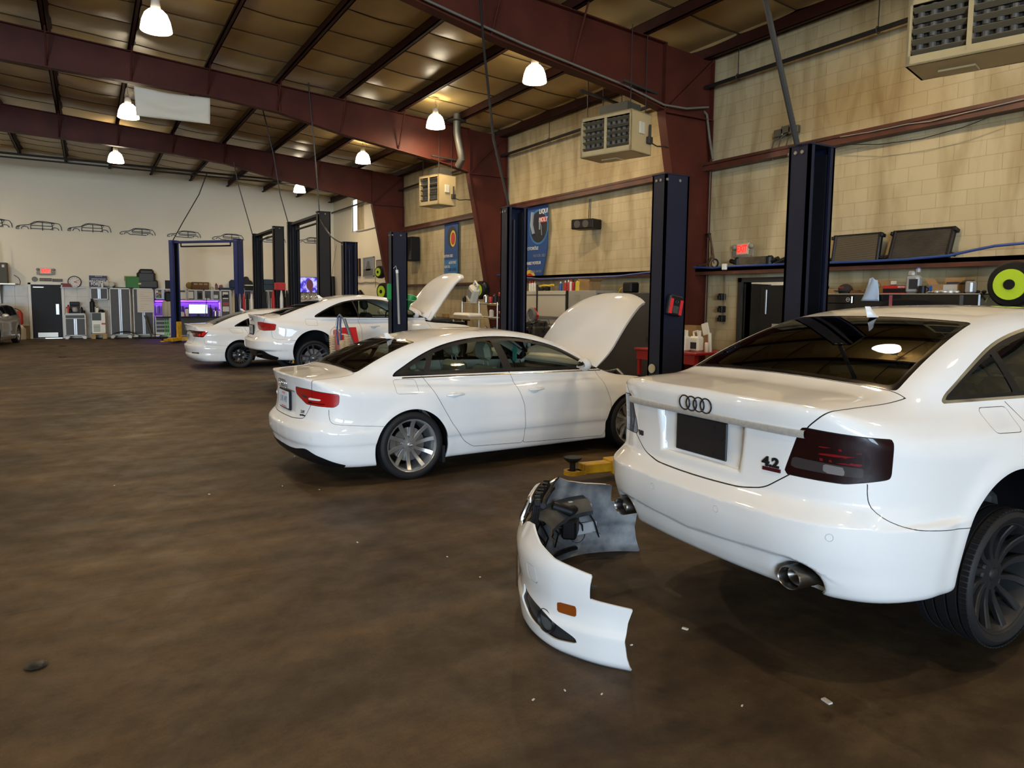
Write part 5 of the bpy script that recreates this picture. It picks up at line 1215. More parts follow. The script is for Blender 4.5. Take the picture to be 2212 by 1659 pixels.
# conduits and hoses dropping from the roof to the posts
HOSE = mat('black_hose', (.010,.010,.010), .5)
def cable(label, pts, r, mt=HOSE, name='power_cable', cat='cable', group='cables dropping to the lifts'):
    o0 = Vector(pts[0]); mb = MB(); mb.tube([Vector(p)-o0 for p in pts], r, 8); o = part(name, mb, mt); o.location = o0; tag(o, label, cat, group); return o
def curve(p0, p1, sag, n=14, dx=0):
    p0 = Vector(p0); p1 = Vector(p1); return [p0.lerp(p1, k/n)+Vector((dx*sin(pi*k/n),0,-sag*sin(pi*k/n))) for k in range(n+1)]
cable('thick black conduit slanting down to the post behind the nearest sedan', [at(1650,-40,y=3.9),at(1653,0,y=3.85),at(1680,120,y=3.8),at(1722,312,y=3.76)], .022)
cable('black cable from the roof down to the middle sedan\'s far lift post', [at(1036,-10,y=9.4),at(1048,130,y=9.2),at(1066,300,y=8.9),at(1100,449,y=8.45)], .018)
cable('long thin cable dropping from the roof clip to the tallest black post', [at(664,140,y=17.5),at(668,200,y=17.5),at(680,330,y=17.5),at(690,458,y=17.5)], .014)
cable('thin black cable slanting to the left blue post', [at(448,372,y=29.8),at(430,420,y=29.8),at(395,480,y=29.8),at(373,520,y=29.8)], .018)
cable('thin cable dropping to the farthest black post', [at(505,350,y=25),at(515,400,y=25),at(545,505,y=25)], .016)
cable('thin cable between the steel frames and the black post pair', [at(568,238,y=20.5),at(590,330,y=20.5),at(605,420,y=20.5),at(622,480,y=20.5)], .014)
cable('black hose sagging from the tallest post to the coupe\'s lift', curve(at(690,470,y=17.4), at(737,524,y=15.2), .12), .016)
mb = MB(); mb.box((-.05,-.03,-.05),(.05,.03,.05),.008); o = part('junction_box', mb, DUCT); o.location = at(664,139,y=17.45); tag(o, 'small grey junction box on a purlin, top of the long cable', 'box')
t = thing('pressure_stick', 'long grey pole standing against the coupe\'s front lift post', 'pole', at(862,700,y=12.15)); b0 = Vector(t.location)
mb = MB(); mb.tube([at(862,700,y=12.15)-b0, at(858,590,y=12.15)-b0], .022, 8); part('pole', mb, mat('grey_pole', (.28,.27,.24), .5), t); mb = MB(); mb.tube([at(858,590,y=12.15)-b0, at(857,583,y=12.15)-b0], .026, 8); mb.tube([at(857,583,y=12.15)-b0, at(855,574,y=12.15)-b0, at(850,580,y=12.15)-b0],.005,5); part('cap', mb, mat('white_plastic', (.7,.68,.6), .4), t)
# diagnostic tablet on the front post of the middle lift
t = thing('scan_tool', 'red and black diagnostic tablet hooked on the navy lift post', 'scanner', at(1456,660,y=5.20)); M = Matrix.Rotation(.18,4,'Y')
mb = MB(); mb.box((-.085,-.03,-.10),(.085,.03,.10),.015,M); part('case', mb, BLACKTRIM, t)
mb = MB(); mb.box((-.080,-.036,-.085),(-.045,-.028,.06),.004,M); mb.box((.045,-.036,-.085),(.080,-.028,.06),.004,M); part('red_grip', mb, mat('scan_red', (.55,.015,.02), .4), t)
mb = MB(); mb.box((-.035,-.034,-.075),(.035,-.028,-.005),.003,M); mb.tube([tuple(M @ Vector((-.0+.016*cos(q),-.034,.035+.016*sin(q)))) for q in [2*pi*i/16 for i in range(16)]],.003,5,closed=True); part('screen', mb, mat('dim_screen', (.03,.04,.03), .2), t)
cable('thin cable hanging from the diagnostic tablet', [at(1443,655,y=5.25),at(1433,690,y=5.24),at(1432,760,y=5.24),at(1431,815,y=5.24)], .005, group=None)
mb = MB(); mb.cyl((0,0,0),(-.012,0,0),.045,n=24); o = part('round_sticker', mb, mat('cream_sticker', (.50,.46,.32), .6)); o.location = at(1409,796,x=4.765); tag(o, 'round cream cap low on the navy post beside the open hood', 'cap')

# ---------------------------------------------------------------- right wall: banners, speakers, signs, wires
def paint_panel(name, label, cat, x, yc, zc, w, h, base, blocks, thick=.02, parent=None):
    """flat board facing -x; blocks: (y, z, w, h, material)"""
    t = thing(name, label, cat, (x, yc, zc))
    mb = MB(); mb.box((-thick,-w/2,-h/2),(0,w/2,h/2),.002); part('panel', mb, base, t)
    return t
BB = mat('banner_blue', (.012,.055,.20), .6); BB2 = mat('banner_light_blue', (.03,.15,.34), .6); WT = mat('white_print', (.62,.62,.60), .6); BDK = mat('banner_dark_print', (.01,.012,.02), .6); RED = mat('red_print', (.50,.02,.02), .5); YL = mat('yellow_print', (.62,.45,.05), .5); GRY = mat('grey_print', (.16,.20,.26), .6)
FW = lambda x, y, z: frame((x,y,z), (0,-1,0), (0,0,1))      # lettering that reads from inside, on the right wall
def disc(mb, M, r0, r1, h=.002, a0=0, a1=2*pi, n=40):
    P = [[tuple(M @ Vector((r*cos(a0+(a1-a0)*i/n), r*sin(a0+(a1-a0)*i/n), h))) for r in (r0, r1)] for i in range(n+1)]; mb.grid(P)
t = thing('wall_banner', 'tall blue motor oil banner half hidden behind the lift post', 'banner', (10.13,15.95,3.2))
mb = MB(); mb.prism([(-.50,-1.0),(.50,-1.0),(.50,.93),(-.50,.93)] if False else [(-.52,.95),(-.52,-.10),(-.28,-.92),(.52,-.92),(.52,.95)][::-1], -.01, .01, frame((0,0,0),(0,-1,0),(0,0,1)) @ Matrix.Scale(-1,4,(1,0,0))); part('cloth', mb, BB, t)
M0 = frame((-.02,0,0),(0,-1,0),(0,0,1))
mb = MB(); disc(mb, M0 @ Matrix.Translation((.12,.42,0)), .0, .40, .0); part('picture_disc', mb, BDK, t)
mb = MB(); disc(mb, M0 @ Matrix.Translation((.12,.42,0)), .40, .45, .001); part('picture_ring', mb, BB2, t)
mb = MB(); mb.box((.14,.35,.002),(.20,.62,.006),0,M0); mb.tube([tuple(M0 @ Vector(p)) for p in ((.16,.55,.006),(.24,.45,.006),(.28,.2,.006))],.008,5); mb.tube([tuple(M0 @ Vector(p)) for p in ((-.16,.82,.006),(-.2,.5,.006),(-.1,.25,.006))],.05,6); part('bottle_picture', mb, mat('bottle_grey', (.25,.27,.30), .5), t)
mb = MB(); add_text(mb, 'LIQUI', M0 @ Matrix.Translation((.34,.80,.004)), .16, depth=.004, bold=.004, shear=.1); part('lettering', mb, WT, t)
mb = MB(); mb.box((.14,.52,.001),(.50,.66,.003),0,M0); part('red_field', mb, RED, t); mb = MB(); add_text(mb, 'MOLY', M0 @ Matrix.Translation((.33,.59,.005)), .15, depth=.004, bold=.004, shear=.1); part('lettering', mb, WT, t)
for txt, x, y, s, m_ in (('MOTORÖLE', -.20,-.12,.115,WT),('MOTOR OILS', .16,-.32,.10,GRY),('HUILE MOTEUR', -.12,-.50,.105,WT),('LES', -.42,-.64,.09,GRY),('LUBRICANTES', .0,-.72,.085,GRY)):
    mb = MB(); add_text(mb, txt, M0 @ Matrix.Translation((x,y,.003)), s, depth=.003, bold=.002, shear=.15); part('lettering', mb, m_, t)
mb = MB(); disc(mb, M0 @ Matrix.Translation((-.30,-1.0,.0)), .0, .24, .002, 0, pi); part('badge_red', mb, RED, t); mb = MB(); disc(mb, M0 @ Matrix.Translation((-.30,-1.0,.0)), .24, .33, .002, 0, pi); part('badge_ring', mb, YL, t)
mb = MB(); add_text(mb, 'LIQUI', M0 @ Matrix.Translation((-.30,-.93,.005)), .13, depth=.004, bold=.003); part('lettering', mb, WT, t)
t = thing('wall_banner', 'narrow blue oil banner between the coupe hood and the small heater', 'banner', (10.13,21.05,3.3))
M0 = frame((-.02,0,0),(0,-1,0),(0,0,1)); mb = MB(); mb.box((-.015,-.50,-.9),(.0,.50,.86),.002); part('cloth', mb, BB, t); mb = MB(); mb.box((-.018,-.50,-.9),(-.014,.50,-.30),0); part('lower_cloth', mb, BB2, t)
mb = MB(); disc(mb, M0 @ Matrix.Translation((.08,.42,0)), 0, .34, .0, n=36); part('picture_disc', mb, BDK, t)
for r0, r1, m_ in ((.0,.13,RED),(.15,.21,YL)):
    mb = MB(); disc(mb, M0 @ Matrix.Translation((.16,.36,0)) @ Matrix.Scale(1.25,4,(0,1,0)), r0, r1, .003); part('badge', mb, m_, t)
for txt, x, y, s, m_ in (('MOTOR OILS', -.2,-.18,.12,WT),('ADDITIVES', .12,-.40,.11,WT),('CAR CARE', .10,-.62,.13,BB),('GAS OIL', -.26,-.52,.11,WT)):
    mb = MB(); add_text(mb, txt, M0 @ Matrix.Translation((x,y,.006)), s, depth=.003, bold=.003, shear=.1); part('lettering', mb, m_, t)
mb = MB()
p = at(1266,485,x=9.92); t = thing('hanging_speaker', 'black double speaker box hanging on a cord against the block wall', 'speaker', p, .35)
mb.box((-.18,-.30,-.11),(.20,.30,.11),.02); part('cabinet', mb, BLACKTRIM, t)
mb = MB(); disc(mb, frame((-.182,.13,0),(0,-1,0),(0,0,1)), .0,.085,.0); disc(mb, frame((-.182,-.10,0),(0,-1,0),(0,0,1)), .0,.085,.0); part('speaker_cone', mb, mat('cone_grey', (.05,.045,.04), .6), t)
mb = MB(); mb.cyl((.13,-.02,.11),(.15,-.02,.60),.010,n=6); mb.cyl((.13,.02,.11),(.15,.02,.60),.010,n=6); part('cord', mb, BLKP, t)
p = at(889,538,x=9.95); t = thing('wall_cabinet', 'tall black box high on the wall right of the coupe lift', 'cabinet', p); mb = MB(); mb.box((-.12,-.26,-.42),(.20,.26,.42),.015); part('housing', mb, BLACKTRIM, t)
mb = MB(); [mb.box((-.125,-.22,-.36+.05*k),(-.12,.22,-.335+.05*k)) for k in range(15)]; part('grille', mb, GLOSSBLACK, t)
def exit_sign(label, M, s=1.):
    t = thing('exit_sign', label, 'sign', M.translation, 0); R3 = M.to_3x3().to_4x4()
    mb = MB(); mb.box((-.16*s,-.10*s,-.045),(.16*s,.10*s,0),.006,R3); part('housing', mb, mat('sign_cream', (.55,.50,.36), .5), t)
    mb = MB(); mb.box((-.135*s,-.080*s,.0),(.135*s,.080*s,.002),0,R3); part('panel', mb, mat('exit_panel_glow', (.6,.25,.2), .5, emis=(.9,.18,.12), estr=.35), t)
    mb = MB(); add_text(mb, 'EXIT', R3 @ Matrix.Translation((0,0,.004)), .165*s, depth=.004, bold=.006, sx=.8); part('lettering', mb, mat('exit_red_glow', (.8,.02,.02), .5, emis=(1,.02,.015), estr=1.6), t)
    for q in (-1,1):
        mb = MB(); mb.sphere((q*.23*s,.04*s,-.01),(.055*s,.050*s,.04),12,R3); mb.box((q*.16*s,-.13*s,-.04),(q*.27*s,-.02*s,-.01),.004,R3); part('emergency_lamp', mb, mat('sign_grey', (.22,.20,.16), .5), t)
    mb = MB(); mb.box((-.2*s,-.145*s,-.05),(.2*s,-.10*s,-.005),.004,R3); part('battery_box', mb, mat('sign_grey', (.22,.20,.16), .5), t)
    return t
exit_sign('red lit exit sign above the shelf beside the big navy post', frame(at(1603,538,x=10.08),(-.18,-1,0),(0,0,1)), 1.02)
# blue air line along the rail; grey wires on the girt; conduits beside the column
BLUEH = mat('blue_air_hose', (.03,.07,.24), .45)
X = 9.86
cable('long blue air hose drooping along the wall shelf', [at(u,v,x=X) for u,v in ((2260,520),(2212,525),(2150,531),(2100,541),(2050,552),(1960,560),(1880,564),(1810,567),(1710,570),(1640,573),(1580,575),(1540,579),(1500,577),(1405,588),(1330,597),(1240,600),(1170,603),(1080,594),(1050,596),(1044,606),(1046,625))], .018, BLUEH, 'air_hose', 'hose', None)
cable('thin grey wire along the upper wall rail', [at(u,v,x=9.98) for u,v in ((2212,214),(2100,240),(2010,262),(1960,268),(1880,285),(1815,296))], .008, mat('grey_wire', (.28,.25,.20), .6), 'wire', 'cable', None)
cable('sagging thin wire under the upper wall rail', [at(u,v,x=10.0) for u,v in ((2140,252),(2080,275),(1990,300),(1900,312),(1815,312))], .006, HOSE, 'wire', 'cable', None)
GW = mat('grey_conduit', (.14,.13,.10), .6)
cable('bundle of grey cables bending down beside the middle red column', [at(u,v,x=10.0) for u,v in ((1425,222),(1470,232),(1515,233),(1527,248),(1533,300),(1540,345))], .022, GW, 'cable_bundle', 'cable', None)
cable('grey wires running along the underside of the big red frame', [(x, 9.88, zbot(x)+.06) for x in (3.4,3.9,5,6,7,8,8.9)]+[(9.4,9.85,5.2),(9.95,9.85,5.3)], .018, GW, 'cable_bundle', 'cable', None)
t = thing('junction_boxes', 'grey electrical boxes with looping cables above the tallest near post', 'box', at(1696,290,x=10.1)); b0 = Vector(t.location)
for du in (-12, 4, 20):
    c_ = at(1696+du,288-(8 if du > -12 else 0),x=10.08)-b0; mb = MB(); mb.box(c_-Vector((.04,.09,.06)), c_+Vector((.04,.09,.06)), .006); part('box', mb, DUCT, t)
    mb = MB(); mb.tube([c_+Vector((0,0,-.06)), c_+Vector((-.02,.10,-.12)), c_+Vector((-.02,.15,-.3)), c_+Vector((-.01,.10,-.42))], .014, 6); part('cable', mb, DUCT, t)
for u0, rr in ((1523,.012),(1531,.018),(1562,.008)):
    a = at(u0+5,345 if u0 < 1550 else 585,x=10.14); b = at(u0-10 if u0 < 1550 else u0+1,700,x=10.14); cable('thin vertical conduit on the block wall, '+{1523:'nearest the red column',1531:'second from the red column',1562:'left of the exit door'}[u0], [(a.x,a.y,a.z),(a.x,a.y,max(b.z,1.05))], rr, GW, 'conduit', 'pipe', None)
for k, v in enumerate((641,668,688)):
    p = at(1559,v,x=10.12); mb = MB(); mb.box((-.05,-.05,-.06),(.06,.05,.06),.01); mb.box((-.09,-.03,-.05),(-.05,.03,.02),.005); o = part('wall_socket', mb, BLACKTRIM); o.location = p; tag(o, 'small black socket left of the exit door, '+('topmost','middle one','lowest')[k]+' of three', 'socket', 'black sockets by the exit door')

# ---------------------------------------------------------------- things standing on the wall shelf (rail top z 2.36)
SHZ = 2.36
CORE = mat('radiator_core', (.20,.17,.12), .45, metal=.6); CORE2 = mat('sooty_core', (.13,.11,.08), .5, metal=.5, noise=(5,.6))
def radiator(label, y0, y1, h, lean, core, ncol, tank=.05):
    t = thing('radiator', label, 'radiator', (10.02,(y0+y1)/2,SHZ), 0, 'car radiators on the wall shelf'); w = abs(y1-y0); M = Matrix.Rotation(lean,4,'Y')
    mb = MB(); mb.box((-.03,-w/2+tank,.02),(.0,w/2-tank,h-.01),0,M); part('core', mb, HDARK, t)
    mb = MB()
    for k in range(ncol): z = .03+(h-.05)*k/(ncol-1); mb.box((-.036,-w/2+tank,z-.003),(-.029,w/2-tank,z+.003),0,M)
    part('fins', mb, core, t)
    for s in (-1,1):
        mb = MB(); mb.box((-.055,s*(w/2-tank),0),(.02,s*w/2,h+.01),.015,M); mb.box((-.07,s*(w/2-.01),h*.85),(.03,s*(w/2+.03),h*.97),.008,M); mb.cyl(M @ Vector((-.02,s*w/2,.06)), M @ Vector((-.02,s*(w/2+.07),.04)), .025, n=10); part('end_tank', mb, BLACKTRIM, t)
    mb = MB(); mb.box((-.05,-w/2,h-.015),(.015,w/2,h+.005),0,M); mb.box((-.05,-w/2,0),(.015,w/2,.02),0,M); part('frame', mb, BLACKTRIM, t)
    return t
radiator('clean car radiator leaning on the wall shelf, left of two', 7.18, 6.40, .42, .14, CORE, 26)
radiator('larger sooty car radiator leaning on the wall shelf, right of two', 6.27, 5.40, .44, .32, CORE2, 22)
t = thing('intercooler', 'long low intercooler under the exit sign on the shelf', 'radiator', (10.02,8.72,SHZ)); mb = MB(); mb.box((-.05,-.30,.0),(.05,.30,.17)); part('core', mb, CORE2, t)
mb = MB()
for s in (-1,1): mb.box((-.06,s*.30,.0),(.06,s*.40,.18),.03); mb.cyl((0,s*.38,.08),(0,s*.52,.12),.04,n=12)
part('end_tank', mb, BLACKTRIM, t)
t = thing('bent_pipe_part', 'dark engine part on the shelf left of the big post', 'part', (10.0,8.0,SHZ)); mb = MB(); mb.tube([(0,.22,.03),(0,.1,.08),(0,-.1,.14),(0,-.25,.10)], .045, 10); mb.box((-.06,-.2,0),(.06,-.05,.10),.03); part('casting', mb, BLACKTRIM, t)
t = thing('kick_scooter', 'old rusty kick scooter standing on the wall shelf', 'scooter', (9.98,9.95,SHZ)); RUST = mat('rusty_brown', (.10,.045,.02), .6, noise=(12,.5))
mb = MB(); mb.tube([(0,.42,.08),(0,.30,.075),(0,-.02,.06),(0,-.18,.09),(0,-.28,.20)], .022, 8); mb.box((-.05,-.02,.055),(.05,.45,.075),.008); part('deck', mb, RUST, t)
mb = MB(); mb.tube([(0,-.36,.085),(0,-.33,.20),(0,-.22,.62)], .020, 8); mb.tube([(0,-.28,.18),(0,-.23,.62)], .012, 6); part('steering_tube', mb, RUST, t)
mb = MB(); mb.tube([(-.14,-.30,.57),(-.03,-.22,.635),(.03,-.20,.64),(.06,-.06,.64)], .017, 8); part('handlebar', mb, BLACKTRIM, t)
for y in (-.37,.55):
    mb = MB(); mb.tube([(0,y+.073*cos(q),.088+.073*sin(q)) for q in [2*pi*i/24 for i in range(24)]], .016, 8, closed=True); w = part('wheel', mb, RUBBER, t); mb = MB(); mb.cyl((-.015,y,.088),(.015,y,.088),.06,n=20); part('rim', mb, mat('cream_rim', (.40,.34,.22), .5), w)
mb = MB(); mb.box((-.03,-.045,-.05),(.03,.045,.06),.01); o = part('white_connector', mb, mat('white_plastic')); o.location = at(1565,577,x=9.83); tag(o, 'white plastic box clipped round the blue air hose', 'box')
def can_mb(r, h, cap=.25, n=14):
    mb = MB(); mb.lathe([(r*.9,0),(r,.005),(r,h*(1-cap)),(r*.55,h*(1-cap)+r*.5)], n); return mb
def bottle(label, p, r, h, mt, capm, group, cat='bottle', name='spray_can', parent=None):
    t = thing(name, label, cat, p, 0, group); part('can', can_mb(r, h), mt, t)
    mb = MB(); mb.lathe([(r*.55,h*.78),(r*.55,h*.9),(r*.3,h)], 10); part('cap', mb, capm, t); return t
WP = mat('white_plastic'); RP = mat('red_plastic', (.42,.02,.02), .4); YP = mat('yellow_plastic', (.65,.45,.02), .4); BP = mat('blue_plastic', (.02,.08,.30), .4); GP = mat('green_plastic', (.01,.22,.06), .4); KP = BLACKTRIM; CARD = mat('cardboard', (.30,.18,.07), .8, noise=(6,.2)); PAPER = mat('paper_white', (.60,.58,.52), .8)

# ---------------------------------------------------------------- white tool chest on the right wall and what stands on it
TX = 9.25; ya, yb = 15.35, 13.30; top = 1.955
CHEST = mat('cream_white_enamel', (.50,.46,.36), .35, coat=.3)
t = thing('tool_chest', 'wide cream tool chest behind the middle lift, door panels closed', 'tool chest', (TX,(ya+yb)/2,0)); w = ya-yb
mb = MB(); mb.box((0,-w/2,.0),(.70,w/2,top),.01); part('body', mb, CHEST, t)
mb = MB(); mb.box((-.02,-w/2+.02,1.36),(0,w/2-.05,1.85),.005); part('front_panel', mb, CHEST, t)
mb = MB(); mb.box((-.03,-w/2,1.855),(-.0,w/2,1.875)); mb.box((-.03,-w/2,1.30),(0,w/2,1.35)); mb.box((-.02,-w/2,1.18),(0,w/2,1.20)); part('trim_strip', mb, mat('grey_metal'), t)
for k in range(5): mb = MB(); mb.box((-.02,-w/2+.03,.16+k*.20),(0,w/2-.03,.34+k*.20),.006); part('drawer', mb, CHEST, t)
t = thing('side_locker', 'grey board locker standing right of the cream tool chest', 'cabinet', (TX,12.72,0)); mb = MB(); mb.box((0,-.50,.0),(.65,.50,top),.008); part('body', mb, mat('locker_grey', (.30,.285,.24), .45), t)
mb = MB(); mb.box((-.02,.50,.1),(.6,.57,top)); part('edge', mb, BLACKTRIM, t)
mb = MB()
for k in range(6): mb.box((-.004,.05,1.86-.025*k),(0,.30-.04*(k%3),1.868-.025*k))
part('printed_notice', mb, mat('tan_print', (.30,.24,.12), .7), t)
zt = top
items = [(1145,.033,.24,WP,RP),(1150,.032,.25,WP,RP),(1155,.033,.24,WP,mat('grey_metal')),(1211,.035,.22,BP,WP),(1221,.032,.24,RP,WP),(1228,.032,.25,RP,WP),(1233,.033,.26,WP,RP),(1238,.032,.25,RP,KP)]
nm = ['white spray can with red cap, leftmost on the tool chest','white spray can, second from the left on the tool chest','white spray can with grey cap, third from the left on the chest','blue bottle with white top on the tool chest','red spray can just right of the blue bottle','red spray can, second of the red cluster','white spray can with red cap inside the red cluster','red spray can with black cap, last of the cluster']
for (u, r, h, m1, m2), l in zip(items, nm):
    p = at(u,628,x=TX+.25); p.z = zt; bottle(l, p, r, h, m1, m2, 'spray cans on the cream tool chest')
p = at(1250,628,x=TX+.25); p.z = zt; t = bottle('yellow round tub with black band on the tool chest', p, .075, .25, YP, KP, None, 'tub', 'plastic_tub')
p = at(1180,628,x=TX+.1); p.z = zt; t = thing('angle_drill', 'yellow handled power tool lying on the tool chest', 'power tool', p); mb = MB(); mb.tube([(0,.28,.11),(0,.1,.13),(0,-.12,.12),(0,-.30,.14)], .028, 8); part('handle', mb, YP, t); mb = MB(); mb.box((-.05,-.12,0),(.05,.02,.11),.02); mb.sphere((0,.16,.05),(.05,.06,.05)); part('motor', mb, KP, t)
p = at(1166,628,x=TX+.2); p.z = zt; bottle('small dark jar near the yellow tool on the chest', p, .04, .14, KP, mat('grey_metal'), None, 'jar', 'jar')
p = at(1275,628,x=TX+.30); p.z = zt; t = thing('cardboard_box', 'open brown carton at the right end of the tool chest', 'box', p)
mb = MB(); mb.box((-.16,-.16,0),(.16,.16,.20)); part('carton', mb, CARD, t)
for s in (-1,1): mb = MB(); mb.box((-.16,0,-.002),(.16,.12,.002),0,Matrix.Translation((0,s*.16,.20)) @ Matrix.Rotation(.5 if s > 0 else pi-.5,4,'X')); part('flap', mb, CARD, t)
t = thing('plastic_case', 'black box with yellow cord behind the raised hood corner', 'box', (TX+.4,11.55,top-.05)); mb = MB(); mb.box((-.12,-.14,-.0),(.12,.14,.22),.03); part('shell', mb, KP, t); mb = MB(); mb.tube([(-.1,.10,.12),(-.1,.22,.08),(-.1,.30,-.02)],.012,6); part('cord', mb, YP, t)
t = thing('wall_cupboard', 'dark cupboard carrying the black box behind the raised hood', 'cabinet', (TX+.2,11.55,0)); mb = MB(); mb.box((-.2,-1.25,.0),(.7,.6,top-.05),.01); part('body', mb, mat('dark_grey_steel', (.03,.03,.03), .5), t)
mb = MB(); p = at(1158,690,x=8.9); t = thing('jumper_cables', 'tangle of red cables hanging right of the lift post', 'cable', p)
for k in range(5): mb.tube([(0,.02*k,.26),(-.03,.06-.05*k,.1),(.02,.03*k-.08,-.1),(0,-.04+.03*k,-.2)], .014, 6)
part('red_cable', mb, RP, t); mb = MB(); mb.cyl((.05,.05,.8),(.05,.05,-1.3),.02,n=8); mb.box((-.1,-.15,-1.33),(.2,.25,-1.30)); part('stand', mb, KP, t)
def machinery(name, label, cat, p, s, seed, extra=None, rz=0):
    """a lump of bare engine or gearbox: castings, pulleys, pipes, wiring"""
    rnd = random.Random(seed); t = thing(name, label, cat, p, rz)
    mb = MB(); mb.box((-.28*s,-.25*s,.12*s),(.28*s,.25*s,.55*s),.05*s); mb.box((-.22*s,-.18*s,.5*s),(.22*s,.18*s,.68*s),.04*s); mb.box((-.2*s,-.2*s,0),(.2*s,.2*s,.14*s),.04*s)
    for k in range(5): mb.box((-.30*s,(-.22+.1*k)*s,.2*s),(.30*s,(-.18+.1*k)*s,.50*s),.01)
    part('casting', mb, mat('cast_aluminium', (.10,.095,.085), .5, metal=.7, noise=(14,.5)), t)
    mb = MB()
    for k in range(6):
        y = rnd.uniform(-.22,.22)*s; z = rnd.uniform(.15,.6)*s; r = rnd.uniform(.04,.09)*s; mb.cyl((-.30*s,y,z),(-.36*s,y,z),r,n=16)
    part('pulley', mb, mat('cast_dark', (.03,.03,.03), .5, metal=.5), t)
    mb = MB()
    for k in range(16):
        P = [Vector((rnd.uniform(-.36,.3)*s,rnd.uniform(-.32,.32)*s,rnd.uniform(.15,.75)*s)) for q in range(4)]; mb.tube([P[0],P[0].lerp(P[1],.6)+Vector((0,0,.04)),P[1],P[1].lerp(P[2],.5),P[2]], rnd.uniform(.006,.016)*s, 6)
    part('wiring', mb, KP, t)
    return t
def crate_stand(label, x, y, h, w=.7, d=.6, mt=None):
    t = thing('engine_stand', label, 'stand', (x,y,0)); mb = MB()
    for a in (-1,1):
        for b in (-1,1): mb.box((a*d/2-.03*a,b*w/2-.03*b,0),(a*d/2,b*w/2,h))
    mb.box((-d/2,-w/2,h-.04),(d/2,w/2,h)); mb.box((-d/2,-w/2,.2),(d/2,w/2,.23)); part('frame', mb, mt or mat('dark_grey_steel', (.03,.03,.03), .5), t)
crate_stand('low steel stand carrying the bare engine behind the middle sedan', 8.3, 12.9, .72, 1.1)
machinery('bare_engine', 'bare engine with pulley and wires behind the middle sedan roof', 'engine', (8.3,13.0,.72), .85, 3)
mb = MB(); mb.tube([(0,.13*cos(q),.13*sin(q)) for q in [2*pi*i/30 for i in range(30)]], .035, 8, closed=True); mb.cyl((-.01,0,0),(.01,0,0),.10,n=24); o = part('drum', mb, mat('drum_grey', (.13,.13,.12), .5)); o.location = (8.15,13.0,1.42); tag(o, 'grey round drum on top of the bare engine', 'drum')
# wire shelving with clutter
t = thing('wire_shelf', 'chrome wire shelving rack behind the middle sedan', 'shelf', (8.55,16.15,0)); CHW = mat('chrome_wire', (.42,.40,.36), .3, metal=1); sw_, sd_, sh_ = 1.9, .5, 1.68
for a in (0,1):
    for b in (-1,0,1):
        if b or not a: mb = MB(); mb.cyl((a*sd_,b*sw_/2,0),(a*sd_,b*sw_/2,sh_),.016,n=10); part('post', mb, CHW, t)
for z in (.35,.85,1.30,sh_-.04):
    mb = MB()
    for k in range(9): mb.cyl((sd_*k/8,-sw_/2,z),(sd_*k/8,sw_/2,z),.004,n=5)
    for k in range(20): mb.cyl((0,-sw_/2+sw_*k/19,z),(sd_,-sw_/2+sw_*k/19,z),.004,n=5)
    for x in (0,sd_): mb.cyl((x,-sw_/2,z),(x,sw_/2,z),.008,n=6); mb.cyl((x,-sw_/2,z-.035),(x,sw_/2,z-.035),.006,n=6); mb.tube([(x,-sw_/2+sw_*k/40,z-.035*(k%2)) for k in range(41)],.004,5)
    part('wire_tier', mb, CHW, t)
def pos(u, z, x): p = at(u,640,x=x); return (p.x,p.y,z)
t = thing('jug', 'big white jug with grey label lying tilted on the wire shelf', 'jug', pos(1022,1.665,8.8)); M = Matrix.Translation((0,0,.20)) @ Matrix.Rotation(.55,4,'X')
mb = MB(); mb.box((-.12,-.16,-.20),(.12,.16,.24),.05,M); mb.tube([tuple(M @ Vector(p)) for p in ((0,-.10,.20),(0,-.12,.34),(0,.08,.36),(0,.12,.22))],.03,8); part('body', mb, WP, t); mb = MB(); mb.box((-.125,-.11,-.08),(-.119,.11,.12),0,M); part('label', mb, mat('label_grey', (.18,.18,.18), .5), t)
def hose_reel(label, p, rz, r=.26, disc_m=None, hang=0):
    t = thing('hose_reel', label, 'hose reel', p, rz, 'black and lime hose reels'); mb = MB()
    mb.lathe([(r*.55,-.12),(r*.9,-.11),(r,-.07),(r,.07),(r*.9,.11),(r*.55,.12)], 36, Matrix.Rotation(pi/2,4,'Y')); mb.box((-.10,-r*1.02,.0),(.10,-r*.3,r*.85),.06); part('case', mb, BLACKTRIM, t)
    mb = MB(); mb.cyl((-.105,0,0),(-.135,0,0),r*.66,n=36); part('lime_disc', mb, mat('lime_green', (.42,.60,.02), .5), t); mb = MB(); mb.cyl((-.135,0,0),(-.150,0,0),r*.22,n=20); part('hub', mb, KP, t)
    if hang: mb = MB(); mb.tube([(0,r*.8,-.05),(-.02,r*1.25,-.25),(0,r*1.35,-.6),(0,r*1.4,-hang)], .012, 6); part('hose', mb, mat('olive_hose', (.20,.20,.05), .5), t)
    mb = MB(); mb.box((0,-.04,r*.7),(.25,.04,r*1.0),.01); part('bracket', mb, KP, t); return t
hose_reel('big black hose reel with lime disc at the right edge', tuple(at(2193,615,x=9.35)), 0, .27, hang=.7)
hose_reel('hose reel with lime disc above the wire shelf', tuple(at(1040,627,x=9.4)), .2, .25)
hose_reel('small hose reel high up, below the framed pictures', tuple(at(822,588,x=9.9)), .3, .245, hang=.5)
hose_reel('hose reel with lime hub beside the coupe\'s front lift post', tuple(at(829,630,x=9.85)), .3, .34, hang=.3)
t = thing('oil_funnel_board', 'white slatted tray and wooden board behind the sedan roof', 'tray', pos(1010,1.30,8.0)); mb = MB(); mb.box((-.2,-.45,0),(.2,.45,.11),.05); part('tray', mb, WP, t); mb = MB(); mb.box((-.25,-.6,-.04),(.25,.5,-.005),.004); part('board', mb, mat('tan_wood', (.34,.24,.11), .7), t)
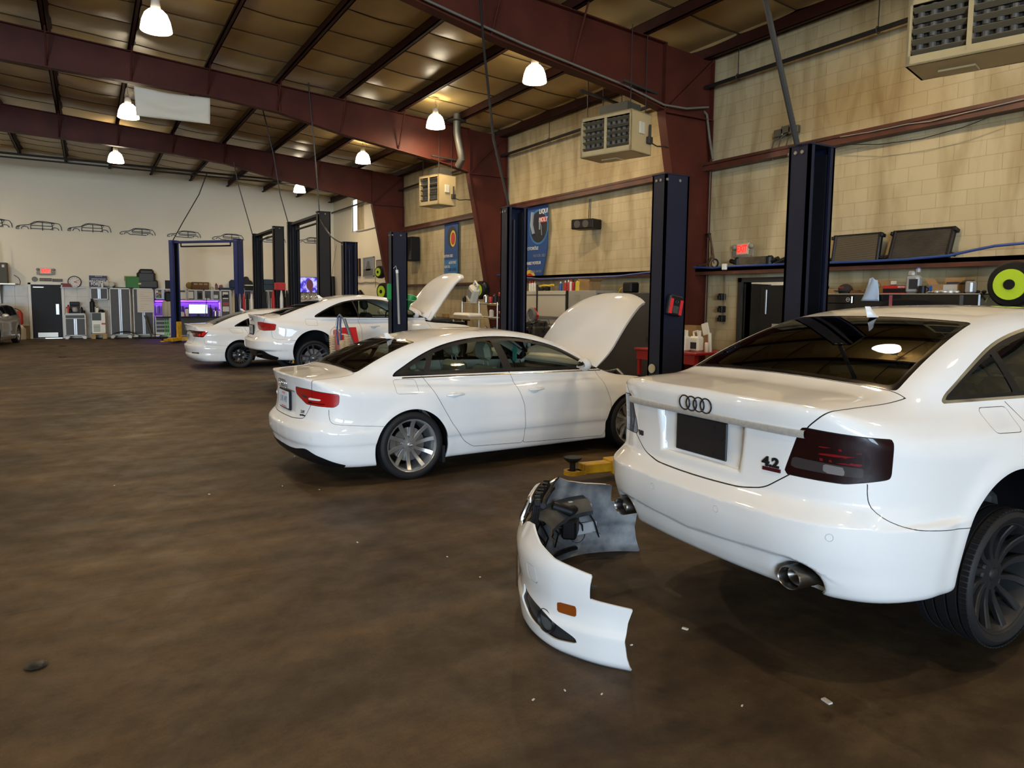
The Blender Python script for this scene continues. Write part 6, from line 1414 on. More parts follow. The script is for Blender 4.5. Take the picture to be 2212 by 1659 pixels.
t = thing('workbench', 'cluttered dark bench behind the coupe\'s open hood', 'bench', (8.4,19.5,0)); mb = MB(); mb.box((-.6,-2.2,1.16),(.5,1.9,1.22)); part('top', mb, mat('dark_bench', (.04,.035,.03), .6), t)
for a in (-.5,.4):
    for b in (-2.1,1.8): mb = MB(); mb.box((a,b,0),(a+.06,b+.06,1.16)); part('leg', mb, KP, t)
rnd = random.Random(5)
clut = [('brown carton',CARD,.16,.20),('blue rag heap',mat('blue_rag', (.05,.10,.22), .9),.14,.10),('grey bottle',mat('grey_metal'),.05,.26),('dark motor part',KP,.13,.16),('orange jar',mat('orange_plastic', (.6,.22,.03), .5),.05,.14),('silver can',mat('chrome_wire'),.05,.18),('black tray',KP,.2,.08),('white cup',WP,.045,.12),('green tub',GP,.09,.15),('tan carton',CARD,.12,.14)]
for k, (l, m_, w, h) in enumerate(clut):
    p = (8.15+.28*(k%2), 21.1-.36*k, 1.22); t = thing('bench_item', l+' on the cluttered bench behind the coupe hood', 'workshop item', p, rnd.uniform(-.5,.5), 'clutter on the dark bench')
    mb = MB()
    if w > .1: mb.box((-w/2,-w,0),(w/2,w,h),.02)
    else: mb.lathe([(w*.9,0),(w,.01),(w,h*.75),(w*.4,h*.85),(w*.4,h)],14)
    part('body', mb, m_, t)
for k, (u, v, l, m_, r, h) in enumerate([(1050,700,'grey canister on the lower wire tier',mat('grey_metal'),.06,.2),(1070,700,'teal canister on the lower wire tier',mat('teal_plastic', (.03,.16,.17), .4),.05,.22),(1062,660,'crumpled paper sheet on the middle wire tier',PAPER,.06,.2),(1010,690,'orange bottle on the lower wire tier',mat('orange_plastic'),.04,.16),(1030,690,'dark box on the lower wire tier',KP,.08,.14)]):
    z = .855 if k != 2 else 1.305; p = pos(u, z, 8.8); bottle(l, p, r, h, m_, KP, 'items on the wire shelf', 'container', 'shelf_item')
for k,(u,l,m_) in enumerate([(1003,'black spray can at the left of the top tier',KP),(1050,'silver fan motor on the top tier',CHW),(1060,'red plastic crate piece on the top tier',RP),(1070,'dark jar on the top tier of the wire rack',KP)]):
    bottle(l, pos(u,1.665,8.8), .05+.02*(k%2), .16+.05*(k%2), m_, KP, 'items on the top wire tier', 'container', 'shelf_item')
t = thing('fuel_pump_stand', 'red and black canister pole left of the middle far lift post', 'equipment', pos(1086,0,7.6)); mb = MB(); mb.cyl((0,0,0),(0,0,1.35),.05,n=12); part('tube', mb, mat('grey_pole'), t); mb = MB(); mb.box((-.06,-.08,1.35),(.06,.08,1.95),.03); part('grip', mb, KP, t); mb = MB(); mb.box((-.07,-.085,1.42),(.07,.085,1.50),.02); mb.box((-.07,-.085,1.80),(.07,.085,1.90),.02); part('red_band', mb, RP, t)
t = thing('tool_trolley', 'black drawer trolley behind the coupe window', 'trolley', (7.2,18.3,0)); mb = MB(); mb.box((-.35,-.5,.1),(.35,.5,1.15),.02); part('body', mb, mat('dark_grey_steel'), t)
for k in range(5): mb = MB(); mb.box((-.37,-.47,.15+k*.19),(-.35,.47,.31+k*.19),.005); part('drawer', mb, KP, t)
t = thing('green_funnel', 'green plastic funnel beside the coupe\'s front post', 'funnel', tuple(at(884,655,y=12.35))); mb = MB(); mb.lathe([(.02,-.12),(.025,-.02),(.13,.12),(.12,.12),(.02,-.01)],20,Matrix.Rotation(.5,4,'X'),capped=False); part('cone', mb, GP, t)
mb = MB(); mb.box((-.05,-.035,-.18),(.03,.035,.12),.02); o = part('green_grip', mb, GP); o.location = at(842,627,x=4.65); tag(o, 'green holder fixed on the coupe\'s front lift post', 'holder')

# ---------------------------------------------------------------- black tool cabinet by the wall behind the nearest sedan
GB = mat('gloss_black_cabinet', (.004,.005,.007), .18, coat=.6); cy0, cy1, ct = 6.95, 4.58, 1.88
t = thing('tool_cabinet', 'long glossy black tool cabinet behind the nearest sedan roof', 'tool chest', (9.2,(cy0+cy1)/2,0)); w = cy0-cy1
mb = MB(); mb.box((0,-w/2,.1),(.72,w/2,ct),.015); part('body', mb, GB, t); mb = MB(); mb.box((-.03,w/2-.72,ct-.14),(0,w/2-.02,ct-.03),.01); part('drawer_lip', mb, GB, t)
mb = MB(); mb.box((-.008,-w/2,ct-.012),(.0,w/2,ct)); part('top_edge', mb, mat('tan_edge', (.30,.26,.18), .5), t)  # even tan strip along the front top edge
M = FW(-.034,w/2-.66,ct-.085); mb = MB(); disc(mb, M, .026,.031,.0,n=6); mb.box((-.014,-.003,0),(.014,.003,.001),0,M); part('emblem', mb, mat('white_print'), t)
for yy, m_ in ((-.08,mat('pink_strip', (.25,.05,.07), .5)),(-.98,mat('grey_strip', (.06,.06,.07), .5))): mb = MB(); mb.box((-.01,yy-.02,.3),(0,yy+.02,ct-.02)); part('divider', mb, m_, t)
def onc(u, x=9.5): p = at(u,630,x=x); return (p.x,p.y,ct)
t = thing('baseball_cap', 'dark baseball cap with red lettering on the black cabinet', 'cap', onc(1826)); mb = MB(); mb.sphere((0,0,.06),(.10,.10,.085),18); mb.box((-.16,-.08,.035),(-.04,.08,.048),.006); mb.cyl((0,0,0),(0,0,.055),.085,n=20); part('crown', mb, mat('cap_cloth', (.02,.012,.01), .9), t); mb = MB(); add_text(mb, 'RHD', FW(-.098,0,.09), .035, depth=.002); part('lettering', mb, RED, t)
t = thing('wood_blocks', 'brown wooden blocks right of the cap', 'wood block', onc(1855)); mb = MB(); mb.box((-.06,-.12,0),(.06,.10,.035)); mb.box((-.04,-.16,0),(.05,-.11,.06)); mb.box((-.05,-.02,.035),(.03,.09,.05)); part('block', mb, mat('brown_wood', (.12,.055,.02), .6), t)
t = thing('cardboard_box', 'brown carton standing behind the blue paper towel', 'box', onc(1900,9.6)); mb = MB(); mb.box((-.07,-.17,0),(.12,.12,.19)); part('carton', mb, CARD, t); mb = MB(); add_text(mb, '5', FW(-.073,-.10,.03), .05, depth=.002); disc(mb, FW(-.073,-.02,.12), .035,.04,.0); part('lettering', mb, BDK, t); mb = MB(); mb.box((-.02,-.25,.13),(.0,-.17,.18)); part('card_tab', mb, PAPER, t)
q = Vector(onc(1888,9.21)); P = []
for i in range(12):
    r = i/11; row = []
    for j in range(9):
        s_ = j/8; wv = .5+.5*r; zz = .20-.30*r if True else 0; row.append((-.03-.02*r+.015*sin(7*s_+3*r), (.5-s_)*(.11+.16*r)+.02*r, zz+.02*sin(5*s_)*(1-r)))
    P.append(row)
mb = MB(); mb.grid(P); o = part('paper_towel', mb, mat('blue_towel', (.32,.42,.58), .85), ang=70); o.location = q; tag(o, 'light blue paper towel draped over the cabinet edge', 'towel'); md = o.modifiers.new('thickness', 'SOLIDIFY'); md.thickness = .003
t = thing('parts_box', 'flat dark red box beside the carton on the cabinet', 'box', onc(1945,9.5)); mb = MB(); mb.box((-.10,-.19,0),(.10,.19,.11),.004); part('carton', mb, KP, t); mb = MB(); mb.box((-.102,-.19,.07),(-.100,.19,.108)); mb.box((-.103,-.19,.0),(-.100,.19,.012)); part('red_band', mb, RP, t); mb = MB(); add_text(mb, 'BREMBO', FW(-.105,-.08,.089), .03, depth=.002); part('lettering', mb, WT, t)
t = thing('oil_jug', 'grey oil jug with dark label standing tall on the cabinet', 'jug', onc(1973,9.4)); mb = MB(); mb.box((-.06,-.09,0),(.06,.09,.24),.03); mb.box((-.05,-.02,.22),(.05,.08,.30),.025); mb.lathe([(.03,.28),(.03,.325)],14,Matrix.Translation((0,-.05,0))); part('body', mb, mat('grey_jug', (.28,.28,.27), .4), t); mb = MB(); mb.box((-.064,-.085,.06),(-.060,.03,.19),.0); part('label', mb, BDK, t); mb = MB(); mb.lathe([(.024,.28),(.024,.33)],14,Matrix.Translation((0,-.05,.01))); part('cap', mb, BP, t)
t = thing('mug', 'black coffee mug in front of the oil jug', 'mug', onc(1992,9.32)); mb = MB(); mb.lathe([(.0,.004),(.042,0),(.045,.1),(.041,.1),(.038,.01),(.0,.01)],22,capped=False); part('cup', mb, KP, t); mb = MB(); mb.tube([(0,-.042,.08),(0,-.075,.07),(0,-.075,.035),(0,-.042,.025)],.007,6); part('handle', mb, KP, t)
t = thing('gloves', 'crumpled pale rags right of the mug', 'rag', onc(2010,9.4)); mb = MB(); [mb.sphere((.02*k,.05-.05*k,.018),(.06,.05,.022),10) for k in range(3)]; part('cloth', mb, mat('pale_rag', (.35,.33,.25), .9), t)
t = thing('cardboard_box', 'torn open carton with flaps up on the cabinet', 'box', onc(2045,9.5)); mb = MB(); mb.box((-.12,-.2,0),(.12,.17,.12)); part('carton', mb, CARD, t)
for a, b in ((.17,.9),(-.2,2.5)): mb = MB(); mb.box((-.12,0,-.002),(.12,.09,.002),0,Matrix.Translation((0,a,.12)) @ Matrix.Rotation(b,4,'X')); part('flap', mb, CARD, t)
mb = MB(); mb.box((-.002,-.14,0),(.002,.10,.09),0,Matrix.Translation((.12,0,.12)) @ Matrix.Rotation(.25,4,'Y')); part('flap', mb, CARD, t); mb = MB(); mb.box((-.124,-.19,.035),(-.12,-.02,.11)); part('label', mb, mat('label_pale', (.40,.40,.38), .6), t); mb = MB(); mb.box((-.124,.12,.01),(-.12,.16,.10)); part('blue_print', mb, BP, t)
t = thing('plastic_bag', 'crumpled clear bag lying before the torn carton', 'bag', onc(2040,9.3)); mb = MB(); [mb.sphere((rnd.uniform(-.04,.04),.14-.055*k,.02),(.05,.045,rnd.uniform(.018,.034)),9) for k in range(6)]; part('film', mb, mat('bag_film', (.40,.38,.34), .25), t)
t = thing('dark_box', 'dark blue box behind the grey dispenser', 'box', onc(2078,9.6)); mb = MB(); mb.box((-.08,-.14,0),(.08,.16,.15),.004); part('carton', mb, mat('navy_box', (.01,.02,.06), .6), t)
t = thing('dispenser', 'silver grey rounded dispenser at the right of the cabinet', 'dispenser', onc(2096,9.28)); mb = MB(); mb.box((-.06,-.045,-.0),(.07,.045,.15),.02); part('shell', mb, mat('silver_plastic', (.30,.29,.28), .35, metal=.4), t)
t = thing('sunglasses', 'small black eyewear beside the grey dispenser', 'glasses', onc(2118,9.35)); mb = MB(); mb.sphere((0,.03,.02),(.02,.03,.02),10); mb.sphere((0,-.04,.02),(.02,.03,.02),10); mb.tube([(0,.05,.03),(.08,.06,.03)],.004,5); part('frame', mb, KP, t)
t = thing('cardboard_box', 'small tan box left of the cap, half behind the post', 'box', onc(1800,9.4)); mb = MB(); mb.box((-.05,-.06,0),(.06,.08,.07)); part('carton', mb, CARD, t)
t = thing('tall_cabinet', 'black upright locker between the exit door and the big post', 'cabinet', (9.55,7.72,0)); mb = MB(); mb.box((0,-.42,.05),(.6,.42,2.02),.01); part('body', mb, KP, t); mb = MB(); mb.box((-.012,-.1,1.28),(-.0,.16,1.40),.002); part('sticker', mb, mat('grey_sticker', (.28,.27,.22), .5), t); mb = MB(); mb.box((-.02,.28,1.55),(0,.31,1.95),.004); part('handle', mb, mat('grey_metal'), t)
t = thing('gas_bottle', 'dark upright cylinder bin below the black locker sticker', 'cylinder', (9.2,7.68,0)); mb = MB(); mb.lathe([(.14,0),(.16,.02),(.16,1.05),(.10,1.15),(.05,1.2)],24); part('tank', mb, GB, t)
# red workbench with an engine and jugs
t = thing('workbench', 'red steel workbench between the lift post and the exit door', 'bench', (9.0,9.55,0)); RB = mat('red_bench_paint', (.30,.012,.012), .4); mb = MB(); mb.box((-.45,-1.0,.86),(.55,.55,.90),.006); part('top', mb, RB, t)
for a in (-.4,.45):
    for b in (-.95,.45): mb = MB(); mb.box((a,b,0),(a+.06,b+.06,.86)); part('leg', mb, RB, t)
mb = MB(); mb.box((-.42,-.95,.2),(.5,.5,.23)); mb.box((-.43,-.95,.70),(-.40,.5,.86)); part('lower_shelf', mb, RB, t)
machinery('engine_block', 'black engine unit on the red bench', 'engine', (8.95,9.82,.90), .62, 8)
t = thing('cordless_tool', 'blue and white shop tool resting on top of the engine unit', 'tool', (8.9,9.80,1.37)); mb = MB(); mb.cyl((0,.20,.03),(0,-.20,.03),.045,n=12); part('body', mb, mat('sky_blue_plastic', (.03,.22,.45), .4), t); mb = MB(); mb.sphere((0,.2,.04),(.06,.08,.05),12); mb.box((-.04,-.02,.05),(.04,.08,.08),.01); part('white_end', mb, WP, t)
p = at(1536,697,x=9.0); t = thing('phone_case', 'white slim bottle leaning beside the engine unit', 'bottle', (p.x,p.y,.90)); mb = MB(); mb.box((-.02,-.06,.30),(.02,.06,.50),.02,Matrix.Rotation(-.3,4,'X')); mb.cyl((0,0,0),(0,.02,.32),.03,n=10); part('body', mb, WP, t)
t = thing('cardboard_box', 'open brown carton behind the green bin on the red bench', 'box', (9.25,9.35,.90)); mb = MB(); mb.box((-.12,-.22,0),(.15,.22,.42)); part('carton', mb, CARD, t)
t = thing('parts_bin', 'green plastic bin on the red bench', 'bin', (8.85,9.38,.90)); mb = MB(); mb.box((-.15,-.13,0),(.15,.13,.02)); mb.box((-.15,-.13,0),(-.14,.13,.20)); mb.box((.14,-.13,0),(.15,.13,.26)); mb.box((-.15,-.13,0),(.15,-.12,.26)); mb.box((-.15,.12,0),(.15,.13,.24)); part('tray', mb, GP, t)
for k, (y, x, l) in enumerate([(9.02,8.72,'white fluid jug with dark label, front one on the red bench'),(8.86,8.86,'white fluid jug, second one on the red bench')]):
    t = thing('fluid_jug', l, 'jug', (x,y,.90), 0, 'white fluid jugs on the red bench'); mb = MB(); mb.box((-.08,-.11,0),(.08,.11,.26),.03); mb.tube([(0,.06,.24),(0,.07,.33),(0,-.02,.35),(0,-.05,.26)],.02,8); part('body', mb, WP, t); mb = MB(); mb.lathe([(.026,.25),(.026,.36)],14,Matrix.Translation((0,-.07,0))); part('cap', mb, WP, t); mb = MB(); mb.box((-.084,-.08,.05),(-.080,.07,.16)); part('label', mb, BDK, t)
t = bottle('small bottle with red cap beside the white jugs', (8.9,8.66,.90), .035, .2, WP, RP, None)
t = thing('store_shelf', 'shelf with red beams and a green basket seen through the open exit door', 'shelf', (XR_+2.2,10.1,0))
for z in (1.30,1.72): mb = MB(); mb.box((-.25,-1.6,z),(.25,1.6,z+.07)); part('beam', mb, mat('pink_red_beam', (.50,.06,.09), .5), t)
for y in (-1.6,-.3,1.0): mb = MB(); mb.box((.26,y,0),(.30,y+.05,2.0)); part('upright', mb, mat('pink_red_beam'), t)
for k in range(2): t = thing('basket', ['green plastic basket on the store room shelf','black plastic basket left of the green one'][k], 'basket', (XR_+2.15,9.95+.62*k,1.37)); mb = MB(); mb.box((-.22,-.27,0),(.22,.27,.25),.03); part('tub', mb, (mat('teal_green', (.02,.28,.18), .5), KP)[k], t)
t = thing('store_desk', 'dark desk inside the store room', 'desk', (XR_+1.6,10.0,0)); mb = MB(); mb.box((-.4,-1.4,0),(.3,1.3,1.10),.01); part('body', mb, KP, t)

# ---------------------------------------------------------------- far wall
def fw(u, v, y=YF-.02): return at(u, v, y=y)
CABW = mat('cabinet_white_frame', (.62,.60,.55), .4); CABG = mat('cabinet_grey_door', (.055,.052,.048), .5, metal=.2); CABS = mat('cabinet_grey_metal', (.35,.34,.32), .4, metal=.5)  # white frames, dark grey doors, mid grey metal for handles
MARB = mat('marble_tile', (.60,.55,.45), .35, noise=(2.2,.18,(.46,.42,.34)))
tx0, tx1 = fw(-40,620).x, fw(236,622).x; tz = fw(100,618).z
mb = MB(); dxL, dxR = fw(62,650,YF).x, fw(139,650,YF).x
for a, b in ((tx0,dxL-.02),(dxR+.02,tx1)): mb.box((a,YF-.02,0),(b,YF,tz))
struct('trim_7', mb, MARB)
mb = MB()
for k in range(5): mb.box((tx0,YF-.024,tz-.41*k-.004),(dxL-.03,YF-.019,tz-.41*k+.004)); mb.box((dxR+.03,YF-.024,tz-.41*k-.004),(tx1,YF-.019,tz-.41*k+.004))
for k in range(12):
    x = tx0+.52*k
    if x < dxL-.1 or x > dxR+.1: mb.box((x-.004,YF-.024,0),(x+.004,YF-.019,tz)) if x < tx1 else None
struct('trim_8', mb, mat('grout', (.30,.27,.21), .8))
# exit door
zt_ = fw(100,611,YF).z; mb = MB()
for a, b in ((dxL,dxL+.09),(dxR-.09,dxR)): mb.box((a,YF-.06,0),(b,YF,zt_))
mb.box((dxL,YF-.06,zt_-.07),(dxR,YF,zt_)); struct('trim_9', mb, CABW)
mb = MB(); mb.box((dxL+.09,YF-.05,.02),(dxR-.09,YF-.01,zt_-.07),.005); dr = struct('door_2', mb, mat('black_door'))
mb = MB(); mb.box((dxL+.26,YF-.056,.06),(dxR-.26,YF-.05,.24)); part('kick_plate', mb, mat('steel_plate', (.42,.39,.33), .35, metal=.7), dr)
mb = MB(); mb.box((dxR-.30,YF-.075,.95),(dxR-.18,YF-.05,1.38),.01); part('push_plate', mb, mat('bright_steel', (.55,.56,.58), .3, metal=.6), dr)
mb = MB(); mb.box((dxL+.16,YF-.075,zt_-.20),(dxL+.52,YF-.05,zt_-.15),.005); part('door_closer', mb, mat('steel_plate'), dr)
mb = MB(); mb.box((dxL+.5,YF-.055,.004),(dxR-.12,YF-.045,.022)); part('light_gap', mb, mat('daylight_gap', (.8,.85,.9), .5, emis=(.85,.93,1), estr=3), dr)
exit_sign('red lit exit sign above the black door in the far wall', frame((fw(99,585).x,YF-.06,fw(99,585).z),(1,0,0),(0,0,1)), 1.15)
def plaque(label, u, v, w, h, m_, txt=None, tm=None, rnd_=False, ts=.08):
    p = fw(u, v); mb = MB()
    if rnd_: mb.cyl((0,0,0),(0,-.02,0),w/2,n=24)
    else: mb.box((-w/2,-.02,-h/2),(w/2,0,h/2),.003)
    t = thing('wall_plaque', label, 'sign', p); part('board', mb, m_, t)
    if txt: mb = MB(); add_text(mb, txt, frame((0,-.022,0),(1,0,0),(0,0,1)), ts, depth=.004); part('lettering', mb, tm or YL, t)
plaque('small round plaque left above the far door', 75, 603, .20, .2, mat('plaque_grey', (.12,.11,.09), .5), None, None, True)
plaque('brown plaque with letters above the far door', 98.5, 604, .40, .12, mat('plaque_brown', (.06,.035,.012), .5), 'QUIET ROW', mat('gold_letter', (.35,.24,.08), .5), ts=.065)
plaque('black plaque right above the far door', 124, 605.5, .34, .11, mat('plaque_black', (.03,.025,.02), .5), 'AUTOWERKS', mat('gold_letter'), ts=.045)
p = fw(161,609,YF-.05); t = thing('wall_clock', 'round white wall clock with black rim right of the far door', 'clock', p)
mb = MB(); mb.lathe([(.20,0),(.235,-.02),(.24,-.05),(.215,-.06),(.21,-.03)], 40, axis='y', capped=False); part('rim', mb, KP, t)
mb = MB(); mb.cyl((0,0,0),(0,-.03,0),.212,n=36); f_ = part('dial', mb, mat('clock_white', (.62,.60,.54), .5), t)
mb = MB()
for k in range(12): a = pi*k/6; mb.box((-.008,-.036,.15),(.008,-.031,.19),0,Matrix.Rotation(a,4,'Y'))
for a, l, w_ in ((1.9,.11,.012),(1.1,.16,.008)): mb.box((-w_,-.042,-.02),(w_,-.038,l),0,Matrix.Rotation(a,4,'Y'))
part('hands', mb, RED, f_)
p = fw(143,615,YF-.12); mb = MB(); mb.box((-.14,-.06,-.10),(.16,.06,-.05)); mb.box((-.13,-.05,-.05),(.17,.06,.0)); mb.box((-.16,-.05,.0),(.14,.06,.05)); o = part('books', mb, mat('dark_red_cover', (.16,.02,.02), .6)); o.location = p; tag(o, 'short stack of dark red folders beside the clock', 'books')
p = fw(143,620,YF-.12); mb = MB(); mb.box((-.3,-.10,-.02),(.55,.12,.0)); o = part('ledge', mb, CABW); o.location = (p.x+.1,p.y,fw(143,615,YF-.12).z-.10); tag(o, 'narrow white ledge under the clock', 'shelf')
# base/tall/wall cabinets
FY = 33.36
def cab(name, label, u0, u1, v0, v1, doors, floor=True, drawer=0, frame_m=None, y=FY, feet=True, depth=None):
    a = fw(u0, v0, y); b = fw(u1, v1, y); x0, x1 = a.x, b.x; z1 = a.z; z0 = 0 if floor else fw(u0, v1, y).z; w = x1-x0; d = depth or (YF-.03-y)
    t = thing(name, label, 'cabinet', ((x0+x1)/2, y, z0)); h = z1-z0; fz = .12 if floor and feet else 0
    mb = MB(); mb.box((-w/2,.01,fz),(w/2,d,h),.004); mb.box((-w/2,-.015,fz),(w/2,.01,fz+.03)); mb.box((-w/2,-.015,h-.035),(w/2,.01,h))
    for q in (-1,1): mb.box((q*w/2,-.015,fz),(q*(w/2-.03),.01,h))
    if fz:
        for q in (-1,1): mb.prism([(q*w/2,0),(q*(w/2-.10),0),(q*(w/2-.18),fz+.02),(q*w/2,fz+.02)], -.015, .01, Matrix(((1,0,0,0),(0,0,1,0),(0,1,0,0),(0,0,0,1))))
    part('carcass', mb, frame_m or CABW, t)
    zt2 = h-.045; 
    if drawer:
        dh = .16
        for k in range(drawer):
            mb = MB(); mb.box((-w/2+.04,-.02,zt2-dh*(k+1)+.02),(w/2-.04,.01,zt2-dh*k)); dd_ = part('drawer', mb, CABG, t)
            mb = MB(); mb.box((-w/2+.04,-.035,zt2-dh*k-.025),(w/2-.04,-.015,zt2-dh*k-.005)); part('drawer_handle', mb, CABS, dd_)
        zt2 -= dh*drawer+.01
    for k in range(doors):
        a0 = -w/2+.035+(w-.07)*k/doors; a1 = -w/2+.035+(w-.07)*(k+1)/doors
        mb = MB(); mb.box((a0+.005,-.02,fz+.04),(a1-.005,.01,zt2)); dd_ = part('door', mb, CABG, t)
        s = 1 if k % 2 == 0 else -1; xh = a1-.03 if s > 0 else a0+.03
        mb = MB(); mb.box((xh-.022,-.032,fz+.04),(xh+.022,-.018,zt2),.004); part('handle_rail', mb, mat('bright_steel'), dd_)
    return t
cab('base_cabinet', 'low white framed grey cabinet right of the far door', 139, 187, 677, 731, 2, drawer=1)
cab('wall_cabinet', 'small two door wall cabinet under the campaign style sign', 194, 234, 621, 647, 2, floor=False, y=33.6)
cab('locker', 'tall grey two door locker, left of the pair', 235.5, 285, 622, 731, 2)
cab('locker', 'tall grey two door locker behind the whiteboard', 286, 334, 622.5, 731, 2)
cab('wall_cabinet', 'wall cabinet with stickers left of the blue lift post', 334.5, 369, 623.5, 646, 2, floor=False, y=33.55)
cab('drawer_unit', 'grey drawer unit with green hose left of the blue lift', 335, 369, 683, 731, 0, drawer=4, y=33.3)
cab('wall_cabinet', 'wall cabinet with paper sheets right of the blue post', 386, 405, 625, 649, 1, floor=False, y=33.5)
cab('wall_cabinet', 'wall cabinet with black figure poster', 405, 440, 625.5, 649, 2, floor=False, y=33.5)
cab('wall_cabinet', 'wall cabinet next to the tall poster cabinet', 440, 476, 626, 649, 2, floor=False, y=33.5)
cab('locker', 'tall cabinet with posters behind the compact sedan', 476, 502, 626, 731, 1)
cab('wall_cabinet', 'grey cabinet between the blue and black posts', 527, 560, 627, 648, 2, floor=False, y=33.5)
cab('wall_cabinet', 'grey cabinet left of the red trolley', 566, 593, 627, 646, 2, floor=False, y=33.5)
def panel_on_wall(name, label, cat, u0, v0, u1, v1, m_, y, th=.02, fr=None):
    a = fw(u0,v0,y); b = fw(u1,v1,y); t = thing(name, label, cat, ((a.x+b.x)/2, y, (a.z+b.z)/2)); w = abs(b.x-a.x); h = abs(a.z-b.z)
    mb = MB(); mb.box((-w/2,-th,-h/2),(w/2,0,h/2),.003); o = part('panel', mb, m_, t); t['w_'] = w; t['h_'] = h
    if fr: mb = MB(); [mb.box((sx*w/2,-th-.008,-h/2),(sx*(w/2-.02),0,h/2)) for sx in (-1,1)]; [mb.box((-w/2,-th-.008,sz*h/2),(w/2,0,sz*(h/2-.02))) for sz in (-1,1)]; part('frame', mb, fr, t)
    return t, w, h
t, w, h = panel_on_wall('whiteboard', 'whiteboard with red notes hung on the tall lockers', 'whiteboard', 295, 625, 333, 675, mat('whiteboard_cream', (.60,.52,.40), .35), FY-.03, .02, CABS)
rnd = random.Random(2)
for k, m_ in enumerate((mat('marker_red', (.40,.10,.08), .6), mat('marker_grey', (.25,.22,.20), .6))):
    mb = MB()
    for r in range(5): z = h*.38-.09*r-(.5*k); mb.tube([(-w*.35+.03*q,-.024,z+.010*rnd.random()) for q in range(int(6+rnd.random()*14))],.005,4)
    part('handwriting', mb, m_, t)
# campaign style sign
t, w, h = panel_on_wall('yard_sign', 'navy yard sign reading WU-TANG IS FOREVER on the cabinet', 'sign', 192, 595, 232, 620, mat('sign_navy', (.012,.010,.06), .5), 33.62, .015)
F0 = frame((0,-.018,0),(1,0,0),(0,0,1))
for txt, z, s, m_ in (('★ ★ ★ ★ ★',.42,.045,WT),('WU-TANG IS',-.02,.125,WT),('FOREVER',-.26,.150,WT),('INSPECTION IS TEMPORARY',.20,.044,WT),('2020',-.44,.04,WT)):
    mb = MB(); add_text(mb, txt, F0 @ Matrix.Translation((.02,z*h,0)), s, depth=.004, bold=.0015 if s < .1 else .006, sx=.92); 
    if mb.v: part('lettering', mb, m_, t)
def blob(name, label, cat, u, v, y, m_, s, seed, zbase=None, n=6):
    p = fw(u, v, y); z = zbase if zbase is not None else p.z; t = thing(name, label, cat, (p.x, y, z)); r_ = random.Random(seed); mb = MB()
    for k in range(n): mb.sphere((r_.uniform(-.6,.6)*s[0], r_.uniform(-.5,.5)*s[1], s[2]*r_.uniform(.35,.6)), (s[0]*.55, s[1]*.5, s[2]*r_.uniform(.3,.5)), 10)
    part('shape', mb, m_, t); return t
CT = fw(260,622,FY).z; WC1 = fw(210,621,33.6).z
blob('plastic_bag', 'crumpled whitish bag leaning on the navy sign', 'bag', 238, 620, 33.55, mat('bag_white', (.50,.47,.40), .5), (.20,.12,.26), 1, WC1+.0)
p = fw(221,620,33.5); mb = MB(); mb.lathe([(.04,0),(.055,.18)],12); o = part('paper_cup', mb, WP); o.location = (p.x,33.55,WC1); tag(o, 'white paper cup before the navy sign', 'cup')
mb = MB(); mb.box((-.35,-.2,0),(.4,.2,.03)); mb.box((-.38,-.15,.03),(-.25,.1,.09),.01); o = part('flat_tray', mb, KP); o.location = (fw(265,622,FY).x, 33.6, CT); tag(o, 'flat black tray lying on the left tall locker', 'tray')
t = thing('green_head', 'green bird-like head built as a box, with yellow edge, on the tall locker', 'box', (fw(288,622,FY).x,33.6,CT)); mb = MB(); mb.box((-.26,-.15,0),(.24,.15,.46),.02); part('carton', mb, mat('leaf_green', (.03,.16,.03), .6), t); mb = MB(); mb.box((-.30,-.1,.30),(-.24,.16,.44)); mb.box((-.30,.1,.40),(.2,.16,.50)); part('yellow_edge', mb, mat('olive_yellow', (.30,.25,.03), .6), t); mb = MB(); mb.box((.18,-.20,.14),(.30,-.14,.22),.02); part('yellow_tab', mb, mat('pale_yellow', (.6,.5,.2), .6), t)  # a green bird-like head, reduced to a plain box
t = thing('leather_cushion', 'big black leather seat back standing on the lockers', 'seat', (fw(318,622,FY).x,33.6,CT)); mb = MB(); mb.box((-.42,-.12,0),(.42,.12,.35),.05); mb.box((-.36,-.12,.20),(.34,.12,.70),.09); mb.box((-.28,-.10,.55),(.28,.10,.80),.07); part('cushion', mb, mat('black_leather', (.010,.009,.009), .45), t)
t = thing('poster_card', 'small dark framed card beside the blue post on the cabinets', 'card', (fw(364,621,33.5).x,33.6,fw(364,624,33.5).z)); mb = MB(); mb.box((-.12,-.02,0),(.14,.02,.36),.004); part('card', mb, KP, t)
UZ = fw(430,625.5,33.5).z
for u, l, m_, s in ((416,'olive woven helmet shaped basket on the cabinet row',mat('olive_weave', (.20,.13,.03), .8),(.30,.2,.34)),(538,'dark cloth bundle right of the blue post on the cabinets',mat('dark_cloth', (.02,.022,.03), .9),(.30,.2,.60))):
    blob('cloth_bundle', l, 'bundle', u-4, 625, 33.7, m_, (s[0]*.8,s[1],s[2]), int(u), UZ, 4)
t = thing('wicker_basket', 'brown wicker basket on the cabinet row', 'basket', (fw(433,625,33.6).x,33.7,UZ)); mb = MB(); mb.box((-.34,-.2,0),(.34,.2,.32),.02); part('weave', mb, mat('wicker', (.16,.07,.025), .8, noise=(30,.6)), t); mb = MB(); [mb.box((-.27+.2*k,-.21,.20),(-.12+.2*k,-.2,.27)) for k in range(3)]; part('label', mb, mat('tan_print'), t)
bottle('cola bottle on the cabinet row', (fw(468,625,33.6).x,33.7,UZ), .05, .30, mat('cola', (.10,.01,.01), .2), RP, None)
bottle('brown paper cup on the cabinet row', (fw(478,625,33.6).x,33.7,UZ), .07, .24, mat('brown_cup', (.20,.08,.05), .6), WP, None, 'cup', 'paper_cup')
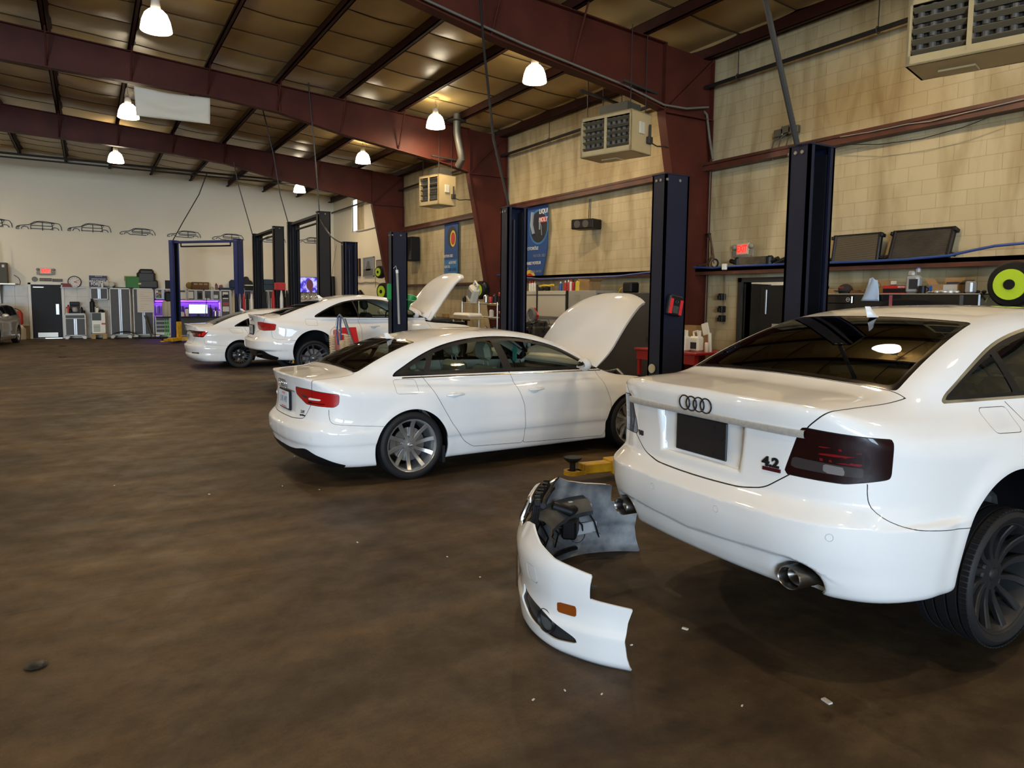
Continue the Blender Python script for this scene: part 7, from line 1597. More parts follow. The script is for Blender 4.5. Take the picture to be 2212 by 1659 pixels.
bottle('small beige jar on the cabinet row', (fw(458,625,33.6).x,33.7,UZ), .06, .14, mat('beige_jar', (.42,.36,.22), .6), WP, None, 'jar', 'jar')
t = thing('seat_cushion', 'dark blue seat cushion lying left of the second blue post', 'seat', (fw(494,625,33.6).x,33.7,UZ)); mb = MB(); mb.box((-.40,-.2,0),(.2,.2,.10),.03); mb.box((.05,-.2,.05),(.40,.2,.45),.08); part('cushion', mb, mat('navy_cloth', (.015,.025,.06), .8), t)
for k, u in enumerate((579,583)): t = thing('storage_case', ['lower blue case on the cabinets beside the black post','upper blue case stacked on another beside the black post'][k], 'case', (fw(u,627,33.6).x,33.7,UZ+.26*k)); mb = MB(); mb.box((-.33+.05*k,-.2,0),(.33,.2,.24),.02); part('shell', mb, mat('blue_case', (.01,.035,.07), .5), t)
t = thing('laptop_stack', 'dark box with white top beside the first black post', 'box', (fw(540,615,33.3).x,33.35,UZ)); mb = MB(); mb.box((-.2,-.15,0),(.2,.15,.2),.01); part('box', mb, KP, t); mb = MB(); mb.box((-.22,-.17,.2),(.22,.17,.24)); part('lid', mb, WP, t)
# small papers and posters on cabinet doors
for u0,v0,u1,v1,l,m_,y in ((389.5,631,402,646,'white paper sheet on the first wall cabinet',PAPER,33.47),(406.5,630,418,645,'white paper sheet on the second wall cabinet',PAPER,33.47),(428,632,436,645,'black figure poster on a wall cabinet',KP,33.47),(442,644,453,649,'low white note on a wall cabinet',PAPER,33.47),(462,637,471,645,'white note on the last wall cabinet',PAPER,33.47),(481,631,493,646,'white poster with black truck on the tall cabinet',PAPER,33.33),(481,653,495,660,'poster with red car on the tall cabinet',mat('poster_red', (.30,.06,.04), .6),33.33),(481,662,495,673,'plain white sheet low on the tall cabinet',PAPER,33.33)):
    panel_on_wall('paper_sheet', l, 'paper', u0, v0, u1, v1, m_, y, .006)
mb = MB(); a = fw(484,641,33.32); mb.box((-.12,-.004,-.05),(.14,0,.05)); mb.box((-.06,-.004,.05),(.14,0,.10)); o = part('truck_print', mb, KP); o.location = (a.x+.03,33.322,a.z); tag(o, 'black truck print on the white poster', 'print')
for k, (u, v, m_) in enumerate([(338,630,PAPER),(345,633,mat('sticker_orange', (.35,.18,.05), .6)),(342,641,mat('sticker_green', (.10,.30,.08), .6)),(339,638,mat('sticker_grey', (.3,.3,.3), .6)),(361,629,mat('sticker_pink', (.40,.18,.18), .6))]):
    p = fw(u, v, 33.52); mb = MB(); mb.box((-.06,-.006,-.05),(.06,0,.05),.0); o = part('sticker', mb, m_); o.location = p; tag(o, ['white','orange round','green','grey','pink'][k]+' sticker on the wall cabinet left of the blue post', 'sticker', 'stickers on the wall cabinet')
# workbench with violet strip light, pegboard of tools, monitor
VIO = mat('violet_strip', (.2,.05,.6), .5, emis=(.25,.05,1.), estr=5); PEG = mat('pegboard_dark', (.06,.05,.07), .7)
for u0, u1, l in ((334,369,'left of the blue post'),(386,475,'right of the blue post')):
    a = fw(u0,650,33.6); b = fw(u1,683,33.6); zb0 = b.z
    t = thing('workbench', 'grey workbench under the wall cabinets '+l, 'bench', ((a.x+b.x)/2,33.3,0)); w = b.x-a.x
    mb = MB(); mb.box((-w/2,-.1,zb0-.06),(w/2,.65,zb0)); part('top', mb, KP, t); mb = MB(); mb.box((-w/2,.60,zb0),(w/2,.62,a.z+.1)); part('pegboard', mb, PEG, t)
    mb = MB(); mb.box((-w/2+.03,.50,a.z-.03),(w/2-.03,.56,a.z+.01)); part('violet_light', mb, VIO, t)
    ld = bpy.data.lights.new('violet_strip_light', 'AREA'); ld.shape = 'RECTANGLE'; ld.size = w; ld.size_y = .06; ld.energy = 22*w; ld.color = (.30,.08,1); lo = bpy.data.objects.new('violet_strip_light', ld); COL.objects.link(lo); lo.location = ((a.x+b.x)/2,33.78,a.z-.05)
    if u0 > 380: mb = MB(); mb.box((-w/2,.0,.1),(w/2,.6,zb0-.06)); part('base', mb, CABG, t)
    rnd = random.Random(u0)
    for k in range(int(w*9)):
        x = -w/2+.08+k*.11; hh = rnd.uniform(.10,.34); zz = rnd.uniform(zb0+.35,a.z-.12); mb = MB(); mb.box((x-.012,.57,zz-hh),(x+.012,.60,zz)); mb.box((x-.03,.565,zz-.04),(x+.03,.60,zz)); part('hanging_tool', mb, KP if k % 3 else mat('grey_metal'), t)
BZ = fw(430,683,33.6).z
t = thing('computer_monitor', 'lit computer monitor on the bench behind the compact sedan', 'monitor', (fw(430,668,33.1).x,33.35,BZ)); a = fw(409.5,656.5,33.35); b = fw(452,678.5,33.35); w = b.x-a.x; zc_ = (a.z+b.z)/2-BZ; h = a.z-b.z
mb = MB(); mb.box((-w/2,0,zc_-h/2),(w/2,.05,zc_+h/2),.008); mb.box((-.05,.01,0),(.05,.05,zc_)); mb.box((-.2,-.08,-.0),(.2,.12,.015)); part('case', mb, KP, t)
mb = MB(); mb.box((-w/2+.02,-.003,zc_-h/2+.03),(w/2-.02,.002,zc_+h/2-.02)); part('screen', mb, mat('monitor_glow', (.6,.7,.8), .4, emis=(.62,.80,1.), estr=1.15), t)
mb = MB(); [mb.box((-w/2+.06+.02*(k%3),-.005,zc_+h/2-.07-.05*k),(-w/2+.35+.1*(k%2),-.0035,zc_+h/2-.06-.05*k)) for k in range(7)]; part('screen_rows', mb, mat('screen_text', (.3,.4,.55), .5, emis=(.35,.45,.6), estr=.8), t)
cable('thin lamp arm standing before the monitor', [fw(445,683,33.0),fw(444,672,33.0),fw(447,640,33.0),fw(447,636,33.0)], .015, KP, 'lamp_arm', 'lamp', None)
for k, (u, l, m_, r, h) in enumerate([(393,'white labelled box left of the monitor',PAPER,.09,.2),(404,'figurine shaped white bottle left of the monitor',WP,.07,.38),(455,'dark bottle right of the monitor',KP,.06,.4),(466,'silver round speaker right of the monitor',CHW,.09,.3),(474,'white tube at the end of the bench',WP,.05,.3),(400,'red small tin left of the monitor',RP,.06,.12)]):
    bottle(l, (fw(u,683,33.3).x,33.25+.1*(k%2),BZ), r, h, m_, KP, 'things on the bench by the monitor', 'container', 'bench_item')
for k, u in enumerate((358.5,366)): t = thing('gas_cylinder', ['grey gas cylinder, left of two beside the blue post','grey gas cylinder touching the blue post'][k], 'cylinder', (fw(u,684,33.2).x,33.15,fw(u,683,33.6).z), 0, 'gas cylinders on the bench'); mb = MB(); mb.lathe([(.13,0),(.14,.02),(.14,.55),(.08,.66),(.04,.70),(.04,.76)],20); part('tank', mb, mat('tank_cream', (.35,.31,.22), .5), t)
t = thing('backpack', 'black bag hanging over the grey cylinders', 'bag', tuple(fw(364,641,33.1))); mb = MB(); mb.box((-.16,-.08,-.22),(.16,.10,.22),.07); part('bag', mb, KP, t); mb = MB(); mb.cyl((0,.1,.18),(0,.42,.22),.012,n=6); part('hook', mb, KP, t)
p = fw(362,706,32.9); mb = MB()
for q in (-.08,0,.07): mb.tube([(q,.0,.35),(q+.02,-.02,.05),(q,-.0,-.35),(q-.04,.02,-.42)],.012,6)
o = part('green_hose', mb, mat('bright_green', (.10,.55,.05), .5)); o.location = (p.x,33.24,.42); tag(o, 'bright green hose loops on the drawer unit', 'hose')
# coffee corner
bz = fw(160,677,FY).z
t = thing('coffee_machine', 'black coffee machine on the low cabinet', 'coffee machine', (fw(162,676,33.5).x,33.6,bz)); mb = MB(); mb.box((-.17,-.15,.32),(.17,.15,.46),.02); mb.box((-.17,.02,0),(.17,.15,.34),.01); mb.box((-.17,-.17,0),(.17,.15,.05),.01); part('body', mb, KP, t); mb = MB(); mb.lathe([(.09,.06),(.11,.12),(.08,.24)],16); part('jug', mb, mat('glass_jug', (.35,.33,.30), .1), t)
for k, (u, l, m_, r, h) in enumerate([(144,'cream bottle at the left of the coffee corner',mat('beige_jar'),.05,.24),(148,'red pump bottle of the coffee corner',RP,.05,.34),(152,'black canister of the coffee corner',KP,.07,.18),(177,'black small grinder right of the coffee machine',KP,.045,.26),(181,'dark mug right of the coffee machine',KP,.05,.12)]):
    bottle(l, (fw(u,676,33.5).x,33.55,bz), r, h, m_, KP, 'things around the coffee machine', 'container', 'counter_item')
a = fw(197,675,33.2); b = fw(229,720,33.2); t = thing('ice_machine', 'steel ice machine with dark top door', 'ice machine', ((a.x+b.x)/2,33.2,b.z)); w = b.x-a.x; h = a.z-b.z; mb = MB(); mb.box((-w/2,0,0),(w/2,.6,h),.01); part('cabinet', mb, mat('dull_steel', (.40,.35,.26), .35, metal=.5), t)
mb = MB(); mb.box((-w/2+.02,-.02,h*.62),(w/2-.15,0,h-.02),.01); part('lid', mb, mat('dark_grey_steel'), t); mb = MB(); [mb.box((-w/2+.06,-.006,.08+.05*k),(.05,0,.10+.05*k)) for k in range(6)]; part('vent', mb, KP, t); mb = MB(); mb.box((.1,-.01,h*.42),(.24,0,h*.50),.003); part('badge_plate', mb, RP, t)
t = thing('wooden_pallet', 'pale wooden base under the ice machine', 'pallet', ((a.x+b.x)/2,33.2,0)); mb = MB(); mb.box((-w/2-.03,-.06,b.z-.05),(w/2+.03,.6,b.z)); mb.box((-w/2-.03,-.05,0),(-w/2+.12,.6,b.z)); mb.box((w/2-.12,-.05,0),(w/2+.03,.6,b.z)); part('boards', mb, mat('pallet_wood', (.34,.22,.08), .7), t)
for k, (u, l, m_, r, hh) in enumerate([(200,'tall black coffee grinder on the ice machine',KP,.09,.55),(210,'white bottle on the ice machine',WP,.06,.22),(206,'thin clear bottle on the ice machine',mat('glass_jug'),.04,.28),(219,'dark low bowl on the ice machine',KP,.12,.07)]):
    bottle(l, (fw(u,675,33.4).x,33.4,a.z), r, hh, m_, KP, 'things on the ice machine', 'container', 'counter_item')
t = thing('car_floor_mat', 'black fender liner and mat heap lying before the right locker', 'car part', (fw(320,730,32.8).x,32.7,0)); mb = MB(); P = []
for i in range(14): a_ = pi*i/13; P.append([(-.75+.55*cos(a_)-.1,-.15+.3*j,.02+.30*sin(a_)*(1-.2*j)) for j in range(2)])
mb.grid(P); mb.box((-.5,-.2,.0),(.7,.3,.06),.02); part('liner', mb, KP, t)
mb = MB(); mb.box((0,-.2,0),(.035,.3,.95),.01,Matrix.Rotation(-.25,4,'Y')); o = part('floor_mat', mb, mat('grey_mat', (.10,.09,.07), .8)); o.location = (fw(327,728,33.1).x,33.0,0.01); tag(o, 'grey floor mat leaning against the right locker', 'mat')
# television, ring emblem, wall details
t, w, h = panel_on_wall('television', 'wall television with violet picture behind the coupe', 'television', 646, 598, 686, 632.5, KP, YF-.05, .05)
TVM = mat('tv_picture', (.1,.08,.5), .4, emis=(.2,.15,.9), estr=1.3); n_, L_, b_ = nodes_of(TVM); tc = n_.new('ShaderNodeTexCoord'); tn = n_.new('ShaderNodeTexNoise'); tn.inputs['Scale'].default_value = 5; tn.inputs['Detail'].default_value = 5; tn.inputs['Distortion'].default_value = .7; rp = n_.new('ShaderNodeValToRGB')
rp.color_ramp.elements[0].position = .42; rp.color_ramp.elements[0].color = (.03,.02,.28,1); rp.color_ramp.elements[1].position = .58; rp.color_ramp.elements[1].color = (.35,.33,1.,1); L_.new(tc.outputs['Object'], tn.inputs[0]); L_.new(tn.outputs['Fac'], rp.inputs[0]); L_.new(rp.outputs[0], b_.inputs['Emission Color']); L_.new(rp.outputs[0], b_.inputs['Base Color'])
mb = MB(); mb.box((-w/2+.02,-.054,-h/2+.02),(w/2-.02,-.051,h/2-.02)); part('screen', mb, TVM, t)
mb = MB(); mb.sphere((.05,-.056,.0),(.16,.004,.26),12); mb.sphere((.10,-.056,-.12),(.09,.004,.30),10); part('screen_figure', mb, mat('tv_figure', (.08,.03,.04), .5, emis=(.10,.03,.05), estr=.6), t)
p = fw(660,640,YF-.08); t = thing('ring_emblem', 'four chrome rings standing below the television', 'emblem', p); rings_emblem('rings', t, frame((0,0,0),(1,0,0),(0,0,1)), .16, CHROME, 1.36, .10); mb = MB(); mb.box((-.5,-.10,-.24),(.5,.06,-.17)); part('ledge', mb, CABW, t)
# drawn car profiles along the far wall
SIL = [
 [[(-.5,0),(-.495,.035),(-.47,.065),(-.40,.085),(-.22,.115),(-.10,.19),(0,.205),(.15,.20),(.36,.17),(.42,.16),(.46,.09),(.475,.0)],[(-.5,0),(-.43,0)],[(-.39,0),(-.37,.05),(-.32,.07),(-.26,.05),(-.235,0)],[(-.19,.10),(-.19,0)],[(-.19,.115),(-.05,.185),(.32,.165),(.27,.095),(-.19,.095)],[(.06,.19),(.06,-.02)],[(.26,.165),(.28,.0)],[(.24,0),(.27,.05),(.32,.065),(.38,.05),(.41,0)],[(-.19,.02),(.25,.02)],[(-.47,.055),(-.42,.065),(-.44,.035),(-.48,.03)]],
 [[(-.5,0),(-.49,.04),(-.44,.07),(-.25,.10),(-.12,.175),(0,.19),(.2,.185),(.40,.15),(.45,.08),(.47,0)],[(-.5,0),(-.42,0)],[(-.39,0),(-.36,.045),(-.31,.055),(-.26,.03),(-.24,0)],[(-.24,0),(.22,-.01)],[(-.18,.10),(-.08,.165),(.30,.155),(.34,.09),(-.18,.09)],[(.10,.175),(.10,0)],[(.24,0),(.27,.045),(.32,.055),(.38,.04),(.40,0)],[(-.17,.05),(.26,.05)]],
]
for k, (u, v, kind) in enumerate([(-24,489,0),(86,496,0),(195,500.5,0),(299,507,1),(399,512,1),(494,518,1),(586,523,1),(674,525,1)]):
    p = fw(u, v, YF-.03); sc = 1.55 if k < 3 else 1.35; t = None; mb = MB()
    for P in SIL[kind]: mb.tube([(x*sc, 0, z*sc*1.02) for x, z in P], .0125, 6)
    o = part('car_outline', mb, mat('outline_black', (.01,.009,.008), .6)); o.location = p; p2 = ['cut by the left edge','second from the left','third from the left, above the sign','fourth, before the blue post','above the left blue post','left of the first black post','behind the first black posts','rightmost, behind the tall black post'][k]
    tag(o, 'black metal car outline on the far wall, '+p2, 'wall art', 'car outlines on the far wall')
# shelf with equipment, extinguisher, board on the left of the far wall
a = fw(33,612,33.5); t = thing('wall_shelf', 'steel wall shelf on brackets at the far left', 'shelf', (a.x,YF-.03,a.z)); mb = MB(); mb.box((-2.6,-.50,-.03),(0,0,0)); mb.box((-2.6,-.52,-.05),(0,-.50,.0)); part('board', mb, mat('dull_steel'), t); mb = MB(); mb.prism([(0,0),(-.45,0),(0,-.9)],-.5,-.47,Matrix(((0,0,1,0),(1,0,0,0),(0,1,0,-.03),(0,0,0,1)))); mb.prism([(0,0),(-.45,0),(0,-.9)],-2.2,-2.17,Matrix(((0,0,1,0),(1,0,0,0),(0,1,0,-.03),(0,0,0,1)))); part('bracket', mb, mat('grey_metal'), t)
t = thing('amplifier_rack', 'dark equipment box with rods and tags on the left shelf', 'equipment', (a.x-.65,YF-.28,a.z)); mb = MB(); mb.box((-.7,-.18,0),(.42,.15,.78),.02); part('housing', mb, mat('dark_olive_box', (.05,.045,.025), .6), t); mb = MB(); [mb.cyl((x,-.1,0),(x-.05,-.1,h_),.022,n=6) for x,h_ in ((.18,1.6),(-.3,1.35),(-.12,1.0))]; part('rod', mb, KP, t); mb = MB(); [mb.box((x,-.19,z),(x+.08,-.18,z+.10)) for x,z in ((.05,.2),(.25,.6),(-.3,.65))]; part('tag', mb, PAPER, t)
cable('grey cable looping from the left shelf to the wall', [fw(30,594,YF-.03),fw(40,600,YF-.03),fw(44,608,YF-.03),fw(43,615,YF-.03),fw(37,613,YF-.03)], .010, KP, 'wire', 'cable', None)
p = fw(42,687,33.6); t = thing('fire_extinguisher', 'red fire extinguisher on the wall behind the silver hatchback', 'fire extinguisher', (p.x,33.75,p.z-.25)); mb = MB(); mb.lathe([(.09,0),(.11,.02),(.11,.42),(.05,.52),(.03,.56)],20); part('cylinder', mb, RP, t); mb = MB(); mb.tube([(0,0,.56),(-.14,-.02,.62),(-.22,-.03,.48),(-.16,-.05,.25)],.015,6); part('hose', mb, KP, t); mb = MB(); mb.box((-.06,-.01,.15),(.06,.2,.20)); part('bracket', mb, KP, t)
bottle('white cone shaped drum beside the fire extinguisher', (p.x+.05,33.6,0), .14, .55, mat('bag_white'), WP, None, 'drum', 'plastic_drum')
a = fw(49,704,33.8); b = fw(65,731,33.8); mb = MB(); mb.box((a.x,YF-.06,0),(b.x,YF-.03,a.z)); o = part('plywood_board', mb, mat('dull_brown_board', (.20,.14,.06), .7)); tag(o, 'brown board leaning left of the far door', 'board')
# framed pictures on the far stretch of the right wall
def pic(label, u0, v0, u1, v1, m_, fr, x=XR_-.06):
    a = at(u0,v0,x=x); b = at(u1,v1,x=x); t = thing('framed_picture', label, 'picture', (x,(a.y+b.y)/2,(a.z+b.z)/2), 0, 'pictures on the right wall'); w = abs(a.y-b.y); h = abs(a.z-b.z)
    mb = MB(); mb.box((-.02,-w/2+.03,-h/2+.03),(.0,w/2-.03,h/2-.03)); part('print', mb, m_, t); mb = MB(); [mb.box((-.03,s*w/2,-h/2),(.03,s*(w/2-.03),h/2)) for s in (-1,1)]; [mb.box((-.03,-w/2,s*h/2),(.03,w/2,s*(h/2-.03))) for s in (-1,1)]; part('frame', mb, fr, t); return t, w, h
t, w, h = pic('picture of warm orange arches, left of three', 767, 560, 778, 596, mat('orange_print', (.20,.07,.03), .6, noise=(5,.6,(.05,.02,.01))), KP)
t, w, h = pic('grey blue picture of a domed building, middle of three', 785, 557, 808, 597, mat('sky_print', (.20,.24,.28), .6), mat('pale_frame', (.30,.29,.27), .5))
mb = MB(); mb.box((-.024,-w/2+.04,-h/2+.04),(-.02,w/2-.04,-.08)); mb.sphere((-.022,0,.10),(.004,.20,.16),12); mb.box((-.024,-.3,-.15),(-.02,.3,.02)); mb.box((-.024,.42,-.2),(-.02,.46,.40)); part('dome_print', mb, mat('stone_print', (.11,.11,.11), .6), t)
t, w, h = pic('small tan picture with dark edge, right of three', 814, 562, 830, 590, mat('tan_picture', (.24,.20,.15), .6), KP)
cable('wavy grey cable duct on the right wall below the pictures', [at(u,v,x=XR_-.05) for u,v in ((770,611),(780,612),(790,610),(800,611),(812,610),(824,615),(835,622))], .03, mat('grey_wire'), 'cable_duct', 'pipe', None)
cable('horizontal grey pipe below the tall window', [at(u,v,x=XR_-.06) for u,v in ((770,500),(780,499),(800,494),(818,489))], .02, mat('grey_wire'), 'pipe', 'pipe', None)
t = thing('side_counter', 'white counter along the right wall behind the coupe', 'bench', (XR_-.75,27.5,0)); a = at(770,640,x=9.4); mb = MB(); mb.box((-.2,-4.0,0),(.68,4.5,1.62),.01); part('body', mb, CABW, t)
for k, (u, l, m_, r, h) in enumerate([(766,'yellow rounded tool on the far counter',YP,.16,.6),(778,'dark vice on the far counter',KP,.13,.45),(786,'thin dark holder on the far counter',KP,.05,.3)]): 
    q = at(u,640,x=9.6); bottle(l, (q.x,q.y,1.62), r, h, m_, KP, 'tools on the far counter', 'tool', 'bench_tool')
for k, (u, v0, v1, l, m_) in enumerate([(722,597,645,'black umbrella like roll leaning by the far corner',KP),(712,610,655,'brown wooden stick leaning by the far corner',mat('brown_wood'))]):
    a = fw(u,v0,33.5); mb = MB(); mb.cyl((a.x,33.6,0),(a.x,33.75,a.z),.10 if k == 0 else .05,n=10); o = part('leaning_roll', mb, m_); tag(o, l, 'roll')
cable('grey wire hanging from the roof near the far right corner', [fw(730,500,33.6),fw(722,560,33.7),fw(716,600,33.8),fw(716,645,33.8)], .012, mat('grey_wire'), 'wire', 'cable', None)
# tool carts behind the two sedans at the back
def cart(label, u, y, w, h, m1, m2, seed):
    p = at(u, 700, y=y); t = thing('tool_cart', label, 'trolley', (p.x, y, 0), 0); mb = MB(); mb.box((-w/2,-.25,.12),(w/2,.25,h*.55),.02); part('body', mb, m1, t)
    for q in (-1,1): mb = MB(); mb.cyl((q*w*.4,-.2,.06),(q*w*.4,-.16,.06),.06,n=14); part('wheel', mb, KP, t)
    r_ = random.Random(seed)
    for k in range(7): mb = MB(); x = -w/2+.06+k*w/7; mb.lathe([(.05,0),(.055,.01),(.05,h*.3),(.02,h*.42)],10,Matrix.Translation((x,r_.uniform(-.15,.1),h*.55))); part('canister', mb, [KP,mat('grey_metal'),RP,KP,WP,KP,RP][k], t)
cart('black trolley crowded with bottles behind the coupe\'s rear window', 600, 21.3, .85, 2.0, KP, RP, 3)
cart('dark trolley with red handle beside the blue lift post', 537, 26.5, .9, 1.9, KP, RP, 5)
t = thing('red_toolbox', 'small red box on top of the crowded trolley', 'toolbox', (at(605,640,y=21.3).x,21.3,1.94)); mb = MB(); mb.box((-.14,-.1,0),(.14,.1,.22),.02); part('case', mb, RP, t)
# air conditioning service board with coiled hoses beside the coupe
g = at(745,742,y=11.55); g0 = (g.x+.1,11.55,0); t = thing('service_machine', 'red service machine with grey post and coiled cream hoses beside the coupe', 'machine', g0)
q = lambda u, v: at(u,v,y=11.5)-Vector(g0)
mb = MB(); a, b, c_, d_ = q(740,708), q(770,707), q(780,760), q(738,765); P = [(v_.x,-.03,v_.z) for v_ in (a,b,c_,d_)]; P2 = [(v_.x,.03,v_.z) for v_ in (a,b,c_,d_)]
mb.add(P+P2, [(0,1,2,3),(7,6,5,4),(0,4,5,1),(1,5,6,2),(2,6,7,3),(3,7,4,0)]); part('red_panel', mb, mat('machine_red', (.55,.012,.012), .35), t)
mb = MB(); mb.box((d_.x-.05,-.2,.08),(c_.x+.1,.35,d_.z+.02),.03); part('base', mb, KP, t)
for w_ in (-.0,.42): mb = MB(); mb.cyl((w_,-.15,.08),(w_,-.11,.08),.08,n=16); part('wheel', mb, RUBBER, t)
mb = MB(); mb.tube([q(741,688)-Vector((0,.06,0)), q(768,768)-Vector((0,.06,0))], .026, 10); mb.tube([q(741,688), q(732,680), q(728,690), q(726,705)], .012, 6); mb.tube([q(733,679), q(741,688)],.014,6); part('grey_post', mb, mat('grey_metal'), t)
mb = MB(); 
for du in (0, 6): mb.tube([q(730+du,682), q(729+du,700), q(728+du*1.3,720), q(731+du,745)], .016, 6)
part('blue_cable', mb, mat('navy_hose', (.01,.02,.09), .5), t)
mb = MB(); s0 = q(731,712); mb.box((s0.x-.07,-.05,s0.z-.35),(s0.x+.07,.03,s0.z),.02); part('pink_reel', mb, mat('pink_hose', (.42,.12,.10), .6), t)
for u, v0, v1, r in ((714,724,772,.045),(747,722,766,.055),(736,735,770,.045)):
    a = q(u,v0); b = q(u+3,v1); n_ = 13; mb = MB(); mb.tube([(a.x+(b.x-a.x)*k/(n_*10)+r*cos(2*pi*k/10), -.12+r*.8*sin(2*pi*k/10), a.z+(b.z-a.z)*k/(n_*10)) for k in range(n_*10+1)], .008, 5); part('coiled_hose', mb, mat('cream_coil', (.60,.46,.28), .5), t)
mb = MB(); mb.tube([q(714,724), q(714,714), q(722,706), q(729,712), q(738,722), q(747,722)], .010, 6); part('hose_lead', mb, mat('cream_coil'), t)

# ---------------------------------------------------------------- detached front bumper on the floor
def build_bumper():
    mid = Vector((2.70,3.135,0)); ud = Vector((-.747,.664,0)); vd = Vector((-.664,-.747,0))
    t = thing('front_bumper', 'detached white front bumper lying on the floor behind the nearest sedan', 'bumper', mid, atan2(vd.y, vd.x))
    # local frame of the Empty: x along the chord (towards the near end), y' = forward of the car the bumper came from
    fwd = -1.0
    def plan(s):                                           # s in -1..1 along the bumper, 1 = near end
        a = abs(s); sg = 1 if s >= 0 else -1
        A = spl_b(a); return (sg*A[0], A[1])
    K = [(0,.0,.66),(.15,.16,.655),(.30,.33,.63),(.42,.48,.585),(.54,.63,.50),(.64,.735,.40),(.74,.80,.29),(.86,.855,.155),(1.0,.890,-.015)]
    fx = spl([k[0] for k in K], [k[1] for k in K]); fy = spl([k[0] for k in K], [k[2] for k in K])
    spl_b = lambda a: (float(fx(a)), float(fy(a)))
    prof = spl([0,.03,.06,.12,.17,.20,.24,.34,.42,.46,.52,.60], [-.050,-.020,-.012,-.004,.002,-.012,-.012,.004,.012,.006,-.020,-.055])   # outward bulge over height
    ztop = lambda a: float(np.interp(a, [0,.17,.22,.30,.38,.46,.56,.66,.83,.8301,1.0], [.63,.62,.50,.50,.56,.575,.52,.485,.460,.335,.325]))
    keep = [(-.5,.0),(.996,.0),(.978,.08),(.970,.16),(.978,.25),(.998,.325),(.83,.340),(.832,.40),(.838,.458),(.66,.485),(.56,.52),(.46,.575),(.38,.56),(.30,.50),(.22,.50),(.17,.62),(-.5,.63)]
    def pt(s, z, off=0.):
        x, y = plan(s); x2, y2 = plan(min(1,s+.01)); x1, y1 = plan(max(-1,s-.01)); dx, dy = x2-x1, y2-y1; l = hypot(dx, dy); n = (dy/l*-1, dx/l)     # outward
        if n[1]*1 < 0 and abs(s) < .8: n = (-n[0], -n[1])
        n = (-dy/l, dx/l); o = float(prof(z))+off
        return Vector((x+n[0]*o, -(y+n[1]*o)*-1, z))
    # note: chord axis x, forward axis y
    def P3(s, z, off=0.): v = pt(s, z, off); return (v.x, v.y*FS, v.z)
    FS = 1 if (Matrix.Rotation(atan2(vd.y, vd.x), 4, 'Z') @ Vector((0,1,0))).dot(ud) > 0 else -1
    N, Mz = 150, 44; V = []; T = []
    ss = np.unique(np.linspace(-1,1,N)); idx = {}
    S_, Z_ = [], []
    for i, s in enumerate(ss):
        for j in range(Mz+1): S_.append(s); Z_.append(.64*j/Mz)
    S_ = np.array(S_); Z_ = np.array(Z_); P = np.array([P3(s, z) for s, z in zip(S_, Z_)])
    tris = []
    for i in range(len(ss)-1):
        for j in range(Mz):
            a = i*(Mz+1)+j; b = a+Mz+1; tris += [(a,b,b+1),(a,b+1,a+1)]
    tris = np.array(tris)
    Sh = Shell.__new__(Shell); Sh.P = np.stack([S_, Z_, np.zeros(len(S_))], 1); Sh.T = tris; Sh.lab = np.zeros(len(tris), int); Sh.names = ['bumper_skin']; Sh.aux = []; Sh.h = .01; Sh.f = lambda x,y,z: z
    fog = rpoly([(.42,.255),(.46,.225),(.64,.180),(.77,.120),(.775,.095),(.66,.075),(.50,.105),(.43,.17)], .03)
    for sg in (-1, 1):
        Sh.mark('fog_vent', lambda x,y,z,sg=sg: sdf2(x*sg, y, fog))
    Sh.mark('void', lambda x,y,z: -sdf2(np.abs(x), y, keep))
    Sh.mark('void', lambda x,y,z: sdf2(np.abs(x), y, rpoly([(-.3,.10),(.19,.10),(.235,.30),(.205,.595),(-.3,.605)], .03)))
    Sh.mark('void', lambda x,y,z: sdf2(np.abs(x), y, rpoly([(-.3,.06),(.30,.06),(.30,.085),(-.3,.085)], .005)))
    wash = lambda x,y,z: sdf2(x, y, rpoly([(.50,.405),(.57,.40),(.575,.315),(.505,.32)], .02))
    Sh.gap(wash, .0016, over=['bumper_skin'], name='groove')
    Sh.mark('marker_lamp', lambda x,y,z: sdf2(x, y, rpoly([(.675,.275),(.765,.280),(.765,.225),(.675,.222)], .008)), over=['bumper_skin'])
    def sheet(name, lab, mats, off0, off1, par, label=None):
        T_ = Sh.T[Sh.lab == Sh.names.index(lab)]
        if not len(T_): return None
        u, inv = np.unique(T_.ravel(), return_inverse=True); T_ = inv.reshape(-1,3); n = len(u)
        A = [P3(Sh.P[k,0], Sh.P[k,1], off0) for k in u]; Bk = [P3(Sh.P[k,0], Sh.P[k,1], off1) for k in u]
        E = np.concatenate([T_[:,[0,1]],T_[:,[1,2]],T_[:,[2,0]]]); key = E[:,0]*n+E[:,1]; rk = E[:,1]*n+E[:,0]; Bd = E[~np.isin(key, rk)]
        mb = MB(); mb.v = A+Bk; mb.f = [tuple(q) for q in T_.tolist()]; mb.m = [0]*len(mb.f)
        mb.f += [tuple((q+n)[::-1].tolist()) for q in T_]; mb.m += [1]*len(T_)
        for a, b in Bd.tolist(): mb.f.append((b,a,a+n)); mb.f.append((b,a+n,b+n)); mb.m += [0,0]
        return part(name, mb, mats, par, label, ang=50)
    INNER = mat('bare_plastic_inside', (.24,.235,.225), .6, noise=(7,.6,(.07,.075,.085)))
    sk = sheet('bumper_skin', 'bumper_skin', [WHITE, INNER], 0, -.010, t)
    sheet('washer_cover_line', 'groove', [mat('seam_grey', (.25,.25,.24), .6), INNER], -.002, -.010, t)
    sheet('marker_lamp', 'marker_lamp', [AMBER, INNER], .003, -.012, t, 'amber side marker')
    sheet('fog_vent', 'fog_vent', [mat('dark_vent_plastic', (.018,.018,.02), .5), INNER], -.022, -.035, t)
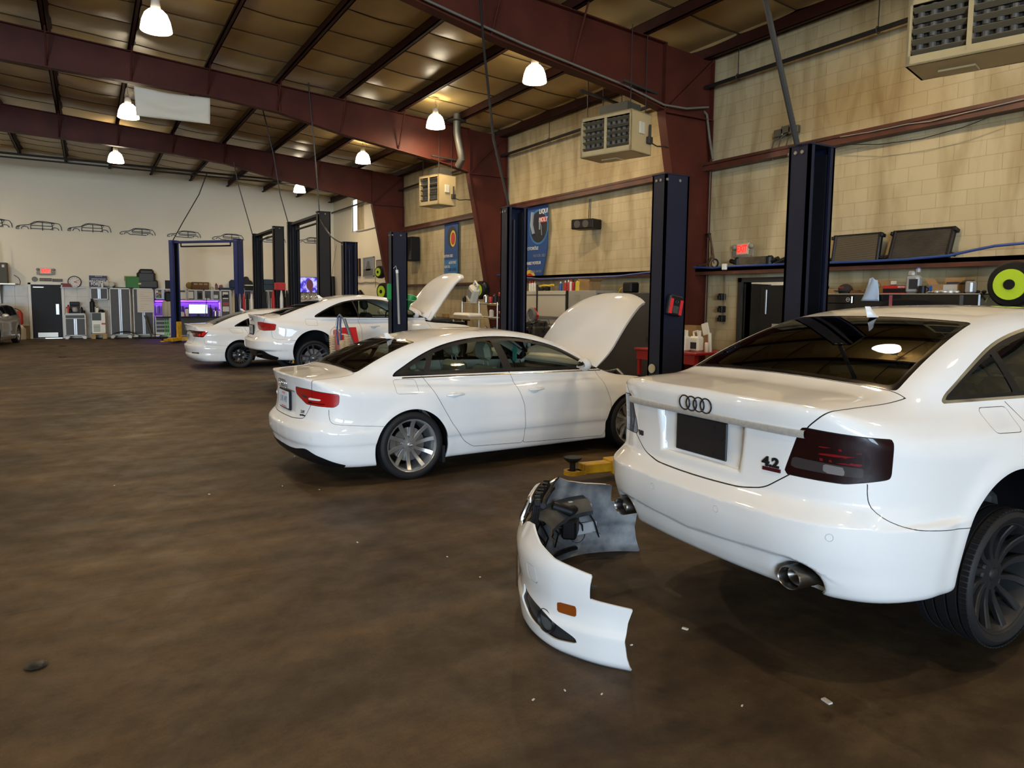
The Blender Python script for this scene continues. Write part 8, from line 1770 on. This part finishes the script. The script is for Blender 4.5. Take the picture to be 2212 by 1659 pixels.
    for sg in (-1, 1):
        for a, r in ((.61,.05),):
            p = Vector(P3(sg*a,.145,-.02)); q_ = Vector(P3(sg*(a+.02),.145,-.02)); d = (q_-p).normalized(); nrm = d.cross(Vector((0,0,1))); nrm = -nrm if nrm.dot(Vector((p.x,p.y,0))) < 0 else nrm
            mb = MB(); M = frame(p, d, Vector((0,0,1))); 
            if (M.to_3x3() @ Vector((0,0,1))).dot(nrm) < 0: M = M @ Matrix.Rotation(pi,4,'X')
            mb.lathe([(.062,-.03),(.066,.0),(.058,.012),(.052,.0)],28,M,capped=False); f_ = part('fog_lamp', mb, KP, t); mb = MB(); mb.lathe([(.0,.0),(.053,-.004)],24,M,capped=False); part('fog_lens', mb, mat('dull_lens', (.08,.09,.09), .2, coat=1), f_)
    # lower lip highlight crease and grille with chrome surround
    mb = MB(); R_ = []
    for s, z in [(s, .60) for s in np.linspace(-.17,.17,9)]+[(.205,.52),(.23,.30),(.19,.11)]+[(s,.095) for s in np.linspace(.15,-.15,7)]+[(-.19,.11),(-.23,.30),(-.205,.52)]: R_.append(P3(s, z, .006))
    mb.tube(R_, .014, 8, closed=True); part('grille_surround', mb, CHROME, t)
    mb = MB()
    for k in range(9): z = .15+.05*k; mb.tube([P3(s, z, -.02) for s in np.linspace(-.21,.21,9)], .007, 6)
    for k in range(5): s = -.16+.08*k; mb.tube([P3(s, z, -.035) for z in (.11,.3,.58)], .006, 6)
    part('grille', mb, KP, t)
    # inner brackets, support beam, ducts, wiring, lamp bracket
    mb = MB()
    for z, o_ in ((.60,-.05),(.585,-.085)): mb.tube([P3(s, z, o_) for s in np.linspace(-.20,.20,13)], .018, 6)
    for s in np.linspace(-.19,.19,9): p = Vector(P3(s,.60+.012*sin(40*s),-.05)); mb.box(p-Vector((.010,.022,.03)), p+Vector((.012,.016,.028+.02*sin(90*s))), .004); p2 = Vector(P3(s,.62,-.09)); mb.tube([p2, p2+Vector((0,-.03*FS,.04))], .006, 5)
    part('upper_bracket', mb, KP, t)
    mb = MB()
    mb.grid([[P3(s, .40, -.012), P3(s, .38, -.10), P3(s, .33, -.15), P3(s, .30, -.14)] for s in np.linspace(-.66,-.16,18)]); part('support_panel', mb, mat('dark_blue_grey_plastic', (.05,.055,.06), .55, noise=(8,.6)), t)
    mb = MB(); p = Vector(P3(-.50,.24,-.10)); mb.box(p-Vector((.10,.05,.06)), p+Vector((.10,.05,.07)), .015); part('black_duct', mb, KP, t)
    mb = MB(); mb.tube([P3(-.40,.40,-.06), P3(-.46,.36,-.14), P3(-.54,.34,-.10)], .035, 12); part('air_duct', mb, KP, t)
    mb = MB()
    for a_, z_, w_ in ((-.60,.30,.13),(-.62,.17,.15)):
        p = Vector(P3(a_,z_,-.045)); d = (Vector(P3(a_+.03,z_,-.045))-p).normalized(); M = frame(p, d, Vector((0,0,1))); mb.box((-w_,-.035,-.012),(w_,.045,.006),.006,M); mb.box((w_*.4,-.05,-.02),(w_*.7,.09,.006),.004,M)
    part('white_bracket', mb, mat('grey_white_bracket', (.38,.40,.42), .45), t)
    mb = MB(); rnd = random.Random(4)
    for k in range(7): s0 = -.75+.10*k; mb.tube([P3(s0,.10+.04*(k%3),-.03), P3(s0+.04,.22,-.06-.02*(k%2)), P3(s0+.10,.34-.03*(k%2),-.045), P3(s0+.17,.30,-.035)], .006, 6)
    mb.tube([P3(s, .05, -.04) for s in np.linspace(-.60,-.05,12)], .012, 6); part('wiring', mb, KP, t)
    mb = MB(); mb.tube([P3(s, ztop(abs(s))-.004, .0) for s in np.linspace(-.80,-.24,24)], .007, 6); part('top_edge', mb, mat('cream_edge', (.62,.55,.44), .4), t)
    mb = MB(); mb.tube([P3(.83,z,-.006) for z in (.31,.38,.455)], .006, 5); mb.box(Vector(P3(.84,.395,-.03))-Vector((.012,.012,.005)), Vector(P3(.84,.395,-.03))+Vector((.012,.012,.005))); part('clip', mb, KP, t)
    return t
build_bumper()
# ---------------------------------------------------------------- small litter on the floor
LIT = mat('litter_white', (.55,.53,.48), .7)
rnd = random.Random(12)
for k, (u, v, s) in enumerate([(1786,1516,.022),(1480,1359,.016),(1272,1403,.006),(1603,1525,.006),(1364,1394,.007),(636,986,.008),(1243,1262,.008),(1037,1247,.005),(690,1058,.006),(610,1050,.006),(772,1172,.008),(966,1203,.006),(1152,1512,.007),(1220,1492,.006),(1300,1500,.006),(884,840,.007),(247,1049,.006),(452,1068,.009)]):
    p = at(u, v, z=0); mb = MB(); mb.box((-s,-s*.5,0),(s,s*.5,.003+.2*s),0,Matrix.Rotation(rnd.uniform(0,3),4,'Z')); o = part('litter_scrap', mb, LIT); o.location = (p.x,p.y,0)
    tag(o, 'tiny pale scrap lying on the stained floor', 'litter', 'tiny scraps on the floor') if k > 1 else tag(o, ['pale folded scrap lying on the floor near the bottom right wheel','pale curled scrap beneath the nearest sedan\'s bumper'][k], 'litter')
for k, (u, v, l) in enumerate([(136,748,'dark flat scrap on the floor before the far door'),(78,1440,'small dark clump on the floor at lower left'),(135,772,'thin dark scrap on the far floor, left of the cars')]):
    p = at(u, v, z=0); mb = MB(); mb.sphere((0,0,.008),(.12 if k != 1 else .05,.05,.012),10); o = part('dark_scrap', mb, KP); o.location = (p.x,p.y,0); tag(o, l, 'litter')

bpy.context.view_layer.update()
